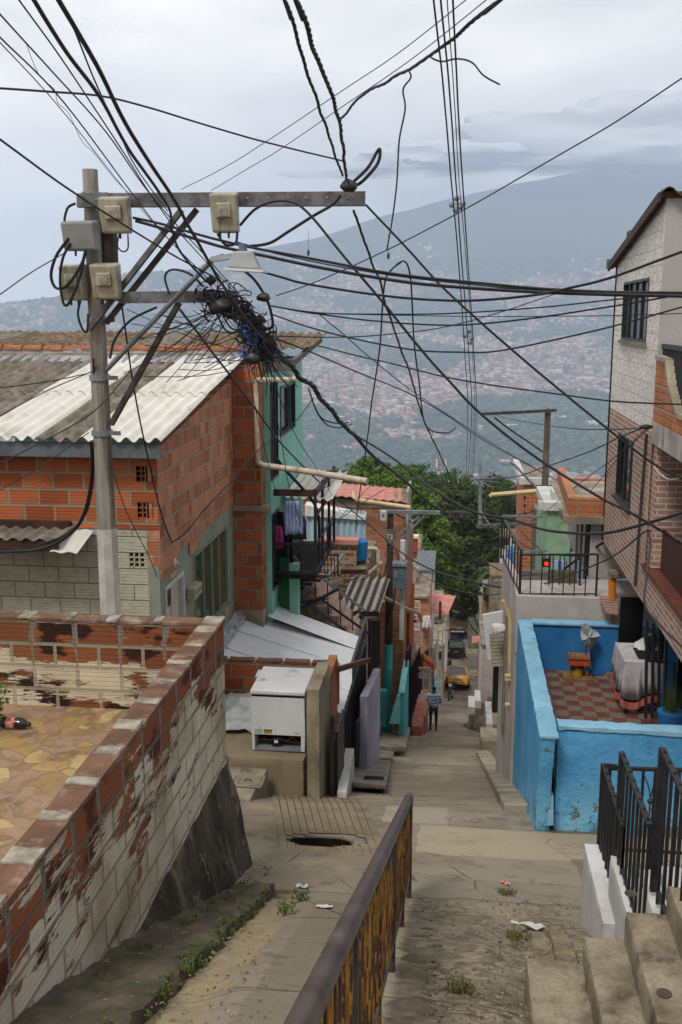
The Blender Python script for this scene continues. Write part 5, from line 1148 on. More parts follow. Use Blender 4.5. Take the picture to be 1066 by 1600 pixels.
def text(name, s, mat, par, loc, size, rot=(pi/2, 0, 0), ext=.004):
    cu = bpy.data.curves.new(name, 'FONT'); cu.body = s; cu.size = size; cu.extrude = ext; cu.align_x = 'CENTER'; cu.align_y = 'CENTER'
    tmp = bpy.data.objects.new(name, cu); COL.objects.link(tmp); dg = bpy.context.evaluated_depsgraph_get(); me = bpy.data.meshes.new_from_object(tmp.evaluated_get(dg)); bpy.data.objects.remove(tmp)
    o = bpy.data.objects.new(name, me); me.materials.append(mat); COL.objects.link(o); M_ = Matrix.Rotation(rot[2], 4, 'Z') @ Matrix.Rotation(rot[0], 4, 'X')
    me.transform(Matrix.Translation(Vector(loc)-(Vector(par['_o']) if par else Vector())) @ M_); o['_o'] = par['_o'] if par else (0, 0, 0)
    if par: o.parent = par
    return o
pl = MB(); pbox(pl, 602, 618, 827, 848, MY-.16, .03); pl = pl.build('number_plate', pm('plate_olive', '#6d6a50', '#5c5a44', 5), mp_)
text('number', '73', K_litter, pl, PY(609, 839, MY-.165), .2, ext=.003)
m = MB(); pbox(m, 594.5, 604, 799, 814, MY-.3, .15); t = thing('meter_box', 'small white meter box on the dark middle pole', 'meter box', PY(599, 814, MY-.2)); m.build('casing', K_white, t, bevel=.015); m = MB(); pbox(m, 597, 601, 803, 808, MY-.31, .015); m.build('window', K_meterw, t)
MB().tube([PY(522, 794+137, 25), PY(600, 940, 26.5)], .045, 7).build('conduit', K_pvc, None, 'yellow cream pipe running left from the dark middle pole', 'pipe', smooth=True)
MB().tube([PY(578, 921, 26), PY(632, 950, 29), PY(655, 958, 31), PY(659, 972, 31)], .06, 8).build('drain_pipe', K_pvcw, None, 'white pipe elbow crossing behind the dark middle pole', 'pipe', smooth=True)
MB().tube([PY(575, 900, 26), PY(576, 1060, 26)], .05, 7).build('standing_pipe', K_pvcw, None, 'vertical brownish pipe left of the dark middle pole', 'pipe', smooth=True)
# turquoise walls
def twall(name, lab, pts, Y, dep, mat=K_turq, capm=K_turql):
    t = thing(name, lab, 'wall', PY(pts[0][0], pts[0][1], Y)); m = MB(); P = [PY(u, v, Y) for u, v in pts]; m.prism(P, (0, dep, 0)); m.build('masonry', mat, t, bevel=.01); return t
twall('turquoise_wall', 'turquoise back wall behind the painted pole foot', [(592, 1130), (633, 1130), (633, 1059), (592, 1059)], 29.2, .15)
t = thing('turquoise_wall', 'turquoise side wall with a pale rounded corner right of the painted pole foot', 'wall', PY(630, 1130, 27.5)); a, b = PY(623, 1128, 26.6), PY(634, 1128, 26.6); zt_ = zY(1075, 26.6)
MB().box(a.x, a.x+.16, 26.4, 29.2, gz(29)-.5, zt_).build('masonry', K_turq, t, bevel=.03); MB().box(a.x-.005, a.x+.165, 26.38, 29.1, zt_+.001, zt_+.02).build('cap', K_turql, t)
t = thing('turquoise_wall', 'small sloping turquoise wall in front of the painted pole foot', 'wall', PY(615, 1130, 25.5)); m = MB(); m.prism([PY(608, 1131, 25.6), PY(625, 1131, 25.6), PY(625, 1086, 25.6), PY(620, 1088, 25.6)], (0, .14, 0)); m.build('masonry', K_turql, t)
m = MB(); pbox(m, 590, 604, 1080, 1135, 27.0, .2); m.build('blue_block', K_turq, None, 'teal block wall left of the painted pole foot', 'wall')
# black fences and thin gates between the turquoise walls and the pink steps
K_iron2 = pm('iron_brownish', '#2b221e', '#1e1a19', 7, rough=.6)
for (u0, v0, u1, v1, Ya, Yb, h, lab) in ((640, 1135, 655, 1085, 30, 38, 2.0, 'tall black fence right of the turquoise side wall'), (634, 1130, 640, 1110, 28.5, 31, 2.3, 'narrow black fence beside the turquoise side wall'), (655, 1095, 668, 1075, 38, 44, 1.9, 'thin dark fence behind the pink steps'), (577, 1060, 592, 1045, 20, 24, 1.3, 'dark fence above the lilac wall')):
    a, b = PY(u0, v0, Ya), PY(u1, v1, Yb); fence2('iron_fence', lab, a, b, h, 12, K_iron2, 'fence', .03)
K_pinkst = pm('step_pink', '#ab7263', '#9a6557', 4, bump=.004, stain='#5d4138', samt=.3)
t = thing('pink_steps', 'pink brick entrance steps beside the walking person', 'steps', PG(655, 1150))
for (u0, u1, vt, vb, Y, mt) in ((640, 665, 1119, 1129, 34, K_pinkst), (646, 668, 1109, 1117, 36, K_conc_lt), (652, 668, 1100, 1108, 38, K_pinkst), (643, 660, 1135, 1147, 32.5, K_pinkst)):
    a, b = PY(u0, vb, Y), PY(u1, vt, Y); MB().box(a.x, b.x, Y, Y+1.6, gz(Y+1)-.8, b.z).build('step', mt, t, bevel=.015)
# white and blue gate strips, orange stair parapet, white railings, tiled awnings
t = thing('orange_parapet', 'burnt orange sloping stair parapet above the white railings', 'parapet', PY(660, 1050, 40)); m = MB(); m.prism([PY(629, 1048, 40), PY(679, 1048, 40), PY(679, 1038, 40), PY(642, 1009, 40), PY(629, 1009, 40)], (0, .2, 0)); m.build('masonry', K_orange, t)
m = MB(); m.bar(PY(641, 1008, 39.9), PY(680, 1038, 39.9), .12); m.build('cap', K_terr, t)
K_whr = pm('railing_white', '#b7b6b2', '#9d9b95', 8, rough=.6, stain='#5c564b', samt=.4)
def grille(name, lab, u0, u1, vt, vb, Y, nx, nz, mat, cat='grille', r=.03, diag=False, grp=None):
    a, b = PY(u0, vb, Y), PY(u1, vt, Y); t = thing(name, lab, cat, ((a.x+b.x)/2, Y, a.z), grp); m = MB()
    m.bar((a.x, Y, a.z), (b.x, Y, a.z), r*1.5); m.bar((a.x, Y, b.z), (b.x, Y, b.z), r*1.5); m.bar((a.x, Y, a.z), (a.x, Y, b.z), r*1.5); m.bar((b.x, Y, a.z), (b.x, Y, b.z), r*1.5); m.build('frame', mat, t)
    m = MB()
    for i in range(1, nx): x = lerp(a.x, b.x, i/nx); m.bar((x, Y, a.z), (x+(.0 if not diag else rnd(-.2, .2)), Y, b.z), r)
    for i in range(1, nz): z = lerp(a.z, b.z, i/nz); m.bar((a.x, Y, z), (b.x, Y, z+(0 if not diag else rnd(-.1, .1))), r)
    m.build('bars', mat, t); return t
grille('white_gate', 'white scrollwork gate below the orange parapet', 637, 671, 1044, 1058, 37, 9, 4, K_whr, 'gate', .03, True)
grille('white_gate', 'white barred gate left of the walking person', 661, 673, 1046, 1100, 38, 4, 2, K_whr, 'gate', .035)
grille('white_railing', 'white stair railing high on the left behind the orange parapet', 659, 682, 1000, 1042, 46, 5, 3, K_whr, 'railing', .035, True)
grille('white_railing', 'white balcony grille under the terracotta awning', 638, 660, 985, 1010, 44, 6, 4, K_whr, 'railing', .03, True)
grille('white_railing', 'grey white stair treads seen left of the terracotta awning', 637, 656, 940, 982, 42, 2, 9, K_whr, 'stair', .045, True)
grille('white_railing', 'tall thin white gate at the left edge of the street behind the taxi', 684, 692, 985, 1062, 56, 3, 5, K_whr, 'gate', .035, True)
MB().bar(PY(675.5, 1040, 41), PY(675.5, 1095, 41), .18, .1).build('blue_post', pm('paint_navy_blue', '#3b5b8c', '#314e7b', 5), None, 'blue painted gate post beside the walking person', 'post')
MB().bar(PY(682, 1065, 44), PY(682, 1098, 44), .16, .1).build('blue_post', K_turq, None, 'pale blue post left of the taxi', 'post')
MB().bar(PY(674, 1049, 40.5), PY(674, 1090, 40.5), .1, .1).build('yellow_post', pm('paint_ochre', '#b98425', '#a8761f', 5), None, 'ochre post beside the blue gate post', 'post')
# further houses of the left row
t = hbox('brick_house', 'orange house with black stair railing beyond the grey cabinet', 612, 672, 932, 44, 4, K_brk_far); win(t, 642, 650, 955, 975, 44, K_dark)
MB().box(PY(614, 931, 43.8).x, PY(668, 931, 43.8).x, 43.8, 44, zY(931, 43.8), zY(929, 43.8)+.05).build('ledge', K_conc_lt, t)
a, b = PY(660, 955, 47), PY(700, 960, 47); t = thing('pink_awning', 'pale pink sheet awning with a dark post, below the trees', 'awning', a); c_, d_ = PY(674, 926, 49), PY(706, 936, 49)
m = MB(); m.corr(a, c_-a, b-a, .4, .02, .02, 6); m.build('sheet', K_pinkroof, t, smooth=True); MB().bar(PY(688, 940, 46.9), PY(688, 966, 46.9), .13).build('post', K_poled, t)
t = thing('tiled_awning', 'small terracotta tiled awning right of the grey stair', 'awning', PY(664, 985, 43.5)); a, b = PY(655, 980, 43.3), PY(669, 984, 43.3); c_ = PY(657, 955, 44.5)
m = MB(); m.corr(a, c_-a, b-a, .2, .05, .03, 8); m.build('tiles', K_terr, t, smooth=True)
t = hbox('house', 'white sheet clad house with a grey roof edge, under the leafy tree', 650, 678, 900, 50, 4, K_whiteg); m = MB(); pbox(m, 650, 674, 898, 930, 49.9, .06); m.build('sheet_cladding', K_asbw, t); m = MB(); a, b = PY(648, 897, 49.7), PY(679, 893, 49.7); m.box(a.x, b.x, 49.7, 54.2, a.z, b.z+.05); m.build('roof', K_zinc, t)
t = hbox('house', 'pinkish narrow wall with a pole right of the grey cabinet', 636, 650, 890, 46, 2, pm('plaster_pink', '#b08d83', '#a38176', 3))
t = hbox('brick_house', 'small brick house with a red roof against the trees, right of the pink roof', 632, 656, 862, 60, 5, K_brk_far); m = MB(); a, b = PY(633, 862, 59.7), PY(653, 840, 59.7); m.box(a.x, b.x, 59.7, 59.9, a.z, b.z); m.build('roof', pm('roof_red', '#a2463a', '#8f3d33', 3), t); m = MB(); pbox(m, 634, 654, 837, 841, 59.6, .4); m.build('fascia', K_asbw, t)
for (u0, u1, vt, Y, mt, lab) in ((655, 690, 965, 62, K_conc, 'weathered grey house with a flat slab behind the tiled awning'), (672, 700, 985, 74, K_whiteg, 'small pale house at the street edge left of the black car'), (676, 694, 1010, 58, K_plas, 'tan house front with a pipe left of the taxi')):
    t = hbox('house', lab, u0, u1, vt, Y, 6, mt, cap=.15); win(t, lerp(u0, u1, .55), lerp(u0, u1, .85), vt+8, vt+22, Y, K_dark)
def sheetcloth(u, v, Y, w_, h_, mat, lab): return cloth('laundry', mat, PY(u, v, Y), w_, h_, lab, .1, 'laundry')
for (u, v, Y, w_, h_, mt, lab) in ((640, 1000, 35, .5, .8, K_litter, 'white laundry hanging before the orange stucco house'), (627, 925, 40, .45, .8, K_litter, 'white shirt hanging right of the grey cabinet'), (667, 962, 43, .4, .6, K_asbw, 'cream laundry above the terracotta awning'), (568, 872, 25.5, .3, .5, K_litter, 'small white cloth by the blue sheet wall railing'), (672, 1012, 46, .5, .7, K_whiteg, 'pale cloth on the white stair railing')): sheetcloth(u, v, Y, w_, h_, mt, lab)
for (u, v, Y, mt, lab) in ((560, 845, 25.4, K_bluein, 'blue barrel on the old brick parapet'), (612, 858, 31.5, K_black, 'black tank on the red brick house behind the pole'), (646, 886, 47, K_white, 'white tank on the narrow pinkish house')):
    q = PY(u, v, Y); MB().tube([(q.x, q.y, q.z-.5), (q.x, q.y, q.z), (q.x, q.y, q.z+.06)], [.24, .26, .15], 14).build('water_tank', mt, None, lab, 'tank', smooth=True)
# ================================================================ far end of the street
t = hbox('shop_building', 'small brick building with a dark lower front and purple door at the street end', 700, 735, 962, 98, 8, K_brk_old)
K_purple = pm('paint_purple', '#3f3d66', '#343258', 3)
m = MB(); pbox(m, 703, 738, 988, 1022, 97.9, .1); m.build('purple_front', K_purple, t); m = MB(); pbox(m, 716, 725, 990, 1014, 97.8, .08); m.build('doorway', K_dark, t)
m = MB(); pbox(m, 702, 727, 984, 988.5, 97.6, .25); sg = m.build('sign_board', K_black, t); m = MB()
for i in range(11): a, b = PY(704+i*2, 987.6, 97.58), PY(705.2+i*2, 985, 97.58); m.box(a.x, b.x, 97.55, 97.59, a.z, a.z+(b.z-a.z)*(.5+.5*((i*7) % 3)/2))
m.build('lettering', K_litter, sg); m = MB(); pbox(m, 698, 732, 958, 965, 97.2, 4); m.build('roof', K_dark, t)
m = MB(); m.bar(PY(703, 953, 97), PY(730, 962, 97), .3, .15); m.build('ridge', K_zinc, t)
t = hbox('house', 'mossy grey block house right of the street end', 735, 757, 946, 92, 8, pm('mossy_block', '#6d7364', '#585e4e', 2, stain='#3c4033', samt=.5, bump=.01), cap=.2)
t = hbox('house', 'grey sheet roofed house behind the right metal roof', 753, 776, 965, 70, 5, K_brk_old, cap=.2, capm=K_asb)
a = PY(737, 1003, 70); b = PY(755, 995, 70); t = thing('red_awning', 'small faded red awning over the right side of the street end', 'awning', a); m = MB(); m.prism([PY(738, 1006, 70), PY(752, 1003, 70), PY(752, 994, 71), PY(737, 995, 71)], (0, 0, .06)); m.build('sheet', K_pinkroof, t); MB().bar(PY(753, 995, 70), PY(753, 1040, 70), .1).build('post', K_brownwood, t)
# ================================================================ right row behind the blue house
t = thing('shed_roof', 'pale grey corrugated shed roof hanging over the right street edge', 'roof', PY(775, 1010, 34)); a, b, c_, d_ = PY(765, 1030, 31), PY(793, 1000, 31), PY(754, 960, 37), PY(794, 953, 37)
m = MB(); m.prism([PY(*q_, 16.7) for q_ in ((754, 961), (796, 953), (796, 994), (767, 996), (769, 1031), (762, 1031))], (0, .06, .0)); m.build('sheet', K_galvl, t)
t2 = thing('shed_roof', 'weathered beige slatted sheet in front of the pale shed roof', 'roof', PY(780, 1040, 29)); 
for i in range(9): v = 991+i*5.6; m = MB(); a, b = PY(765+i*.4, v+5.8, 16.4), PY(797, v+4.4, 16.4); m.hexa([a, b, b+V(0, .03, 0), a+V(0, .03, 0), a+V(0, .01, .062), b+V(0, .01, .062), b+V(0, .04, .062), a+V(0, .04, .062)]); m.build('slat', pm('slat_beige', '#a39b8c', '#918878', 4, stain='#5f574a', samt=.4), t2)
MB().tube([PY(786, 938, 15.5), PY(795, 958, 15.5), PY(797.5, 970, 15.5), PY(797.5, 1140, 15.5)], .036, 8).build('drain_pipe', K_pvc, None, 'cream drain pipe down the right row beside the stone column', 'pipe', smooth=True)
for v in (1056, 1062, 1101): MB().tube([PY(789, v, 15.4), PY(800, v, 15.4)], .036, 7).build('pipe_elbow', K_pvc, None, f'cream pipe joint on the right drain pipe, {["upper", "middle", "lower"][(1056, 1062, 1101).index(v)]} of three', 'pipe', smooth=True)
m = MB(); pbox(m, 784, 793, 962, 1150, 16.0, .3); m.build('stone_column', pm('column_stone', '#8f8573', '#7a705f', 5, bump=.01, stain='#554c3e', samt=.4), None, 'rough pale stone column behind the cream drain pipe', 'column')
t = thing('plastic_bag', 'white and clear plastic bag hanging on the right row', 'bag', PY(778, 985, 16.1)); lump('bag', lambda a_, b_: tuple(PY(779, 982, 16.1)+V(.12*cos(2*pi*a_)*sin(pi*b_), .08*sin(2*pi*a_)*sin(pi*b_), .1*cos(pi*b_))), 16, 12, K_litter, .05, 5, parent=t)
MB().bar(PY(772, 975, 16.1), PY(772, 993, 16.1), .02).build('hanger', K_black, t)
t = hbox('house', 'weathered right row house behind the shed roof and the white steps', 757, 800, 1012, 38, 4, K_whiteg, cap=.1, capm=K_asb)
t = thing('brown_posts', 'orange brown timber gate leaning at the right street edge', 'gate', PY(760, 1080, 50))
for (u, v0, v1, mt) in ((755.5, 1026, 1072, K_orange), (762, 1030, 1075, K_brownwood), (768, 1040, 1075, K_orange)): MB().bar(PY(u, v0, 50), PY(u+2, v1, 50), .14, .1).build('post', mt, t)
for (u0, u1, lab) in ((770, 779, 'pale grey barred gate under the shed roof'), (780, 786, 'white barred gate beside the stone column')): grille('barred_gate', lab, u0, u1, 1036, 1112, 17.2, 4, 2, K_whr if u0 > 775 else K_black, 'gate', .02)
t = thing('white_steps', 'four white edged steps climbing right from the street', 'steps', PG(745, 1110))
for i in range(4):
    a, b = PY(732+i*10.2, 1117-i*9.3, 38), PY(743+i*10.2, 1105-i*9.3, 38); MB().box(a.x, b.x+.0, 38+i*.02, 39.2, gz(39)-1, b.z-.0).build('step', K_litter, t); MB().box(a.x+.0, b.x-.01, 37.93, 37.99+i*.02, gz(39)-1, b.z-.3).build('riser', K_conc, t)
t = thing('ramp', 'ribbed concrete ramp wedge at the foot of the white steps', 'ramp', PG(750, 1135)); a, b, c_, d_ = PG(719, 1135, .0), PG(747, 1141, .03), PY(783, 1118, 33), PY(776, 1106, 36)
m = MB(); m.hexa([a-V(0, 0, .5), b-V(0, 0, .5), c_-V(0, 0, 1), d_-V(0, 0, 1), a, b, c_, d_]); m.build('slab', K_conc_lt, t)
for i in range(1, 8):
    f = i/8; MB().bar(a.lerp(d_, f)+V(0, 0, .01), b.lerp(c_, f)+V(0, 0, .01), .03).build('rib', K_conc, t)
t = thing('concrete_bench', 'concrete slab bench with a white end in the right gutter', 'bench', PG(790, 1150)); a, b = PY(770, 1146, 26.5), PY(812, 1138, 26.5)
MB().box(a.x, b.x, 26.5, 28.3, b.z-.1, b.z+.05).build('seat', K_conc, t, bevel=.01); MB().box(a.x-.18, a.x+.005, 26.55, 28.2, b.z-.3, b.z+.08).build('end_block', K_white, t, bevel=.01); MB().box(a.x+.3, a.x+.4, 26.8, 28, b.z-.5, b.z-.1).build('leg', K_conc, t)
a, b = PY(751, 1172, 25), PY(783, 1151, 25); MB().box(a.x, b.x, 25, 25.9, gz(25.5)-.4, b.z-.13).build('concrete_block', K_conc_lt, None, 'square concrete block in the street before the slab bench', 'block', bevel=.02)
a, b = PY(748, 1048, 62), PY(756, 1055, 62); 
for (u, v) in ((744, 1056), (750, 1051), (741, 1050)): q = PG(u, v+6); MB().box(q.x-.25, q.x+.25, q.y, q.y+.4, q.z-.1, q.z+.28).build('kerb_block', K_conc_lt, None, {744: 'pale block at the right street edge nearest the taxi', 750: 'pinkish pale block against the brown gate', 741: 'pale flat block up the street beside the taxi'}[u], 'block')
# raised right gutter / pavement strip in front of the blue wall
m = MB(); m.hexa([(.72, 11.6, -6.6), (1.04, 11.6, -6.6), (1.04, 24, -12), (.72, 24, -12), (.72, 11.6, gz(11.6)+.1), (1.04, 11.6, gz(11.6)+.12), (1.04, 24, gz(24)+.12), (.72, 24, gz(24)+.1)]); m.build('pavement', K_conc_lt, None, kind='structure', bevel=.02)
# ================================================================ blue terrace house
ub = thing('blue_wall', 'long blue terrace wall with a pale blue top along the right of the street', 'wall', (1.1, 13, -8.5))
m = MB(); m.hexa([(1.0, 10.6, -6.4), (1.16, 10.6, -6.4), (1.16, 14.5, -9), (1.0, 14.5, -9), (1.0, 10.3, -4.5), (1.16, 10.3, -4.5), (1.16, 14.5, -4.44), (1.0, 14.5, -4.44)]); m.build('masonry', K_blue, ub, rough=(.1, .009))
zt_ = -4.5; m = MB(); m.hexa([(.985, 10.28, -4.5), (1.2, 10.28, -4.5), (1.2, 14.35, -4.44), (.985, 14.35, -4.44), (.985, 10.28, -4.465), (1.2, 10.28, -4.465), (1.2, 14.35, -4.4), (.985, 14.35, -4.4)]); m.build('coping', K_bluetop, ub, rough=(.06, .007))
# front wall facing up the hill
FYw = 10.6; x0 = PY(869, 1200, FYw).x
fw_ = thing('blue_wall', 'broad blue wall with peeling pale blue coping facing the landing', 'wall', (2.5, 10.7, -6)); zf = PY(900, 1134, FYw).z
m = MB(); m.box(x0, 6, FYw, FYw+.16, -6.5, zf-.06); m.build('masonry', K_blue, fw_, rough=(.1, .009))
m = MB(); m.hexa([(x0-.0, FYw-.02, zf-.06), (6, FYw-.02, zf-.11), (6, FYw+.2, zf-.11), (x0, FYw+.2, zf-.06), (x0, FYw-.02, zf), (6, FYw-.02, zf-.05), (6, FYw+.2, zf-.05), (x0, FYw+.2, zf)]); m.build('coping', K_bluetop, fw_, rough=(.06, .008))
MB().box(1.165, x0-.005, 10.75, 10.8, -6.4, -4.6).build('gate_leaf', K_dark, None, 'dark narrow gate between the two blue walls', 'gate')
m = MB(); m.prism([PY(855, 1290, 10.45), PY(865, 1290, 10.45), PY(865, 1244, 10.45), PY(858, 1244, 10.45)], (0, .12, 0)); m.build('pale_block', K_bluetop, None, 'small pale blue block at the foot of the narrow gate', 'block')
TF = -5.17; BWY = 14.35
fl = MB(); fl.box(1.162, 6, FYw+.16, BWY+.1, -9, TF-.02); fl.build('terrace_base', K_conc, None, kind='structure')
fl = MB(); fl.box(1.163, 6, FYw+.161, BWY-.01, TF-.02, TF); fl.build('terrace_tiles', K_check, None, kind='structure')
# back wall of the terrace
ba = PY(820, 972, BWY); bwz = ba.z
t = thing('blue_wall', 'deep blue back wall of the tiled terrace', 'wall', (3, 16, -5.8)); MB().box(1.16, 5, BWY, BWY+.14, TF-.6, bwz-.03).build('masonry', K_bluein, t); MB().box(1.2, 5, BWY-.03, BWY+.17, bwz-.03, bwz+.01).build('coping', K_bluetop, t, bevel=.01)
def tz(u, v): return PZ(u, v, TF)
def on_t(u, v, name, lab, cat): q = tz(u, v); return thing(name, lab, cat, (q.x, q.y, TF)), q
# inner face deep blue
MB().box(1.162, 1.175, 10.9, BWY-.01, TF, -4.52).build('inner_wall', K_bluein, ub)
# bucket stool
t, q = on_t(904, 1062, 'bucket_stool', 'orange and yellow bucket under a slatted wooden seat by the blue back wall', 'stool')
w_ = .11; MB().box(q.x-.22, q.x+.2, q.y-.1, q.y+.2, TF+.0, TF+.045).build('base_board', K_wood, t)
m = MB(); m.tube([(q.x-.02, q.y+.05, TF+.05), (q.x-.02, q.y+.05, TF+.22)], [.085, .1], 14); m.build('bucket', pm('bucket_dark', '#1c1a17', '#b3891a', 9, rough=.4), t, smooth=True)
MB().box(q.x-.14, q.x+.14, q.y-.06, q.y+.16, TF+.23, TF+.33).build('box_rim', pm('paint_bright_orange', '#bb4a1e', '#a8401a', 5), t)
for i in range(6): MB().box(q.x-.15+i*.05, q.x-.11+i*.05, q.y-.08, q.y+.18, TF+.335, TF+.35).build('seat_slat', K_wood, t)
MB().box(q.x+.1, q.x+.13, q.y, q.y+.05, TF+.045, TF+.23).build('leg', K_wood, t)
# foil covered umbrella leaning on the wall
t, q = on_t(922, 1040, 'foil_screen', 'crumpled silver foil fan standing against the blue back wall', 'screen'); 
P = [PY(908, 975, 14.1), PY(915, 974, 14.2), PY(939, 993, 14.2), PY(920, 1020, 14.1), PY(908, 1000, 14.0)]
cen = sum(P, V(0, 0, 0))/5; m = MB(); vs = [cen+V(0, -.1, 0)]; fs = []
for i in range(5):
    for j in range(4): a_ = P[i].lerp(P[(i+1) % 5], j/4); vs.append(a_+V(rnd(-.01, .01), rnd(-.03, .03), rnd(-.01, .01)))
for i in range(20): vs.append(vs[0].lerp(vs[1+i], .5)+V(0, rnd(-.05, .03), 0))
for i in range(20): fs += [(0, 21+i, 21+(i+1) % 20), (21+i, 1+i, 1+(i+1) % 20, 21+(i+1) % 20)]
m.add(vs, fs); o = m.build('foil', K_tarp, t); s_ = o.modifiers.new('s', 'SOLIDIFY'); s_.thickness = .01
MB().tube([PY(920, 1018, 14.1), PY(923, 1044, 14.0)], .012, 6).build('stick', K_galv, t)
t, q = on_t(930, 1052, 'dust_pan', 'blue dust pan lying on the checkered tiles', 'dust pan'); m = MB(); m.hexa([(q.x-.13, q.y-.1, TF+.005), (q.x+.1, q.y-.1, TF+.005), (q.x+.13, q.y+.13, TF+.005), (q.x-.1, q.y+.13, TF+.005), (q.x-.13, q.y-.1, TF+.02), (q.x+.1, q.y-.1, TF+.02), (q.x+.13, q.y+.13, TF+.06), (q.x-.1, q.y+.13, TF+.06)]); m.build('pan', pm('plastic_blue', '#1c5385', '#184873', 5, rough=.4), t)
for i, (dz, lab) in enumerate(((0, 'pale carton on the tiles, lower of the two by the dark panel'), (.125, 'pale carton stacked on top of the lower one by the dark panel'))):
    q = tz(958, 1050); MB().box(q.x-.06+.01*i, q.x+.1, q.y, q.y+.14, TF+dz+.001, TF+dz+.124).build('carton', pm('carton', '#b0a283', '#a39474', 6), None, lab, 'box', 'cartons on the terrace', bevel=.005)
# dark tall panel
a, b = PY(964, 1050, 13.9), PY(1007, 935, 13.9); MB().box(a.x, b.x, 13.9, 13.96, TF, b.z).build('dark_panel', pm('panel_black', '#0d0c0d', '#131213', 3, rough=.45), None, 'tall plain black panel door standing on the blue terrace', 'door', bevel=.004)
# table with cloth
q0 = PY(968, 1008, 13.2); tx0, tx1, ty0, ty1 = q0.x, q0.x+.62, 12.75, 13.55; tzp = -4.46
t = thing('cloth_table', 'table under a white and pink cloth on the blue terrace', 'table', ((tx0+tx1)/2, (ty0+ty1)/2, TF))
m = MB()
for (x, y) in ((tx0+.06, ty0+.06), (tx1-.06, ty0+.06), (tx0+.06, ty1-.06), (tx1-.06, ty1-.06)): MB().box(x-.025, x+.025, y-.025, y+.025, TF, tzp-.03).build('leg', K_black, t)
MB().box(tx0, tx1, ty0, ty1, tzp-.03, tzp).build('table_top', K_wood, t)
K_cloth = pm('table_cloth', '#b9b7b8', '#a7a3a6', 7, stain='#7b6a74', samt=.35, sscale=9)
n_ = 60; ring = []
per = [(tx0, ty0), (tx1, ty0), (tx1, ty1), (tx0, ty1)]; pts = []
for i in range(4):
    for j in range(15): f = j/15; pts.append((lerp(per[i][0], per[(i+1) % 4][0], f), lerp(per[i][1], per[(i+1) % 4][1], f)))
cx0, cy0 = (tx0+tx1)/2, (ty0+ty1)/2; vs = [(cx0, cy0, tzp+.015)]
for (s_, z) in ((1.0, tzp+.014), (1.02, tzp-.05), (1.05, tzp-.25), (1.07, tzp-.45)):
    for i, (x, y) in enumerate(pts):
        w2 = 1+(.05*sin(i*1.7)+.04*sin(i*2.9)) if z < tzp-.1 else 1; zz = z-(.06*sin(i*.5) if z < tzp-.4 else 0); vs.append((cx0+(x-cx0)*s_*w2, cy0+(y-cy0)*s_*w2, zz))
fs = [(0, 1+i, 1+(i+1) % 60) for i in range(60)]
for k_ in range(3): fs += [(1+k_*60+i, 1+(k_+1)*60+i, 1+(k_+1)*60+(i+1) % 60, 1+k_*60+(i+1) % 60) for i in range(60)]
o = MB().add(vs, fs).build('table_cloth', K_cloth, None, 'white patterned cloth with a pink hem draped over the terrace table', 'tablecloth', smooth=True); s_ = o.modifiers.new('s', 'SOLIDIFY'); s_.thickness = .006
m = MB(); vs = []
for (s_, z) in ((1.075, tzp-.48), (1.09, tzp-.58)):
    for i, (x, y) in enumerate(pts): w2 = 1+(.035*sin(i*1.7)+.02*sin(i*2.9)); zz = z-.06*sin(i*.5); vs.append((cx0+(x-cx0)*s_*w2, cy0+(y-cy0)*s_*w2, zz))
m.add(vs, [(i, 60+i, 60+(i+1) % 60, (i+1) % 60) for i in range(60)]).build('hem', pm('cloth_salmon', '#b0635a', '#a3574f', 7), o)
MB().box(tx0+.2, tx0+.55, ty0+.12, ty0+.55, tzp+.018, tzp+.03).build('serving_mat', K_dark, None, 'dark mat on the clothed terrace table', 'mat')
t = thing('bottle', 'white bottle with a blue cap on the terrace table', 'bottle', (tx0+.72, ty0+.08, tzp)); bx, by = tx0+.55, ty0+.08
MB().tube([(bx, by, tzp+.02), (bx, by, tzp+.24), (bx, by, tzp+.27)], [.035, .035, .018], 12).build('body', K_litter, t, smooth=True); MB().cyl((bx, by, tzp+.27), (bx, by, tzp+.31), .02, n=10).build('cap', pm('cap_blue', '#1d3f9c'), t)
t = thing('plant_pot', 'small black pot with a leafy plant on the terrace table', 'pot', (tx0+.55, ty0+.45, tzp)); bx, by = tx0+.42, ty0+.5
MB().tube([(bx, by, tzp+.03), (bx, by, tzp+.2)], [.07, .1], 14).build('pot', K_black, t, smooth=True); m = MB(); leafplant(m, (bx, by, tzp+.2), .1, 70, .03, .12); m.build('foliage', K_grass, t)
lump('napkin', lambda a_, b_: (tx0+.25+.35*a_, ty1-.35+.3*b_, tzp+.02+.2*sin(pi*a_)*sin(pi*b_)), 14, 12, K_litter, .04, 6, label='crumpled white cloth heaped at the back of the terrace table', cat='cloth')
q = tz(1010, 1085); lump('paper_bag', lambda a_, b_: (q.x-.25+.5*a_, q.y-.1+.35*b_, TF+.02+.28*sin(pi*min(1, a_+.2))*(.4+.6*b_)), 14, 12, pm('bag_green_white', '#b9c2bd', '#5a8a76', 11), .03, 5, label='green and white bag under the terrace table', cat='bag')
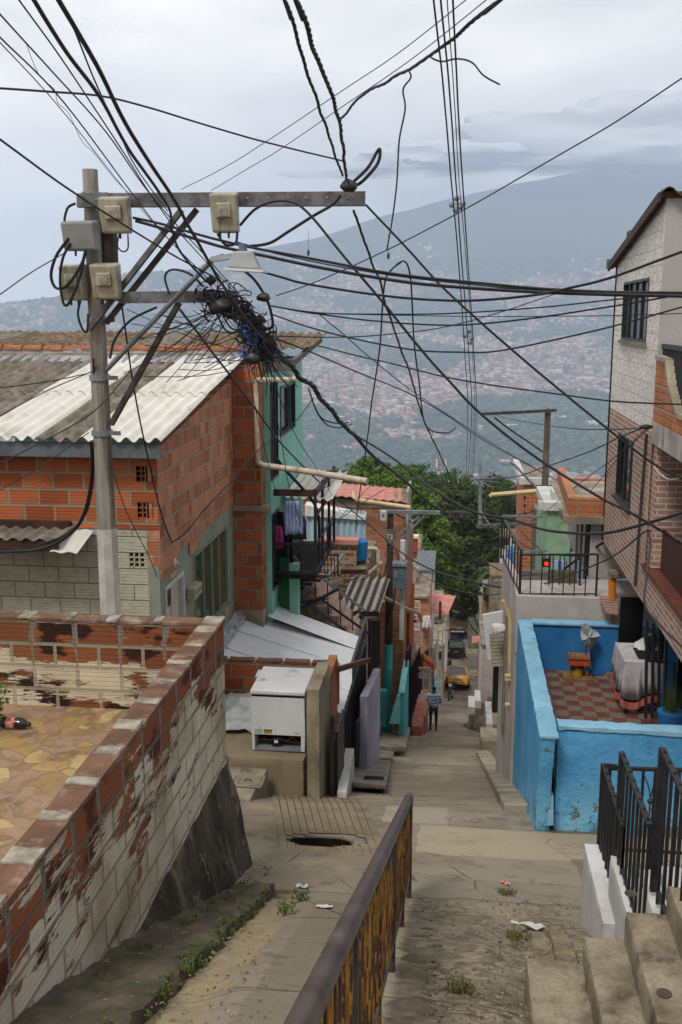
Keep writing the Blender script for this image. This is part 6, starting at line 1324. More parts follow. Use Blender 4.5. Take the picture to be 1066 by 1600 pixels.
# potted spiky plant in the blue pot
pq = PY(1052, 1118, 11.6); t = thing('potted_plant', 'spiky grass plant in a blue bucket at the right edge of the terrace', 'plant', (pq.x, 11.7, TF)); zr = PY(1052, 1112, 11.7).z
MB().tube([(pq.x, 11.7, zr-.32), (pq.x, 11.7, zr), (pq.x, 11.7, zr+.001), (pq.x, 11.7, zr-.05)], [.12, .17, .15, .14], 20).build('bucket', K_bluein, t, smooth=True); MB().box(pq.x-.2, pq.x+.2, 11.5, 11.9, TF, zr-.32).build('stand', K_dark, t)
m = MB(); 
for _ in range(90):
    a = rnd(0, 2*pi); r = rnd(0, .1); h = rnd(.25, .5); q = V(pq.x+r*cos(a), 11.7+r*sin(a), zr-.04); tp = q+V(cos(a)*rnd(.02, .2), sin(a)*rnd(.02, .2), h); s_ = V(-sin(a), cos(a), 0)*.006; m.add([q-s_, q+s_, tp], [(0, 1, 2)])
m.build('foliage', K_grass, t)
# dark iron gate posts on the terrace
gt = thing('iron_gate', 'tall black iron gate bars between the terrace and the brown brick house', 'gate', PY(1020, 1110, 11.9)); 
for (u, v0, v1, Y) in ((1009, 970, 1122, 12.2), (1019, 975, 1122, 12.2), (1029, 985, 1122, 12.2), (1039, 1000, 1122, 12.3), (1052, 1035, 1075, 12.3)): MB().bar(PY(u+2, v0, Y), PY(u, v1, Y), .035).build('bar', K_black, gt)
for (v, Y) in ((1032, 12.2), (1103, 12.2)): MB().bar(PY(1008, v, Y), PY(1045, v+3, Y), .03).build('rail', K_black, gt)
MB().box(PY(1040, 1000, 12.6).x, PY(1062, 1000, 12.6).x, 12.6, 12.65, TF, PY(1040, 985, 12.6).z).build('blue_door', K_bluein, None, 'blue door behind the black gate bars', 'door')
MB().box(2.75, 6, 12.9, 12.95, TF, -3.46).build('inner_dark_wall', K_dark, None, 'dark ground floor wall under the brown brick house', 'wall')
# small slatted awning and orange pipe with grey cap on the pinkish wall
t = thing('slat_awning', 'small pinkish brown slatted awning left of the black panel', 'awning', PY(955, 960, 14.3))
for i in range(6): a, b = PY(938+i*1.6, 938+i*4.2, 14.4-i*.04), PY(966, 940.5+i*4.2, 14.4-i*.04); m = MB(); m.hexa([a, b, b+V(0, .1, .02), a+V(0, .1, .02), a+V(0, 0, .03), b+V(0, 0, .03), b+V(0, .1, .05), a+V(0, .1, .05)]); m.build('slat', pm('slat_rose', '#9c7f74', '#83675d', 4), t)
MB().bar(PY(956.5, 960, 14.42), PY(956.5, 973, 14.42), .05).build('post', K_pvco, t)
MB().tube([PY(957, 905, 14.5), PY(957, 937, 14.45)], .06, 10).build('vent_pipe', K_pvco, None, 'orange vent pipe on the pinkish white wall', 'pipe', smooth=True)
t = thing('chimney_cowl', 'grey concrete cap over the orange vent pipe', 'cap', PY(960, 905, 14.5)); m = MB(); pbox(m, 954, 972, 896, 905, 14.4, .25); m.build('cap', K_conc, t, bevel=.02)
# ================================================================ pinkish white house behind the terrace
wh = thing('white_house', 'pinkish white house with a railed roof terrace behind the blue terrace', 'house', (2.5, 16, -9.5)); WY = 14.6
a, b = PY(806, 970, WY), PY(975, 936, WY); zt_ = b.z
MB().box(a.x, 6, WY, 15.7, -10, zt_).build('walls', K_whiteg, wh)
m = MB(); m.hexa([(a.x, 15.701, -10), (a.x+.14, 15.701, -10), (.98, 17.0, -10), (.87, 17.0, -10), (a.x-.02, 15.701, zt_), (a.x+.12, 15.701, zt_), (.98, 17.0, zt_), (.87, 17.0, zt_)]); m.build('side_parapet', K_whiteg, wh)
MB().box(a.x+.15, 6, 15.702, 17.4, -10, zt_-1.3).build('lower_deck', K_conc, wh)
MB().box(a.x+.001, 6, WY-.02, WY, zt_-.9, zt_-.001).build('front_render', K_whiteg, wh)
UY = 15.8; z2 = zY(800, UY); x2 = PY(922, 850, UY).x
MB().box(x2, 6, UY, 18.9, zt_, z2).build('upper_walls', K_whiteg, wh)
for (u0, u1, mt, nm) in ((899, 906, K_black, 'dark_pilaster'), (913, 922, K_black, 'dark_pilaster'), (906, 913, K_brk_old, 'stone_strip')):
    m = MB(); pbox(m, u0, u1, 806, 937, UY-.02, .3); m.build(nm, mt, wh)
# orange block roof box on top
ob_ = thing('roof_parapet', 'raw orange block parapet box on top of the pinkish white house', 'parapet', PY(905, 806, UY))
zb2, zt2 = zY(797, UY-.1), zY(771, UY-.1); xl, xr = PY(889, 785, UY-.1).x, 6
MB().box(xl, xr, UY-.1, UY+.05, zb2, zt2).build('front_masonry', K_parap, ob_)
ql = PY(871, 741, 19.0); MB().hexa([(xl, UY+.051, zb2), (xl+.12, UY+.051, zb2), (ql.x+.12, 19.0, zb2), (ql.x, 19.0, zb2), (xl, UY+.051, zt2), (xl+.12, UY+.051, zt2), (ql.x+.12, 19.0, zt2), (ql.x, 19.0, zt2)]).build('side_masonry', K_parap, ob_)
MB().box(ql.x+.001, xr, 19.0, 19.12, zb2, zY(742, 19.0)).build('back_masonry', K_parap, ob_); MB().box(xl, xr, UY+.052, 18.99, zb2+.001, zb2+.02).build('roof_deck', K_conc_lt, ob_)
MB().box(xl-.08, xr, UY-.2, UY+.5, zb2-.12, zb2-.001).build('roof_slab', K_conc, ob_)
# railed terrace
t1 = fence2('terrace_railing', 'black front railing of the roof terrace facing the street top', PY(811, 936, WY+.1), PY(931, 936, WY+.1), .69, 7, K_black, 'railing', .016)
a = PY(812, 936, WY+.1); fence2('terrace_railing', 'black side railing of the roof terrace along the street', a, V(.86, 17.3, a.z), .76, 7, K_black, 'railing', .02)
MB().bar(V(.86, 17.3, a.z+.76), V(1.56, 17.3, a.z+.76), .035).build('back_rail', K_galv, t1)
fence2('terrace_railing', 'inner black railing panel before the stone tiles on the roof terrace', PY(857, 926, 15.3), PY(905, 929, 15.3), .62, 3, K_black, 'railing', .016)
K_ledge = pm('ledger_stone', '#6b6557', '#4a4439', 14, bump=.02, bscale=20, st=(1, 1, 6), stain='#8e7c55', samt=.5, sscale=8)
m = MB(); pbox(m, 860, 902, 893, 928, 15.4, .1); m.build('stone_wall', K_ledge, None, 'ledger stone wall panel behind the roof terrace railing', 'wall')
m = MB(); pbox(m, 813, 859, 893, 913, 15.55, .1); m.build('slat_screen', pm('slats_grey', '#8a857c', '#4d4a44', 10, st=(.2, 1, 9)), None, 'grey slatted screen at the back of the roof terrace', 'screen')
t = thing('red_lamp', 'small red glowing lamp on the dark pole behind the roof terrace', 'lamp', PY(854, 881, 23)); k = NT('lamp_red'); k.b.inputs['Emission Color'].default_value = C('#ff2a20'); k.b.inputs['Emission Strength'].default_value = .8; k.fin(C('#e02a22')); m = MB(); m.sphere(PY(854, 881, 23), .05, 10, 8); m.build('bulb', k.m, t); MB().box(*(lambda q: (q.x-.1, q.x+.1, 23.08, 23.15, q.z-.1, q.z+.1))(PY(854, 881, 23))).build('housing', K_black, t)
m = MB(); pbox(m, 866, 886, 877, 900, 16.9, .05); m.build('towel', stripes('cloth_blue_white', '#3d5fa0', '#a8b6cf', 7, 0), None, 'blue and white cloth hanging behind the inner railing', 'cloth')
# green and orange houses beyond, near the right pole
t = hbox('green_painted_house', 'pale green painted house wall right of the right pole', 852, 893, 798, 24, 3, pm('paint_pale_green', '#8fae92', '#82a186', 3)); m = MB(); pbox(m, 850, 893, 786, 798, 23.9, 2.4); m.build('white_band', K_white, t)
m = MB(); pbox(m, 841, 852, 784, 797, 24.1, .15); m.build('meter_box', K_white, None, 'white box fixed beside the right pole', 'box')
m = MB(); pbox(m, 863, 872, 769, 782, 24.3, .6); m.build('water_tank', K_white, None, 'small white box on the roof right of the right pole', 'tank')
t = hbox('orange_block_house', 'small orange brick house with a white parapet left of the right pole', 815, 868, 757, 33, 4, K_brk_or); a, b = PY(812, 757, 32.9), PY(868, 748, 32.9); m = MB(); m.box(a.x, b.x, 32.9, 33.1, a.z, b.z); m.box(a.x, a.x+.2, 33.1, 37, a.z, b.z+.05); m.build('white_parapet', K_white, t)
for v in (775, 787, 799): m = MB(); pbox(m, 818.5, 821, v, v+5, 32.97, .02); m.build('vent_hole', K_dark, t)
t = hbox('house', 'stone clad house with a dark sheet roof right of the right pole', 848, 893, 834, 26, 4, K_ledge); m = MB(); m.prism([PY(846, 834, 25.8), PY(882, 833, 25.8), PY(896, 862, 24.8), PY(850, 866, 24.8)], (0, 0, .08)); m.build('roof', K_asb, t)
# right pole
RY = 28.; rz0 = gz(RY)-.3; rx = PY(850, 800, RY).x
rp_ = thing('utility_pole', 'brown utility pole with two crossarms right of the street', 'pole', (rx, RY, rz0)); MB().tube([(rx, RY, rz0), (rx, RY, zY(641, RY))], [.14, .085], 10).build('shaft', pm('pole_brown', '#6f6355', '#564c41', 6, bump=.004, stain='#383027', samt=.5, sscale=4, st=(1, 1, .3)), rp_)
MB().cyl((rx, RY, zY(641, RY)), (rx, RY, zY(634, RY)), .05, n=8).build('cap', K_pole, rp_)
MB().bar(PY(752, 647, RY-.12), PY(870, 641, RY-.12), .07, .08).build('crossarm', K_steeld, rp_); MB().bar(PY(744, 822, RY-.12), PY(858, 817, RY-.12), .07, .08).build('crossarm', K_steel, rp_)
MB().bar(PY(794, 864, 23), PY(856, 860, 23), .04).build('scaffold_bar', K_galv, None, 'pale horizontal bar above the roof terrace railing', 'bar')
MB().tube([PY(766, 776, 27), PY(769, 773, 27), PY(868, 765, 26.5)], .06, 8).build('outlet_pipe', K_pvc, None, 'long cream outlet pipe pointing left from the orange block parapet', 'pipe', smooth=True)
t = thing('street_lamp', 'small distant street lamp on a slanting arm before the orange block house', 'street lamp', PY(840, 765, 32)); MB().tube([PY(840, 764, 32), PY(805, 727, 32), PY(797, 722, 32)], .045, 7).build('arm', K_galv, t, smooth=True); m = MB(); pbox(m, 781, 798, 720, 726, 31.9, .3); m.build('lamp_head', K_lamp, t, bevel=.03)
# mast with antennas in front of the trees
t = thing('aerial_mast', 'thin grey mast with bristling aerials before the dark trees', 'mast', PY(750, 835, 42)); MB().tube([PY(750.5, 825, 42), PY(750.5, 722, 42)], [.08, .06], 8).build('pole', K_galv, t)
for i in range(16): a = i*2*pi/16+.2; q = PY(750, 750, 42); MB().bar(q, q+V(cos(a)*rnd(.5, 1.0), sin(a)*.6, sin(a*2+1)*rnd(.2, .5)), .025).build('aerial_rod', K_galv, t)
MB().bar(PY(752, 800, 41.9), PY(768, 824, 41.9), .07).build('strut', K_galv, t)
# ================================================================ brown brick house on the right
BX_ = 2.35; rb = thing('brick_veneer_house', 'tall house with whitewashed top floor over brown brick veneer, on the right', 'house', (4, 13, TF))
def rz(u, v): q = PX(u, v, BX_); return q.y, q.z
yF_, zU = 15.72, -3.46; yN = rz(1021, 650)[0]; zS = PX(1005, 664, BX_).z; zS = (rz(954, 642)[1]+rz(1017, 668)[1])/2
zTf, zTn = rz(960, 415)[1], rz(1037, 303)[1]
w1 = (rz(976, 440)[0], rz(1015, 440)[0], rz(990, 533)[1], rz(997, 437)[1]); w2 = (rz(966, 700)[0], rz(990, 700)[0], rz(966, 776)[1], rz(970, 676)[1])
def wl(zlo, zhi, y0, y1, hl): 
    m = MB(); m.wall((BX_, y0, zlo), (0, y1-y0, 0), (0, 0, zhi-zlo), (.15, 0, 0), [(min(h[0], h[1])-y0, max(h[0], h[1])-y0, h[2]-zlo, h[3]-zlo) for h in hl]); return m
wl(zS, zTf, yN, yF_, [w1]).build('upper_wall', K_whblk, rb)
m = MB(); m.prism([(BX_, yN, zTf), (BX_, yF_, zTf), (BX_, yN, zTn)], (.15, 0, 0)); m.build('gable', K_whblk, rb)
wl(zU, zS-.001, yN-.0, yF_+.01, [w2]).build('veneer_wall', K_veneer, rb)
m = MB(); m.box(BX_, 6.2, yF_-.15, yF_, zU, zTf); m.build('far_wall', K_whiteg, rb)
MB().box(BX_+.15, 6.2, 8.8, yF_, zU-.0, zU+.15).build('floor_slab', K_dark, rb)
# lower brick band continuing towards the camera under the balcony
zb1 = rz(1060, 1000)[1]; zsl = PX(1040, 1000, BX_).z
MB().box(BX_-.0, BX_+.15, 8.4, yN-.001, zU, zU+.42).build('veneer_band', K_veneer, rb)
MB().box(BX_-.03, BX_+.3, 8.4, yN-.0, zU+.421, zU+.49).build('terracotta_sill', pm('sill_brown', '#6b3a2a', '#5a3023', 5, rough=.5), rb)
MB().box(BX_-.02, BX_+.0, yN-.04, yN+.0, zU+.5, zS).build('corner_trim', pm('trim_pale', '#b39a8b', '#9c8577'), rb)
K_slat = pm('timber_slats_red', '#4a2318', '#321711', 30, rough=.6, st=(9, 9, .2))
MB().box(BX_+.12, BX_+.14, 8.4, yN-.35, zU+.49, zU+1.0).build('slatted_panel', K_slat, rb)
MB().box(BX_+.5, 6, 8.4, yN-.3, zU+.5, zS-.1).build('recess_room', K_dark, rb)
MB().box(BX_+.02, 6, yN-.3, yN-.0, zU+.5, zS).build('recess_end_wall', K_veneer, rb)
# balcony parapet above
zp0, zp1 = rz(1024, 690)[1], rz(1024, 654)[1]; zp2 = rz(1030, 556)[1]
MB().box(BX_-.01, 6.2, 8.4, yN-.001, zS-.12, zS+.14).build('balcony_slab', pm('slab_white_stained', '#b5b1aa', '#9c978d', 3, stain='#3b3833', samt=.55, sscale=3, bump=.004), rb)
zpt = rz(1028, 558)[1]
m = MB(); m.prism([(BX_-.005, yN-.002, zS+.141), (BX_-.005, 8.4, zS+.141), (BX_-.005, 8.4, zS+.35), (BX_-.005, 10.9, zS+.3), (BX_-.005, 11.35, zS+.55), (BX_-.005, 11.65, zpt-.06), (BX_-.005, yN-.002, zpt-.02)], (.13, 0, 0)); m.build('balcony_parapet', K_parap, rb)
m = MB(); P = [V(BX_+.06, yN-.03, zpt), V(BX_+.06, 11.62, zpt-.02), V(BX_+.06, 11.33, zS+.58), V(BX_+.06, 10.88, zS+.33), V(BX_+.06, 8.4, zS+.38)]
for i in range(4): m.bar(P[i], P[i+1], .17, .05)
m.build('parapet_coping', K_conc_lt, rb)
MB().box(BX_+.05, BX_+.2, 8.4, yN-.0, zpt+.0, zTn+.2).build('smooth_wall_hidden', K_white, rb) if False else None
m = MB(); m.box(BX_+.001, 6.2, yN-.001-.0, yN+.14, zS+.142, zTn); m.build('smooth_wall', pm('plaster_grey_white', '#a9a7a4', '#9d9b98', 1.2, stain='#827d76', samt=.2), rb)
br_ = thing('balcony_railing', 'black balcony railing on the orange block parapet of the right house', 'railing', (BX_+.1, 11.5, zpt)); zr_ = rz(1026, 547)[1]
m = MB(); m.bar((BX_+.07, yN, zr_+.05), (BX_+.07, 8.4, zr_+.05), .05); m.build('hand_rail', K_black, br_)
m = MB(); y = yN-.03
while y > 8.4: m.bar((BX_+.07, y, (zpt if y > 11.6 else zS+.4)), (BX_+.07, y, zr_+.04), .018); y -= .07
m.build('baluster_row', K_black, br_)
for (u, lab) in ((1057, 'left orange jar on the upper balcony'), (1064, 'right orange jar on the upper balcony')): q = PX(u, 550, BX_+.5); MB().tube([(q.x, q.y, q.z-.3), (q.x, q.y, q.z-.04), (q.x, q.y, q.z+.04)], [.05, .05, .01], 10).build('orange_jar', K_terr, None, lab, 'jar', smooth=True)
for (h, bars) in ((w1, 4), (w2, 2)):
    y0, y1 = min(h[0], h[1]), max(h[0], h[1]); f = MB(); t_ = .035
    f.box(BX_-.01, BX_+.05, y0, y0+t_, h[2], h[3]); f.box(BX_-.01, BX_+.05, y1-t_, y1, h[2], h[3]); f.box(BX_-.01, BX_+.05, y0+t_, y1-t_, h[3]-t_, h[3]); f.box(BX_-.01, BX_+.05, y0+t_, y1-t_, h[2], h[2]+t_)
    for i in range(1, bars): yy = lerp(y0, y1, i/bars); f.box(BX_-.005, BX_+.04, yy-.022, yy+.022, h[2]+t_, h[3]-t_)
    w_ = f.build('window', K_black, rb); MB().box(BX_+.06, BX_+.07, y0, y1, h[2], h[3]).build('pane', glass('window_pale', '#5a6268', .15) if bars == 4 else K_glass, w_)
    MB().box(BX_-.04, BX_+.02, y0-.06, y1+.06, h[2]-.05, h[2]-.002).build('sill', K_conc if bars == 4 else K_steeld, w_)
# roof: raking eave
d_ = V(0, yN-yF_, zTn-zTf); m = MB(); A = V(BX_-.07, yF_+.12, zTf-.03); B = V(BX_-.07, yN-.05, zTn-.06)
m.hexa([A, A+V(3.9, 0, 0), B+V(3.9, 0, 0), B, A+V(0, 0, .06), A+V(3.9, 0, .06), B+V(3.9, 0, .06), B+V(0, 0, .06)]); m.build('roof_board', K_brownwood, rb)
m = MB(); m.corr(A+V(0, 0, .075), B-A, V(3.9, 0, 0), .3, .035); m.build('roof_tiles', K_asbo, rb, smooth=True)
m = MB(); m.bar(A+V(-.02, 0, 0), B+V(-.02, 0, 0), .03, .11); m.build('barge_board', K_brownwood, rb)
q = A.lerp(B, .32); MB().box(q.x+.05, q.x+.3, q.y-.2, q.y+.1, q.z, q.z+.24).build('chimney_stub', K_asbo, rb)
MB().box(A.x-.05, A.x+.05, A.y-.05, A.y+.05, A.z-.02, A.z+.12).build('gutter_end', K_zinc, rb)
m = MB(); m.corr(B+V(-.0, .04, .06), V(0, -.12, .0), V(3.9, 0, 0), .3, .05); m.build('eave_tiles', K_asbo, rb, smooth=True)
MB().tube([(BX_-.02, yN+.25, zS-.05), (BX_-.03, yN+.3, zU+1), (BX_-.03, yN+.35, zU+.1)], .018, 6).build('wall_conduit', K_steeld, rb)
# ================================================================ foreground hand rail
K_rail = pm('rail_worn_brown', '#40342f', '#5a4c46', 5, rough=.38, spec=.55, metal=.25, stain='#8a7f78', samt=.3, sscale=7, fine=.15)
k = NT('rusty_yellow_bars'); n = k.noise(14, 7, rough=.65, st=(1, 1, .45)); m_ = k.ss(n, .47, .51); col = k.mix(m_, k.mix(k.ss(k.noise(5, 4), .4, .6), C('#946718'), C('#6a4914')), k.mix(k.noise(30, 3), C('#2b1c14'), C('#4a3020'))); k.bump(k.math('SUBTRACT', 1, m_), .002); K_yel = k.fin(col, .6, 0, .4)
RX = -.31
def rl(y): return -3.9+(7.6-y)*.415
hr = thing('hand_rail', 'long brown steel hand rail with rusty yellow bars running down the street', 'railing', (RX, 4.5, gz(4.5)))
MB().tube([(RX, 7.66, rl(7.62)-.05), (RX, 7.62, rl(7.62)), (RX, 4, rl(4)), (RX, .7, rl(.7))], .036, 16).build('top_tube', K_rail, hr, smooth=True)
MB().box(RX-.03, RX+.03, 7.6, 7.66, -4.95, rl(7.62)-.02).build('end_post', K_rail, hr, bevel=.004)
MB().bar((RX, 7.6, rl(7.6)-.72), (RX, .7, rl(.7)-.72), .035, .05).build('bottom_rail', K_steel, hr)
y = 7.5; i = 0
while y > .8:
    if i % 11 == 10: MB().box(RX-.025, RX+.025, y-.025, y+.025, gz(y)-.1, rl(y)-.01).build('post', K_yel if i % 22 == 10 else K_steeld, hr)
    else: MB().box(RX-.016, RX+.016, y-.016, y+.016, rl(y)-.71, rl(y)-.01).build('baluster', K_yel, hr)
    y -= .105; i += 1
# ================================================================ concrete stair at the lower right
K_stair = pm('stair_concrete', '#9c917b', '#7b705c', 2.6, fine=.5, bump=.009, bscale=34, stain='#453c2e', samt=.62, sscale=3.2)
cs = thing('concrete_stair', 'thick worn concrete stair climbing out of the lower right corner', 'stair', (1, 4.5, -3.7))
sx = [PY(822, 1487, 5.0).x, PY(912, 1443, 4.99).x, PY(978, 1392, 4.98).x, PY(1047, 1335, 4.97).x, 1.52, 1.9]
for i in range(5):
    z = -3.48+.17*i; lump_y = 5.0-.01*i; m = MB(); m.box(sx[i], sx[i+1]+.05 if i < 4 else 3, 4.1+.006*i, lump_y, -4.4, z); m.build('step', K_stair, cs, rough=(.05, .009))
for (u, v, zz) in ((986, 1394+3, -3.14), (1038, 1553, -3.14)): q = PZ(u, v, zz); MB().tube([(q.x, q.y, zz+.001), (q.x, q.y, zz+.006)], [.035, .035], 16).build('round_stain', pm('stain_dark', '#3a352d', '#4d463b', 9), cs)
# white plinth steps with their railings
def plinth(u0, u1, v, Y, dy, lab):
    a, b = PY(u0, v, Y), PY(u1, v, Y); MB().box(a.x, b.x, Y-dy, Y, min(gz(Y), gz(Y-dy))-.3, a.z).build('white_plinth', K_white, None, lab, 'plinth', 'white plinths under the black railings', rough=(.05, .006)); return a, b
p1 = plinth(912, 937, 1316, 7.2, 1.05, 'lowest white plinth, at the left end beside the landing')
p2 = plinth(953, 977, 1335, 6.5, 1.1, 'middle white plinth beneath the second black railing')
p3 = plinth(996, 1025, 1356, 5.8, .75, 'right white plinth just behind the big concrete stair')
MB().box(p1[0].x+.02, 3.2, 5.02, 7.1, -5.6, -4.72).build('lower_landing', K_conc, None, kind='structure')
MB().box(p3[1].x+.06, p3[1].x+.2, 5.03, 6.0, -4.9, -3.45).build('white_plinth', K_white, None, 'small white plinth half hidden by the right railing', 'plinth', 'white plinths under the black railings', bevel=.01)
def bal(u, vt, vb, Y, y1, lab, n):
    a, b = PY(u, vt, Y), PY(u, vb, Y); t = thing('iron_railing', lab, 'railing', (b.x, Y, b.z), 'black iron railings on the plinths'); m = MB(); m.bar((a.x, Y, a.z), (a.x, y1, a.z), .032, .022); m.build('top_rail', K_black, t)
    m = MB(); m.bar((a.x, Y, b.z+.06), (a.x, y1, b.z+.06), .022); m.build('bottom_rail', K_black, t)
    m = MB()
    for i in range(n+1): y = lerp(Y, y1, i/n); m.bar((a.x, y, b.z-.02), (a.x, y, a.z), .018 if i else .035)
    m.build('bar_row', K_black, t)
    for i in range(n): y = lerp(Y, y1, (i+.5)/n); MB().sphere((a.x+.004, y, a.z+.016), .012, 6, 5).build('stud', K_black, t)
bal(943, 1194, 1332, 7.2, 6.25, 'first black railing on the lowest white plinth', 8); bal(972, 1176, 1340, 6.5, 5.5, 'second black railing on the middle white plinth', 8); bal(1035, 1170, 1388, 5.5, 4.3, 'tall black railing at the right edge on the third plinth', 9)
a, b = PY(950, 1200, 7.4), PY(1100, 1204, 7.4); t = thing('iron_railing', 'cross railing with a lyre ornament behind the black plinth railings', 'railing', a, 'black iron railings on the plinths'); zb_ = PY(950, 1335, 7.4).z
m = MB(); m.bar(a, b, .03, .025); m.bar((a.x, 7.4, zb_+.05), (b.x, 7.4, zb_+.05), .02); m.build('rails', K_black, t)
m = MB(); x = a.x
for i in range(9): x = lerp(a.x, b.x, i/8); m.bar((x, 7.4, zb_-.3), (x, 7.4, a.z), .02 if i else .05)
m.build('bars', K_black, t)
cx = PY(1016, 1252, 7.38); m = MB(); m.sphere(cx, .022, 12, 8)
for s_ in (-1, 1): m.tube([V(cx.x+s_*.0, 7.38, cx.z+.02), V(cx.x+s_*.012, 7.38, cx.z+.1), V(cx.x+s_*.04, 7.38, cx.z+.18), V(cx.x+s_*.07, 7.38, cx.z+.225)], .005, 6)
m.cyl(cx, cx-V(0, 0, .2), .006, n=6); m.build('lyre_ornament', K_black, t, smooth=True)
m = MB()
for (u0, v0, u1, v1) in ((949, 1196, 960, 1198),): m.bar(PY(u0-4, v0, 7.3), PY(u1+4, v1, 7.4), .03)
m.build('corner_bar', K_black, t)
# washed-out broken gutter lip beside the plinths
K_broken = pm('broken_concrete', '#92866c', '#6d624f', 5, bump=.02, bscale=16, stain='#3f3626', samt=.5, sscale=4)
def lipf(a, b):
    y = lerp(5.05, 6.9, a); cx_ = .72+.1*sin(a*2.2); x = cx_+(b-.5)*.42; h = (.055+.03*mnoise.noise(V(a*9, b*3, 0)))*(1 if .3 < b < .62 else .0)*min(1, (1-a)*6); return (x, y, gz(y)-.012+h)
lump('broken_kerb', lipf, 90, 36, K_broken, .016, 13, kind='structure')
m = MB()
for _ in range(1100):
    u, v = rnd(660, 830), rnd(1400, 1600); 
    if rnd(0, 1) > .75: u, v = rnd(780, 905), rnd(1380, 1490)
    if rnd(0, 1) > .72: u, v = rnd(150, 420), rnd(1395, 1600)
    q = PG(u, v); s_ = rnd(.006, .02); vs_ = [q+V(rnd(-1, 1), rnd(-1, 1), rnd(-.3, .8))*s_ for _ in range(6)]; m.add(vs_, [(0, 1, 2), (0, 2, 3), (3, 4, 5), (1, 4, 2), (0, 4, 1), (2, 5, 3)])
m.build('pebbles', pm('pebble', '#8d826f', '#5d5445', 20, stain='#b3a997', samt=.4, sscale=20), None, 'loose pebbles and crumbs of concrete on the stony lane', 'pebbles', kind='stuff')
# boulders set in the lane concrete
K_boul = pm('boulder', '#7f7460', '#6a604f', 6, bump=.008, stain='#4c4438', samt=.4)
for i, (u, v, s_) in enumerate(((655, 1500, .13), (648, 1524, .12), (638, 1575, .14), (668, 1455, .11), (700, 1465, .1))):
    q = PG(u, v); m = MB(); m.sphere(q+V(0, 0, -.045), s_, 16, 10, (1.1, .62, .55)); m.build('set_stone', K_boul, None, ['rounded stone set in the lane, second row below the hand rail foot', 'rounded stone in the lane just under the upper one', 'largest rounded stone at the bottom of the stony lane', 'rounded stone at the foot of the hand rail post', 'small rounded stone right of the rail foot stone'][i], 'stone', 'rounded stones set in the lane', smooth=True)
# ================================================================ trees
K_lf1 = leafmat('foliage_bright', '#647f2e', '#435e22', .3); K_lf2 = leafmat('foliage_olive', '#4d5a2c', '#37451f', .25); K_lf3 = leafmat('foliage_mid', '#4f7030', '#38532a', .3)
K_bark = pm('bark', '#4a3f33', '#362e26', 5, bump=.02, bscale=12)
def tree(label, base, crowns, leaf, lsz, nleaf, seed, trunk_r=.3, name='leafy_tree'):
    g = np.random.default_rng(seed); base = Vector(base); t = thing(name, label, 'tree', base, 'trees below the street')
    m = MB(); top = Vector(crowns[0][0]); m.tube([base, base.lerp(top, .35)+V(.3, 0, 0), base.lerp(top, .75), top], [trunk_r, trunk_r*.75, trunk_r*.5, trunk_r*.2], 8)
    for (c, rx_, rz_) in crowns: c = Vector(c); s_ = base.lerp(top, g.uniform(.35, .7)); m.tube([s_, s_.lerp(c, .5)+V(0, 0, -.5), c], [trunk_r*.4, trunk_r*.25, trunk_r*.06], 6)
    m.build('trunk', K_bark, t, smooth=True)
    VV = []; nv = 0
    for (c, rx_, rz_) in crowns:
        c = np.array(c); vol = rx_*rx_*rz_; ncl = int(26+vol*2.2)
        # clumps on an uneven shell
        d = g.normal(size=(ncl, 3)); d /= np.linalg.norm(d, axis=1)[:, None]; rr = g.uniform(.55, 1.08, ncl)[:, None]; cc = c+d*rr*np.array([rx_, rx_, rz_])
        cr = g.uniform(.28, .5, ncl)*min(rx_, rz_)*.62
        for k_ in range(ncl):
            n = int(nleaf*g.uniform(.6, 1.2)); e = g.normal(size=(n, 3)); e /= np.linalg.norm(e, axis=1)[:, None]; p_ = cc[k_]+e*cr[k_]*g.uniform(.45, 1.1, n)[:, None]*np.array([1.15, 1.15, .75])
            nn = e*.6+g.normal(size=(n, 3))*.5+np.array([0, 0, .5]); nn /= np.linalg.norm(nn, axis=1)[:, None]
            a = np.cross(nn, g.normal(size=(n, 3))); a /= np.linalg.norm(a, axis=1)[:, None]; b = np.cross(nn, a); s_ = lsz*g.uniform(.6, 1.3, n)[:, None]
            VV.append(np.stack([p_-a*s_, p_-b*s_*.55+nn*s_*.15, p_+a*s_, p_+b*s_*.55+nn*s_*.15], 1))
    A = np.concatenate(VV).reshape(-1, 3); nf = len(A)//4; F_ = np.arange(nf*4).reshape(-1, 4)
    o = colmesh('crown', A, F_, np.ones((nf, 4)), leaf, parent=t); return t
def cr(u, v, Y, rx_, rz_): q = PY(u, v, Y); return ((q.x, q.y, q.z), rx_, rz_)
b_ = PY(612, 1000, 76); tree('bright green leafy tree behind the pink roofed house', (b_.x, 76, gz(76)-.5), [cr(600, 775, 76, 2.6, 2.3), cr(555, 770, 75, 2.0, 1.8), cr(580, 742, 77, 1.8, 1.4), cr(632, 770, 76, 2.2, 2.0), cr(655, 800, 75, 2.0, 2.0), cr(668, 840, 74, 1.9, 2.0), cr(690, 850, 76, 1.3, 1.3), cr(600, 830, 75, 2.5, 2.5), cr(540, 800, 76, 1.8, 1.6), cr(655, 890, 74, 2.2, 2.2), cr(685, 915, 75, 1.7, 1.8)], K_lf1, .19, 60, 1)
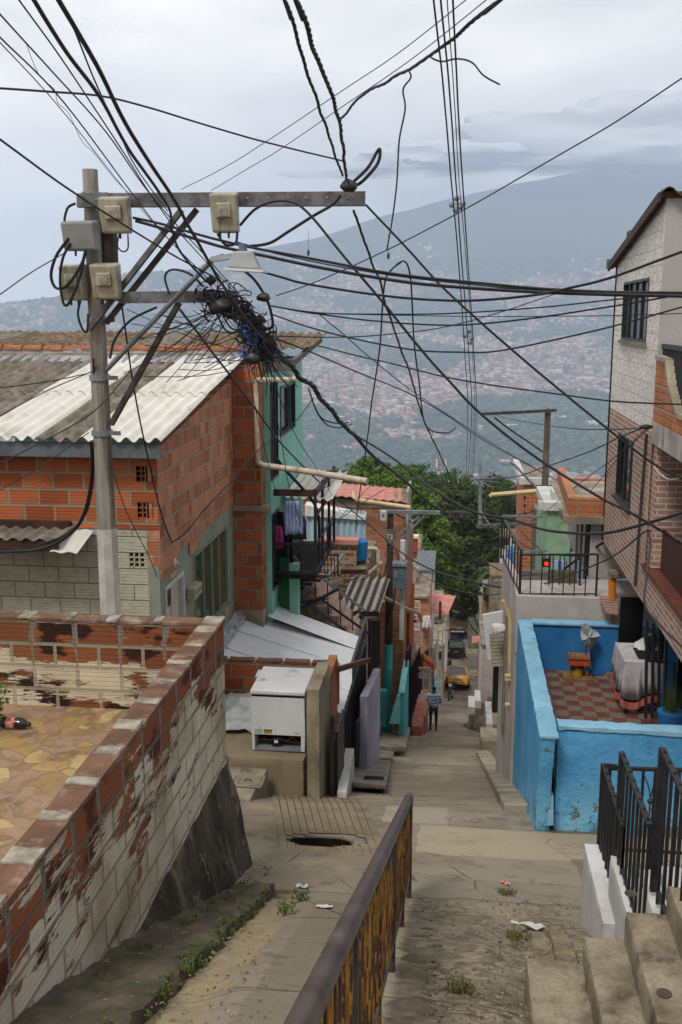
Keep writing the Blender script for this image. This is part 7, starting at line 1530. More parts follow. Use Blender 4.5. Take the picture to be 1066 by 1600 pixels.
b_ = PY(715, 990, 104); tree('tall dark olive tree in the middle at the street end', (b_.x, 104, gz(104)-1), [cr(712, 800, 104, 3.4, 3), cr(690, 775, 105, 2.6, 2.0), cr(735, 790, 103, 3.0, 2.6), cr(760, 780, 106, 2.8, 2.4), cr(755, 830, 104, 3.2, 3), cr(715, 850, 103, 3.5, 3), cr(700, 905, 103, 3.2, 3), cr(745, 880, 104, 3.4, 3.2), cr(725, 930, 104, 3, 2.5), cr(670, 775, 106, 2.2, 1.8)], K_lf2, .2, 42, 2, .5)
b_ = PY(790, 990, 118); tree('broad dark tree right of the aerial mast', (b_.x, 118, gz(110)-2), [cr(790, 795, 118, 3.2, 2.8), cr(772, 770, 119, 2.6, 2.0), cr(812, 790, 118, 2.6, 2.2), cr(790, 840, 117, 3.0, 2.6), cr(815, 830, 119, 2.4, 2.2), cr(770, 860, 118, 2.6, 2.4)], K_lf2, .22, 40, 3, .4)
b_ = PY(655, 980, 125); tree('mid green tree between the bright tree and the dark tree', (b_.x, 125, gz(120)-4), [cr(650, 760, 125, 3.6, 2.6), cr(672, 790, 126, 3.4, 3), cr(625, 755, 127, 3, 2.2), cr(700, 760, 127, 3.0, 2.2)], K_lf3, .26, 36, 4, .4)
b_ = PY(756, 985, 80); tree('small dark tree over the grey house right of the street end', (b_.x, 80, gz(80)-.5), [cr(748, 925, 80, 1.6, 1.6), cr(765, 915, 81, 1.5, 1.4), cr(735, 935, 80, 1.3, 1.2), cr(722, 945, 82, 1.5, 1.2)], K_lf2, .16, 40, 5, .2)
b_ = PY(545, 960, 130); tree('mid green tree mostly hidden behind the pink roof', (b_.x, 130, gz(120)-6), [cr(525, 760, 130, 3.2, 2.4), cr(560, 752, 131, 3, 2.2), cr(500, 765, 131, 2.5, 2)], K_lf3, .26, 30, 6, .3)
# palm
q = PY(777, 893, 64); t = thing('palm_tree', 'small palm tree beside the railed roof terrace', 'tree', (q.x, 64, gz(64)-.5), 'trees below the street'); MB().tube([(q.x, 64, gz(64)-.5), (q.x+.1, 64, q.z)], [.14, .1], 8).build('trunk', K_bark, t)
m = MB()
for i in range(18):
    a = i*2.4; el = .9-.09*(i % 9); L_ = 1.5; pts = [q+V(cos(a)*L_*f, sin(a)*L_*f, L_*(el*f-1.0*f*f)) for f in (0, .3, .6, 1)]
    sd_ = V(-sin(a), cos(a), 0)
    for j in range(3):
        for s_ in (-1, 1): m.add([pts[j], pts[j+1], pts[j+1]+sd_*s_*.22*(1.2-j*.3)-V(0, 0, .12), pts[j]+sd_*s_*.22*(1.1-j*.2)-V(0, 0, .1)], [(0, 1, 2, 3)])
m.build('fronds', K_lf2, t)
# cell tower far behind the trees
q = PY(689, 748, 700); t = thing('lattice_tower', 'small red and white lattice tower beyond the trees', 'tower', (q.x, 700, q.z-40)); m = MB()
for (z0, z1, mt) in ((-12, -2, 'r'), (-2, 6, 'w'), (6, 14, 'r')):
    m = MB()
    for s1 in (-1, 1):
        for s2 in (-1, 1): m.bar((q.x+s1*2.2, 700+s2*2.2, q.z+z0), (q.x+s1*2, 700+s2*2, q.z+z1), .8)
    for i in range(4): zz = lerp(z0, z1, (i+.5)/4); m.bar((q.x-2, 697.8, q.z+zz-1), (q.x+2, 697.8, q.z+zz+1), .5)
    m.build('lattice_section', pm('tower_red', '#9c4a42') if mt == 'r' else K_white, t)
for s_ in (-1, 1): MB().box(q.x+s_*3-.8, q.x+s_*3+.8, 697, 699, q.z+8, q.z+14).build('antenna_panel', K_white, t)
# houses glimpsed in the gap right of the trees and below them
g_ = random.Random(3)
def filler(u0, u1, vt, Y, mt, lab, dep=5, rf=None):
    t = hbox('house', lab, u0, u1, vt, Y, dep, mt, cap=.12, capm=rf or K_zinc); w_ = (u1-u0)
    for f in (.2, .6): win(t, u0+w_*f, u0+w_*(f+.2), vt+5, vt+12, Y, K_dark, K_white)
    return t
F_ = [(793, 812, 872, 62, K_whiteg, 'white walled house with a zinc roof behind the terrace side railing', K_asb), (812, 846, 850, 70, K_conc_lt, 'pale concrete house just left of the right pole', K_zinc), (782, 812, 838, 96, K_white, 'small white house in the gap right of the dark trees', K_asbo), (826, 856, 834, 110, K_brk_far, 'brick house seen above the slatted screen', K_asb), (768, 792, 902, 58, K_conc, 'grey house below the palm tree', K_asbo),
      (757, 778, 926, 66, K_brk_far, 'brown brick house under the small dark tree', K_asb), (640, 660, 868, 84, K_whiteg, 'white house glimpsed beside the bright tree', K_terr)]
for f in F_: filler(*f[:6], 3, f[6])
# roof top clutter: tanks and barrels
for i, (u, v, Y, mt, lab) in enumerate(((805, 862, 61, K_bluein, 'blue barrel on the roof behind the terrace side railing'), (790, 842, 83, K_black, 'black water tank on the white house roof'), (818, 845, 69, K_black, 'black water tank left of the right pole'), (832, 846, 70, K_litter, 'white tank beside the black tank near the right pole'), (766, 921, 65, K_black, 'black water tank under the small dark tree'))):
    q = PY(u, v, Y); MB().tube([(q.x, Y+.6, q.z-.9), (q.x, Y+.6, q.z), (q.x, Y+.6, q.z+.12)], [.42, .45, .25], 14).build('water_tank', mt, None, lab, 'tank', smooth=True)
# ================================================================ person
def skin(name, pts, edges, mat, parent, sub=2, root=0, xf=None):
    me = bpy.data.meshes.new(name); base = Vector(parent['_o'])
    vs = [(xf @ Vector(p_[:3]) if xf else Vector(p_[:3]))-base for p_ in pts]; me.from_pydata([tuple(v) for v in vs], edges, []); me.materials.append(mat)
    o = bpy.data.objects.new(name, me); COL.objects.link(o); md = o.modifiers.new('skin', 'SKIN'); md.use_smooth_shade = True
    for i, p_ in enumerate(pts): me.skin_vertices[0].data[i].radius = (p_[3], p_[4] if len(p_) > 4 else p_[3]); me.skin_vertices[0].data[i].use_root = (i == root)
    s_ = o.modifiers.new('sub', 'SUBSURF'); s_.levels = sub; s_.render_levels = sub; o.parent = parent; o['_o'] = parent['_o']; return o
K_skin = pm('skin', '#8a5a42', '#7d5039', 4, rough=.6); K_hair = pm('hair', '#16110f', '#221a16', 20, rough=.6)
def person(loc, yaw, label, jacket, pants, shoe, H=1.66, grp=None):
    T = Matrix.Translation(loc) @ Matrix.Rotation(yaw, 4, 'Z') @ Matrix.Scale(H/1.7, 4); t = thing('person', label, 'person', loc, grp)
    # +y is the way the person faces
    body = [(0, 0, .93, .12, .10), (0, .01, 1.15, .12, .09), (0, .0, 1.36, .13, .10), (0, .0, 1.46, .06), (0, .02, 1.56, .085, .095), (0, .02, 1.66, .075, .085),
            (-.17, 0, 1.38, .055), (-.24, .02, 1.13, .042), (-.17, .2, .98, .033), (.17, 0, 1.38, .055), (.24, .02, 1.13, .042), (.17, .2, .98, .033),
            (-.09, 0, .88, .085), (-.1, .04, .48, .055), (-.1, -.03, .09, .036), (-.11, .1, .035, .035), (.09, 0, .88, .085), (.1, -.02, .48, .055), (.1, -.1, .1, .036), (.11, .03, .04, .035),
            (-.12, .27, .97, .028), (.12, .27, .97, .028)]
    ed = [(0, 1), (1, 2), (2, 3), (3, 4), (4, 5), (2, 6), (6, 7), (7, 8), (2, 9), (9, 10), (10, 11), (0, 12), (12, 13), (13, 14), (14, 15), (0, 16), (16, 17), (17, 18), (18, 19), (8, 20), (11, 21)]
    skin('body', body, ed, K_skin, t, xf=T)
    for s_ in (-1, 1):   # fingers closed in front of the belly
        for k_ in range(4): z = .99-.018*k_; skin('finger', [(s_*.11, .285, z, .009), (s_*.075, .31, z, .008), (s_*.045, .3, z, .007)], [(0, 1), (1, 2)], K_skin, t, 1, xf=T)
        skin('thumb', [(s_*.13, .26, 1.0, .011), (s_*.1, .27, 1.03, .009), (s_*.07, .285, 1.035, .008)], [(0, 1), (1, 2)], K_skin, t, 1, xf=T)
    jk = [(0, -.01, .86, .175, .13), (0, -.01, 1.0, .175, .135), (0, -.01, 1.2, .165, .13), (0, -.02, 1.36, .16, .12), (0, -.01, 1.45, .09), (-.2, -.01, 1.36, .085), (-.275, .0, 1.13, .068), (-.2, .17, .985, .055), (.2, -.01, 1.36, .085), (.275, .0, 1.13, .068), (.2, .17, .985, .055), (0, -.11, 1.42, .09, .06)]
    skin('jacket', jk, [(0, 1), (1, 2), (2, 3), (3, 4), (3, 5), (5, 6), (6, 7), (3, 8), (8, 9), (9, 10), (3, 11)], jacket, t, xf=T)
    pn = [(0, 0, .9, .14, .12), (-.09, 0, .82, .1), (-.1, .04, .48, .068), (-.1, -.025, .14, .05), (.09, 0, .82, .1), (.1, -.02, .48, .068), (.1, -.09, .15, .05)]
    skin('trousers', pn, [(0, 1), (1, 2), (2, 3), (0, 4), (4, 5), (5, 6)], pants, t, xf=T)
    for (s_, y, z) in ((-1, -.04, .045), (1, -.11, .05)): skin('shoe', [(s_*.1, y-.03, z, .05, .042), (s_*.105, y+.08, z-.003, .047, .036), (s_*.11, y+.17, z-.008, .04, .028)], [(0, 1), (1, 2)], shoe, t, 1, xf=T)
    skin('hair', [(0, -.03, 1.55, .075, .08), (0, -.01, 1.63, .1, .105), (0, .0, 1.7, .075, .08)], [(0, 1), (1, 2)], K_hair, t, xf=T)
    m = MB(); 
    for s_ in (-1, 1): m.sphere((s_*.035, .1, 1.61), .012, 8, 6)
    m.v = [tuple(T @ Vector(v)) for v in m.v]; m.build('eyes', K_litter, t)
    m = MB(); m.sphere((0, .115, 1.575), .016, 8, 6, (.8, 1.2, 1.3)); m.v = [tuple(T @ Vector(v)) for v in m.v]; m.build('nose', K_skin, t, smooth=True)
    m = MB(); m.box(-.025, .025, .1, .112, 1.53, 1.54); m.v = [tuple(T @ Vector(v)) for v in m.v]; m.build('mouth', pm('lips', '#7a3f38'), t)
    for s_ in (-1, 1): m = MB(); m.sphere((s_*.088, .0, 1.6), .024, 8, 6, (.4, .8, 1.2)); m.v = [tuple(T @ Vector(v)) for v in m.v]; m.build('ear', K_skin, t, smooth=True)
    return t
q = PG(677, 1141); K_jack = stripes('jacket_blue_stripes', '#5f94b8', '#b9cdd9', 7.5, 2)
person(V(q.x, q.y, gz(q.y)+.02), .05, 'person in a blue and white striped hooded jacket and black leggings walking down the street', K_jack, K_black, pm('shoe_dark', '#1d1b1c', '#2a2728'), 1.82)
# ================================================================ vehicles
def xfm(m, T): m.v = [tuple(T @ Vector(v)) for v in m.v]; return m
def carpaint(name, c, rough=.3):
    k = NT(name); col = k.mix(k.ss(k.noise(3, 3), .3, .7), C(c), C(c, .88)); k.b.inputs['Coat Weight'].default_value = .5; k.b.inputs['Coat Roughness'].default_value = .1; return k.fin(col, rough, 0, .5)
def car(loc, yaw, pitch, label, paint, W_=1.6, L_=3.6, H_=1.48, plate=None, rear=False, cat='car', name='parked_car'):
    T = Matrix.Translation(loc) @ Matrix.Rotation(yaw, 4, 'Z') @ Matrix.Rotation(pitch, 4, 'X'); t = thing(name, label, cat, loc); hw = W_/2
    # +y is the nose. stations: y, half width, sill z, shoulder z
    st = [(L_/2, .70, .32, .52), (L_/2-.06, .86, .24, .70), (L_/2-.35, .97, .2, .80), (L_/2-.85, 1.0, .2, .92), (0, 1.0, .2, .95), (-L_/2+.6, 1.0, .2, .98), (-L_/2+.15, .95, .22, .98), (-L_/2, .82, .3, .9)]
    ring = []; 
    for (y, w_, z0, z1) in st:
        w_ *= hw; zm = lerp(z0, z1, .55); r_ = [(-w_*.9, y, z0), (-w_, y, lerp(z0, z1, .3)), (-w_, y, zm), (-w_*.95, y, z1-.05), (-w_*.8, y, z1), (0, y, z1+.025), (w_*.8, y, z1), (w_*.95, y, z1-.05), (w_, y, zm), (w_, y, lerp(z0, z1, .3)), (w_*.9, y, z0)]; ring.append(r_)
    n = len(ring[0]); m = MB(); vs = [p_ for r_ in ring for p_ in r_]; fs = [(j*n+i, j*n+(i+1) % n, (j+1)*n+(i+1) % n, (j+1)*n+i) for j in range(len(ring)-1) for i in range(n)]+[tuple(range(n)), tuple(range((len(ring)-1)*n, len(ring)*n))[::-1]]
    m.add(vs, fs); body = xfm(m, T).build('body', paint, t, smooth=True)
    yw, yr = L_/2-.85, -L_/2+.12  # windscreen foot, tail
    cab = [(yw, .78, .93), (yw-.62, .66, H_-.05), (yw-.9, .64, H_), (-.6, .64, H_), (yr+.35, .62, H_-.08), (yr, .76, .97)]
    m = MB(); vs = []; 
    for (y, w_, z) in cab: vs += [(-w_*W_/2*1.08, y, z), (w_*W_/2*1.08, y, z)]
    for (y, w_, z) in cab: vs += [(-.86*hw, y, .9), (.86*hw, y, .9)]
    N_ = len(cab); fs = [(2*i, 2*i+1, 2*i+3, 2*i+2) for i in range(N_-1)]+[(2*i, 2*i+2, 2*N_+2*i+2, 2*N_+2*i) for i in range(N_-1)]+[(2*i+1, 2*N_+2*i+1, 2*N_+2*i+3, 2*i+3) for i in range(N_-1)]
    m.add(vs, fs); xfm(m, T).build('cabin', K_glass, t, bevel=.03)
    m = MB(); m.hexa([(-.69*hw, yr+.3, H_-.07), (.69*hw, yr+.3, H_-.07), (.7*hw, yw-.66, H_-.03), (-.7*hw, yw-.66, H_-.03), (-.66*hw, yr+.36, H_-.01), (.66*hw, yr+.36, H_-.01), (.66*hw, yw-.8, H_+.02), (-.66*hw, yw-.8, H_+.02)]); xfm(m, T).build('roof', paint, t, bevel=.03)
    m = MB()
    for s_ in (-1, 1):
        P = [V(s_*.85*hw, yw, .93), V(s_*.72*hw, yw-.62, H_-.04), V(s_*.68*hw, yr+.33, H_-.05), V(s_*.84*hw, yr-.0, .97)]
        m.bar(P[0], P[1], .06); m.bar(P[2], P[3], .12, .08); m.bar(V(s_*.86*hw, .0, .95), V(s_*.7*hw, -.02, H_-.03), .07)
    xfm(m, T).build('pillars', paint, t)
    for s_ in (-1, 1):
        m = MB(); m.sphere((s_*(hw+.08), yw-.1, 1.0), .08, 10, 8, (1, .6, .75)); m.bar((s_*(hw-.08), yw-.1, .96), (s_*(hw+.05), yw-.1, .99), .04); xfm(m, T).build('mirror', paint, t, smooth=True)
        for y in (L_/2-.62, -L_/2+.6):
            m = MB(); m.cyl((s_*(hw-.2), y, .28), (s_*(hw+.01), y, .28), .29, n=20); wh_ = xfm(m, T).build('wheel', K_rubber, t, smooth=True); m = MB(); m.cyl((s_*(hw+.0), y, .28), (s_*(hw+.025), y, .28), .17, n=14); xfm(m, T).build('rim', K_galv, wh_)
        m = MB(); m.hexa([(s_*.52*hw, L_/2-.05, .6), (s_*.86*hw, L_/2-.22, .6), (s_*.86*hw, L_/2-.3, .6), (s_*.52*hw, L_/2-.3, .6), (s_*.52*hw, L_/2-.04, .68), (s_*.9*hw, L_/2-.26, .76), (s_*.86*hw, L_/2-.35, .77), (s_*.52*hw, L_/2-.3, .7)]); xfm(m, T).build('headlight', pm('lamp_clear', '#cfd3d4', '#8e9394', 20, rough=.15, spec=.7), t)
        m = MB(); m.box(s_*.88*hw-.1, s_*.88*hw+.06, -L_/2-.01, -L_/2+.16, .72, .9); xfm(m, T).build('tail_light', pm('lamp_tail', '#6e1512', '#8a1c17', 9, rough=.2, spec=.6), t)
    m = MB(); m.box(-.42*hw, .42*hw, L_/2-.0, L_/2+.02, .55, .6); xfm(m, T).build('grille', K_black, t)
    m = MB(); m.hexa([(-.62*hw, L_/2-.04, .24), (.62*hw, L_/2-.04, .24), (.62*hw, L_/2-.2, .24), (-.62*hw, L_/2-.2, .24), (-.55*hw, L_/2+.015, .44), (.55*hw, L_/2+.015, .44), (.55*hw, L_/2-.2, .44), (-.55*hw, L_/2-.2, .44)]); xfm(m, T).build('bumper_intake', K_black, t)
    for y, mt in ((L_/2+.03, K_litter), (-L_/2-.03, plate or K_litter)): m = MB(); m.box(-.17, .17, y-.01, y+.01, .4 if y > 0 else .5, .5 if y > 0 else .62); xfm(m, T).build('number_plate', mt, t)
    m = MB(); m.cyl((0, L_/2-.02, .66), (0, L_/2+.03, .66), .035, n=10); xfm(m, T).build('badge', K_galv, t)
    m = MB(); m.box(-.8*hw, .8*hw, -L_/2-.02, -L_/2+.02, .28, .42); xfm(m, T).build('rear_bumper', K_black, t)
    return t
K_taxi = carpaint('taxi_yellow', '#e0a424'); K_carb = carpaint('car_black', '#1b1a1f')
q = PG(714, 1080); car(V(q.x, q.y+1.8, gz(q.y+1.8)+.02), pi+.03, .33, 'small yellow taxi facing up the street', K_taxi, 1.6, 3.6, 1.5, cat='taxi', name='parked_taxi')
q = PG(712, 1030); car(V(q.x, q.y+2.0, gz(q.y+2)+.02), .02, -.23, 'black hatchback seen from behind farther down the street', K_carb, 1.72, 4.1, 1.5, plate=pm('plate_orange', '#c9792a'))
def moto(loc, yaw, label, col, pitch=.3):
    T = Matrix.Translation(loc) @ Matrix.Rotation(yaw, 4, 'Z') @ Matrix.Rotation(pitch, 4, 'X'); t = thing('motorcycle', label, 'motorcycle', loc, 'motorcycles beside the taxi')
    for y in (.62, -.62):
        m = MB(); m.tube([(0, y+.27*cos(a), .29+.27*sin(a)) for a in [i*2*pi/18 for i in range(19)]], .045, 8); w_ = xfm(m, T).build('wheel', K_rubber, t, smooth=True); m = MB(); m.cyl((-.03, y, .29), (.03, y, .29), .16, n=14); xfm(m, T).build('hub', K_galv, w_)
    m = MB(); m.sphere((0, .15, .78), .2, 12, 8, (.65, 1.3, .65)); xfm(m, T).build('tank', col, t, smooth=True)
    m = MB(); m.hexa([(-.12, -.75, .72), (.12, -.75, .72), (.13, .0, .68), (-.13, .0, .68), (-.1, -.75, .8), (.1, -.75, .8), (.13, .0, .8), (-.13, .0, .8)]); xfm(m, T).build('seat', K_black, t, bevel=.02)
    m = MB(); m.box(-.13, .13, -.2, .25, .28, .6); xfm(m, T).build('engine', K_galv, t, bevel=.03)
    m = MB()
    for s_ in (-1, 1): m.bar((s_*.09, .62, .29), (s_*.09, .42, .92), .04)
    m.bar((-.36, .36, 1.0), (.36, .36, 1.0), .035); m.bar((0, -.62, .3), (0, -.3, .6), .06); xfm(m, T).build('fork_and_bars', K_black, t)
    m = MB(); m.sphere((0, .52, .88), .1, 12, 8, (1, .7, 1)); xfm(m, T).build('headlight', pm('lamp_clear', '#cfd3d4'), t, smooth=True)
    for s_ in (-1, 1): m = MB(); m.sphere((s_*.32, .34, 1.12), .05, 8, 6, (1, .4, .7)); m.bar((s_*.3, .36, 1.0), (s_*.32, .34, 1.12), .015); xfm(m, T).build('mirror', K_black, t)
    return t
q = PG(704, 1094); moto(V(q.x, q.y, gz(q.y)+.02), pi-.15, 'black motorcycle parked in front of the yellow taxi', K_carb)
q = PG(702, 1048); q = V(q.x-.1, q.y, gz(q.y)+.02); moto(q, pi+.1, 'black motorcycle with a rider waiting behind the taxi', K_carb)
def rider(loc, yaw, lab):
    T = Matrix.Translation(loc) @ Matrix.Rotation(yaw, 4, 'Z') @ Matrix.Rotation(.3, 4, 'X'); t = thing('person', lab, 'person', loc)
    P = [(0, -.3, .85, .14), (0, -.25, 1.1, .15), (0, -.15, 1.32, .16, .12), (0, -.1, 1.43, .06), (0, -.06, 1.56, .09), (-.18, -.12, 1.3, .07), (-.3, .05, 1.1, .055), (-.32, .3, 1.03, .04), (.18, -.12, 1.3, .07), (.3, .05, 1.1, .055), (.32, .3, 1.03, .04), (-.15, -.15, .82, .1), (-.22, .2, .72, .08), (-.2, .05, .32, .055), (.15, -.15, .82, .1), (.22, .2, .72, .08), (.2, .05, .32, .055)]
    skin('body', P, [(0, 1), (1, 2), (2, 3), (3, 4), (2, 5), (5, 6), (6, 7), (2, 8), (8, 9), (9, 10), (0, 11), (11, 12), (12, 13), (0, 14), (14, 15), (15, 16)], pm('rider_dark', '#1c1d22', '#26272d'), t, xf=T)
    m = MB(); m.sphere((0, -.05, 1.58), .15, 14, 10, (1, 1.1, 1.05)); xfm(m, T).build('helmet', pm('helmet_grey', '#a9abad', '#55575a', 9, rough=.25), t, smooth=True); m = MB(); m.sphere((0, -.0, 1.57), .13, 12, 8, (.95, .95, .5)); xfm(m, T).build('visor', K_black, t, smooth=True)
rider(q, pi+.1, 'person in dark clothes and a grey helmet sitting on the motorcycle behind the taxi')
# ================================================================ overhead cables
def cat_rom(P, k=6):
    out = []; n = len(P)
    for i in range(n-1):
        p0, p1, p2, p3 = P[max(i-1, 0)], P[i], P[i+1], P[min(i+2, n-1)]
        for j in range(k):
            t = j/k; out.append(.5*((2*p1)+(p2-p0)*t+(2*p0-5*p1+4*p2-p3)*t*t+(3*p1-p0-3*p2+p3)*t**3))
    out.append(P[-1]); return out
def cable(lab, px, pts, Y0, Y1, mat=K_cable, wob=0, strands=1, cat='cable', grp='overhead cables', name='cable'):
    n = len(pts); L_ = [0]
    for i in range(1, n): L_.append(L_[-1]+math.hypot(pts[i][0]-pts[i-1][0], pts[i][1]-pts[i-1][1]))
    P = [PY(u, v, 1/lerp(1/Y0, 1/Y1, L_[i]/L_[-1])) for i, (u, v) in enumerate(pts)]
    EX = []
    for e_, k_, j_ in ((0, 0, 1), (n-1, -1, -2)):   # cables that leave the picture run on to their next support
        u, v = pts[e_]
        if u <= 0 or u >= 1066 or v <= 0: EX.append((k_, 7 if v <= 0 else 3.5))
    Q = cat_rom(P, 7 if n > 2 else 12)
    for k_, l_ in EX: d_ = (Q[0]-Q[2]).normalized()*l_ if k_ == 0 else (Q[-1]-Q[-3]).normalized()*l_; Q = [Q[0]+d_, Q[0]+d_*.5]+Q if k_ == 0 else Q+[Q[-1]+d_*.5, Q[-1]+d_]
    r = px/1550*min(Y0, Y1)*.5*(1.0 if max(Y0, Y1) < 2*min(Y0, Y1) else 1.0)
    if wob: Q = [q+V(mnoise.noise(q*2.2), 0, mnoise.noise(q*2.2+V(9, 9, 9)))*wob*r for q in Q]
    m = MB()
    if strands == 1: m.tube(Q, r, 6)
    else:
        T_ = cat_rom(Q, 3)
        for s_ in range(strands):
            m.tube([q+V(cos(i*.55+s_*2*pi/strands), 0, sin(i*.55+s_*2*pi/strands))*r*.55 for i, q in enumerate(T_)], r*.55, 5)
    return m.build(name, mat, None, lab, cat, grp, smooth=True)
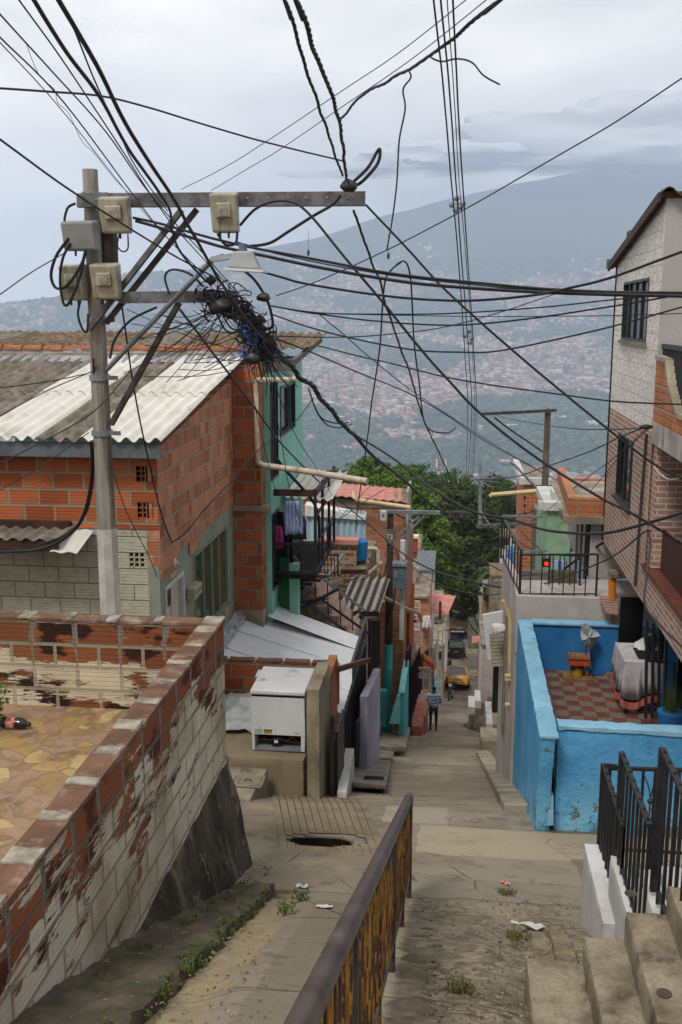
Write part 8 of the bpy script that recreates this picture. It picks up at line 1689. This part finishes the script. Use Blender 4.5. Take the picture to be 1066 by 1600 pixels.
W_ = [
 ('thin cable from the upper left edge to the lower crossarm, topmost at the edge', 3, [(0, 22), (80, 110), (165, 205), (240, 310), (330, 410), (400, 490)], 5, 10.2, 1),
 ('thin cable starting just below the topmost one at the left edge', 3, [(0, 58), (100, 160), (205, 300), (262, 372), (330, 440)], 5, 10.2, 1),
 ('thin cable pair partner running beside the left edge cable to the meter boxes', 2, [(0, 66), (95, 170), (190, 290), (250, 360)], 5.2, 10.1, 1),
 ('thin cable from the top edge left of the thick ones', 3, [(30, 0), (95, 90), (175, 210), (250, 325), (300, 385), (380, 470)], 5, 10.1, 1),
 ('thick black cable from the top edge bending down at the crossarm', 8, [(53, 0), (100, 76), (155, 150), (200, 231), (245, 295), (266, 330), (269, 360), (283, 395), (322, 440)], 4.5, 10, 1),
 ('thickest black cable from the top edge down to the knot of wires', 9, [(92, 0), (150, 100), (205, 208), (272, 312), (300, 362), (345, 440), (390, 505), (420, 540)], 4.3, 10, 1),
 ('thin cable branching off the thickest cable', 3.5, [(116, 45), (150, 130), (185, 205), (215, 265), (262, 330)], 4.6, 9.9, 1),
 ('hair thin wire beside the upper left cables', 1.2, [(40, 65), (60, 115), (85, 140), (90, 160), (108, 178), (128, 220), (148, 240), (170, 268), (200, 300), (235, 318)], 6, 10, 1),
 ('long sagging cable across the upper left sky to the arm tip', 4, [(0, 138), (75, 143), (160, 150), (230, 167), (300, 189), (400, 218), (470, 236), (538, 252)], 7, 10, 1),
 ('cable rising from the pole boxes to the left edge', 4, [(0, 217), (60, 262), (120, 304), (208, 360), (270, 398), (340, 436)], 7, 10, 1),
 ('thin cable leaving the left edge below the boxes', 2.5, [(0, 460), (50, 425), (100, 396)], 8, 10.2, 1),
 ('upper of two thin grey wires rising to the top edge', 2, [(283, 296), (345, 265), (415, 222), (533, 143), (620, 85), (728, 0)], 10, 6, 2),
 ('lower of two thin grey wires rising to the top edge', 2, [(330, 298), (390, 262), (440, 232), (533, 168), (640, 95), (760, 0)], 10, 6, 2),
 ('twisted black cable from the top edge to the arm tip, left of two', 7, [(446, 0), (462, 50), (478, 108), (500, 170), (518, 225), (536, 275)], 5.5, 10, 3),
 ('twisted black cable from the top edge to the arm tip, right of two', 9, [(464, 0), (480, 45), (494, 90), (515, 140), (527, 175), (534, 215), (542, 280)], 5.5, 10, 3),
 ('thick twisted cable from the arm tip up to the top right', 7, [(780, 0), (735, 38), (700, 68), (645, 105), (590, 135), (555, 160), (530, 190)], 5.5, 9.8, 3),
 ('limp grey wire hanging below the thick twisted cable', 3, [(640, 112), (642, 122), (630, 140), (633, 170), (624, 220), (620, 290), (612, 350), (604, 392)], 7.6, 9.5, 2),
 ('short curling grey wire end right of the thick twisted cable', 3, [(674, 90), (690, 96), (715, 92), (738, 98), (756, 118), (781, 132)], 7.2, 7.6, 2),
 ('first of four near vertical lines running down the street', 3.5, [(678, 0), (694, 150), (706, 290), (716, 400), (727, 560), (731, 650), (728, 755)], 6, 27, 1),
 ('second of four near vertical lines running down the street', 3.5, [(689, 0), (703, 150), (713, 290), (721, 400), (733, 560), (737, 650), (731, 755)], 6, 27, 1),
 ('third, thinnest of the four near vertical street lines', 2, [(699, 0), (711, 170), (718, 290), (728, 400), (739, 560), (741, 650), (735, 755)], 6, 27, 1),
 ('fourth, rightmost of the near vertical street lines', 3.5, [(708, 0), (716, 170), (724, 300), (732, 420), (741, 560), (744, 650), (738, 755)], 6, 27, 1),
 ('long straight thin cable from the right edge down to the knot', 2.6, [(1066, 122), (960, 192), (860, 250), (725, 328), (610, 388), (500, 438), (432, 462)], 7, 10, 1),
 ('black cable from the arm tip across the valley to the brown brick wall', 4.2, [(572, 320), (640, 392), (700, 457), (786, 534), (882, 616), (964, 681), (1023, 726), (1066, 747)], 10, 9.4, 1),
 ('twisted cable dropping from the arm tip towards the aerial mast', 4.5, [(553, 330), (578, 400), (593, 440), (603, 475), (622, 531), (645, 597), (665, 663), (700, 738), (716, 790)], 10, 24, 3),
 ('heavy cable arching off the top crossarm and falling to the lower right', 5, [(375, 352), (400, 326), (432, 314), (462, 318), (490, 342), (537, 400), (600, 475), (645, 531), (700, 593), (751, 647), (844, 719), (940, 779), (985, 801), (1066, 850)], 10, 9.3, 1),
 ('cable loop under the crossarm from the meter box to the arm tip', 5, [(385, 385), (420, 380), (450, 362), (490, 337), (520, 320), (533, 305)], 10, 10, 1),
 ('upper of two thick parallel cables to the right edge', 5, [(208, 340), (260, 352), (330, 372), (400, 388), (481, 403), (596, 425), (700, 438), (844, 451), (950, 456), (1066, 458)], 10.1, 9.2, 1),
 ('lower of two thick parallel cables to the right edge', 6, [(212, 345), (270, 362), (340, 384), (410, 399), (500, 418), (600, 436), (700, 448), (848, 457), (950, 460), (1066, 463)], 10.1, 9.1, 1),
 ('third thin cable between the two thick parallel ones', 2.5, [(370, 378), (440, 398), (560, 422), (700, 441), (850, 454), (1066, 460)], 10, 9.2, 1),
 ('thick sagging cable rising to the right edge near the roof', 4.5, [(400, 422), (440, 433), (481, 444), (596, 462), (700, 470), (770, 468), (845, 460), (890, 450), (960, 432), (1066, 393)], 10, 9, 1),
 ('thin straight cable from the knot to the right edge', 2.5, [(420, 477), (500, 489), (600, 491), (700, 490), (850, 480), (960, 468), (1066, 458)], 10, 9.2, 1),
 ('thin hair wire just above the sagging pair', 1.5, [(500, 490), (700, 494), (900, 494), (1066, 490)], 10, 9.2, 1),
 ('thin sagging cable crossing the white building windows', 3, [(425, 478), (500, 491), (600, 503), (690, 508), (760, 505), (850, 495), (960, 478), (1066, 460)], 10, 9.2, 1),
 ('lowest long sagging cable crossing the white wall', 3, [(422, 490), (480, 510), (540, 526), (640, 546), (720, 550), (780, 548), (880, 528), (960, 509), (1066, 480)], 10, 9.2, 1),
 ('thin cable rising gently over the valley to the white building', 2, [(430, 525), (520, 527), (600, 523), (700, 510), (800, 482), (880, 455), (962, 430)], 10, 13, 1),
 ('thin cable sagging across the valley middle', 3, [(496, 540), (560, 556), (620, 570), (700, 590), (770, 602), (850, 613), (960, 627), (1066, 632)], 12, 9.4, 1),
 ('twin thin wire descending across the valley to the right pole', 3, [(410, 520), (480, 548), (560, 582), (640, 615), (700, 650), (760, 690), (850, 740), (900, 768)], 10.5, 26, 1),
 ('thin wire from the small knot at the left falling to the valley', 2, [(500, 492), (540, 525), (580, 560), (640, 608), (700, 648), (790, 705), (870, 750)], 10.3, 26, 2),
 ('thin cable from behind the trees up to the brown brick wall', 2.5, [(620, 747), (690, 750), (790, 747), (850, 730), (920, 706), (968, 683), (1008, 668)], 30, 11.9, 1),
 ('thin cable from the right crossarm to the brown brick wall', 2.5, [(772, 648), (800, 655), (880, 668), (950, 671), (1012, 668)], 27.5, 11.9, 1),
 ('thin wire falling from the brown brick wall towards the pole', 2, [(1012, 668), (960, 715), (900, 760), (852, 800), (820, 822)], 11.9, 27, 1),
 ('second thin wire falling from the brown brick wall', 2, [(1014, 670), (970, 712), (925, 765), (880, 815), (860, 832)], 11.9, 26, 1),
 ('limp looped wire hanging in the valley, left strand', 3.2, [(626, 410), (613, 420), (603, 436), (598, 475), (593, 548), (580, 636), (573, 695), (560, 787), (556, 830)], 10.5, 20, 1),
 ('limp looped wire hanging in the valley, right strand', 3, [(620, 413), (632, 408), (640, 424), (644, 466), (647, 531), (655, 597), (662, 655), (675, 673), (700, 676), (712, 668)], 10.5, 14, 1),
 ('main black cable bundle leaving the knot down the street', 11, [(395, 500), (432, 548), (481, 597), (520, 642), (547, 672), (562, 690)], 10, 15.5, 3),
 ('main bundle continuation, lower branch down to the dark middle pole', 6, [(562, 690), (586, 715), (629, 748), (672, 787), (700, 802)], 15.5, 26, 1),
 ('main bundle continuation, upper branch over the leafy tree', 6, [(555, 680), (613, 715), (670, 760), (736, 798), (801, 812), (853, 828), (930, 834), (985, 825), (1066, 801)], 15.3, 9, 1),
 ('black sagging cable low across the dark trees', 4.5, [(605, 846), (640, 872), (680, 892), (722, 904), (784, 918), (830, 915), (862, 902), (905, 872), (942, 848)], 26, 15.6, 1),
 ('lower sagging cable across the trees to the brick house', 3, [(612, 860), (670, 905), (740, 928), (800, 925), (850, 912), (905, 893), (960, 868), (1006, 832), (1018, 830)], 26, 11.8, 1),
 ('black cable slanting over the mint wall to the dark middle pole', 4.5, [(281, 483), (350, 574), (400, 640), (446, 700), (515, 768), (560, 806), (607, 846)], 10.1, 27.8, 1),
 ('dropping cable from the lower crossarm to the sage door wall', 3.5, [(191, 481), (200, 545), (210, 610), (228, 700), (251, 798), (268, 846)], 10.2, 12.6, 1),
 ('cable from the door wall rising right past the brick column', 2.5, [(268, 848), (290, 832), (325, 790), (368, 745), (402, 705), (460, 660), (490, 622)], 12.6, 15.8, 1),
 ('thin wire falling left from the pole bracket, uppermost', 2, [(135, 584), (70, 597), (0, 606)], 10.1, 9, 1),
 ('thin wire falling left from the pole bracket, second', 2, [(150, 578), (75, 610), (0, 650)], 10.1, 9, 1),
 ('thin wire crossing the white roof sheet to the left edge', 2.5, [(205, 578), (150, 640), (80, 683), (0, 724)], 10.1, 9, 1),
 ('thin wire from the pole clamp to the left edge', 2, [(139, 676), (70, 725), (0, 766)], 10.1, 9, 1),
 ('thick cable hanging beside the pole and looping under the canopy', 7, [(143, 690), (145, 730), (138, 780), (122, 820), (90, 848), (50, 860), (0, 862)], 10.2, 11.3, 1),
 ('second cable looping beside the thick hanging cable', 4, [(146, 560), (148, 700), (141, 780), (126, 815), (97, 838), (60, 852)], 10.15, 11.3, 1),
 ('thin doubled wire dropping across the sage wall', 1.8, [(178, 740), (198, 800), (232, 868), (246, 902)], 10.5, 12.1, 1),
 ('pale slack wire at the right edge below the white slab', 3, [(1021, 727), (1030, 739), (1046, 749), (1066, 746)], 9.6, 9.4, 3),
 ('dark cable along the brick house foot to the terrace pipe', 4, [(1012, 830), (1016, 850), (1010, 905), (1008, 945), (1030, 975), (1066, 1010)], 9.4, 8.8, 1),
 ('cable falling from the white house corner to the orange pipe', 2.5, [(921, 876), (930, 895), (945, 920), (954, 936)], 16.2, 15.9, 1),
 ('thin wire bundle left of the mint wall falling to the balcony', 2, [(400, 500), (420, 590), (440, 690), (452, 760), (480, 850)], 10.2, 18, 1),
 ('thin wire falling in front of the mint wall', 2, [(405, 505), (430, 600), (462, 680), (500, 740), (532, 800)], 10.2, 20, 1),
 ('thin wire through the brick column front', 2, [(375, 480), (385, 560), (400, 640), (418, 720), (432, 770)], 10.1, 16, 1),
 ('three slack thin wires hanging under the main bundle', 3, [(484, 612), (494, 640), (505, 655), (525, 661), (545, 660)], 12.8, 14.8, 1),
 ('slack thin wire loop under the main bundle, lower', 2.5, [(482, 606), (496, 645), (512, 664), (532, 668), (550, 662)], 12.8, 14.9, 1),
 ('black drop cable curving round the balcony post', 6, [(432, 716), (447, 735), (470, 760), (490, 785), (498, 810), (498, 850), (492, 900)], 16.8, 18.3, 1),
 ('wire crossing the pale blue sheet from the balcony', 2, [(498, 830), (530, 812), (560, 790), (600, 765)], 19, 27, 1),
 ('wire rising across the pink roof to the limp loop', 1.8, [(478, 870), (500, 840), (540, 800), (580, 757)], 19, 28.5, 1),
 ('grey slack cable looping through the iron stair', 3, [(466, 862), (472, 890), (486, 913), (504, 922), (530, 915), (560, 900), (590, 880)], 17.5, 25, 1),
 ('thin cable from the dark middle pole across the tree', 3, [(612, 800), (650, 820), (700, 850), (760, 880), (800, 900)], 28, 40, 1),
 ('thin cable from the middle pole up to the right pole', 2.2, [(690, 801), (740, 812), (800, 806), (848, 795)], 27.8, 27.8, 1),
 ('doubled wire bundle from the white pipe frame to the dark pole', 3, [(590, 890), (598, 905), (604, 880), (612, 850)], 26, 27.8, 1),
 ('brown cable hanging right of the dark middle pole', 3, [(612, 850), (622, 870), (618, 920), (612, 960), (604, 990)], 27.8, 27.8, 2),
 ('wire fanning from the right pole to the terrace, left', 2.2, [(772, 822), (800, 840), (830, 858), (852, 868)], 27.6, 23, 1),
 ('wire fanning from the right crossarm, steeper', 2.2, [(806, 820), (822, 838), (840, 855), (854, 872)], 27.6, 24, 1),
 ('doubled wire slanting from the arm to the right pole', 3, [(772, 652), (800, 673), (848, 706)], 27.6, 27.9, 1),
]
mats = {1: K_cable, 2: K_cableg, 3: K_cable}
for (lab, px, pts, y0, y1, mk) in W_:
    mt = K_cablel if lab.startswith('pale') else mats[mk]
    cable(lab, px*.92, pts, y0, y1, mt, wob=(1.2 if mk == 3 and not lab.startswith('pale') else .35), strands=(3 if mk == 3 and not lab.startswith('pale') else 1))
# loops of cable round the pole head
for i, (lab, pts, px) in enumerate((('big cable loop left of the junction box', [(118, 318), (106, 325), (101, 345), (106, 354), (120, 356)], 4), ('wide cable loop hanging left of the lower meter boxes', [(108, 372), (88, 400), (80, 430), (88, 450), (106, 445), (128, 412), (134, 390)], 5), ('second cable loop under the junction box', [(110, 380), (98, 405), (94, 440), (100, 475), (110, 470), (126, 430), (132, 398)], 4.5), ('narrow loop hanging below the left meter box', [(126, 470), (122, 490), (128, 512), (136, 518), (138, 490)], 4),
        ('loop below the top crossarm meter box', [(186, 366), (184, 385), (192, 393), (200, 388), (200, 366)], 2.5), ('loop hanging under the middle meter box', [(340, 365), (352, 382), (368, 380), (371, 362)], 4.5), ('thick loop at the tip of the top crossarm', [(548, 288), (575, 262), (590, 236), (594, 236), (590, 256), (568, 282), (552, 292)], 5), ('large round loop right of the wire knot', [(382, 423), (400, 440), (418, 470), (426, 500), (424, 512), (410, 514)], 5), ('arched loop above the lower crossarm', [(265, 460), (258, 435), (264, 423), (280, 422), (300, 430), (318, 448)], 4), ('long cable loop left of the lamp arm', [(245, 480), (205, 500), (180, 530), (172, 560)], 4))):
    cable(lab, px, pts, 9.95, 10.0, K_cable, grp='cable loops on the near pole')
for i, (u, v, lab) in enumerate(((383, 518, 'blue cable clip bundle, upper in the wire knot'), (395, 530, 'blue coil below the upper blue clips'), (380, 549, 'lowest blue plastic clip in the wire knot'))):
    q = PY(u, v, 9.9); m = MB(); 
    for j in range(4): m.tube([q+V((.05-.01*j)*cos(a)+.01*j, .01*j, .06*sin(a)) for a in [x*.7 for x in range(10)]], .006, 5)
    m.build('cable_clip', K_cableb, None, lab, 'cable clip')
# the knot of wires on the lower crossarm
m = MB(); g_ = random.Random(11); spine = [PY(u, v, 9.95) for u, v in ((318, 455), (340, 475), (362, 470), (385, 490), (400, 515), (408, 540), (428, 560))]
sp = cat_rom(spine, 6)
for i in range(95):
    c = g_.choice(sp[:34]); R_ = g_.uniform(.02, .12); a0 = g_.uniform(0, 6.3); n_ = g_.randint(5, 13); e = g_.uniform(.5, 1.6); tl = g_.uniform(-1, 1); c2 = c+V(g_.gauss(0, .07), g_.gauss(0, .06), g_.gauss(0, .07))
    pts = [c2+V(cos(a0+j*.5)*R_, g_.uniform(-.02, .02)+.05*j/n_, sin(a0+j*.5)*R_*e+cos(a0+j*.5)*R_*.5*tl) for j in range(n_)]; m.tube(cat_rom(pts, 3), g_.choice([.004, .006, .006, .009, .012]), 5)
for i in range(75):
    j_ = g_.randrange(len(sp)-6); a, b = sp[j_], sp[min(len(sp)-1, j_+g_.randint(5, 16))]; mid = a.lerp(b, .5)+V(g_.gauss(0, .06), g_.gauss(0, .05), g_.gauss(-.04, .07)); m.tube(cat_rom([a+V(g_.gauss(0, .04), 0, g_.gauss(0, .04)), mid, b+V(g_.gauss(0, .04), 0, g_.gauss(0, .04))], 6), g_.choice([.005, .007, .01]), 5)
for i in range(80):
    a = g_.choice(sp[6:]); b = PY(g_.uniform(190, 330), g_.uniform(480, 600), 10.15) if i < 30 else PY(g_.uniform(380, 470), g_.uniform(520, 620), 10.6); m.tube(cat_rom([a, a.lerp(b, .5)+V(0, 0, -g_.uniform(.02, .12)), b], 6), .0045, 5)
m.build('cable_tangle', K_cable, None, 'dense tangle of black wires hanging from the lower crossarm', 'cable tangle', kind='stuff')
for (u, v, s_, lab) in ((345, 478, .09, 'black splice boot in the left of the wire knot'), (405, 500, .05, 'dark splice box right of the wire knot'), (412, 465, .06, 'long splice sleeve on the cable right of the knot'), (395, 560, .07, 'dark splice box at the bottom of the knot'), (546, 290, .07, 'black insulator lump at the tip of the top crossarm'), (330, 438, .05, 'dark taped joint above the lower crossarm')):
    q = PY(u, v, 9.9); lump('splice_box', lambda a_, b_: tuple(q+V(s_*1.2*cos(2*pi*a_)*sin(pi*b_), s_*.7*sin(2*pi*a_)*sin(pi*b_), s_*.8*cos(pi*b_))), 14, 10, K_black, .02, 14, label=lab, cat='splice')
m = MB(); q = PY(716, 318, 14)
for (du, dv) in ((-10, 2), (-2, -8), (4, 6), (8, 0), (-4, 10)): m.sphere(PY(716+du, 318+dv, 14), .04, 8, 6); m.bar(PY(716+du, 318+dv, 14), PY(716, 318, 14), .015)
m.build('spacer', K_galv, None, 'grey insulator spacer on the near vertical street lines', 'insulator')
m = MB()
for (du, dv) in ((-8, 0), (0, -8), (6, 4), (2, 10)): m.sphere(PY(733+du*.8, 525+dv, 20), .05, 8, 6); m.bar(PY(733+du*.8, 525+dv, 20), PY(733, 525, 20), .015)
m.build('spacer', K_galv, None, 'lower insulator spacer on the near vertical street lines', 'insulator')
for (u, v, Y, lab) in ((482, 395, 10, 'tiny pendant hanging from a thread in the sky left of the loop'), (607, 400, 9.6, 'frayed pale ribbon on the limp grey wire')):
    m = MB(); m.tube([PY(u, v-35, Y), PY(u, v, Y)], .0025, 4); m.sphere(PY(u, v, Y), .02, 8, 6, (.7, .7, 1.6)); m.build('pendant', K_cableg, None, lab, 'pendant')
m = MB(); q = PY(1010, 667, 11.9); m.sphere(q, .05, 8, 6, (1.6, .7, .6)); m.build('cable_anchor', K_black, None, 'black cable anchor on the corner of the brown brick house', 'anchor')
for o in bpy.data.objects:
    if '_o' in o: del o['_o']
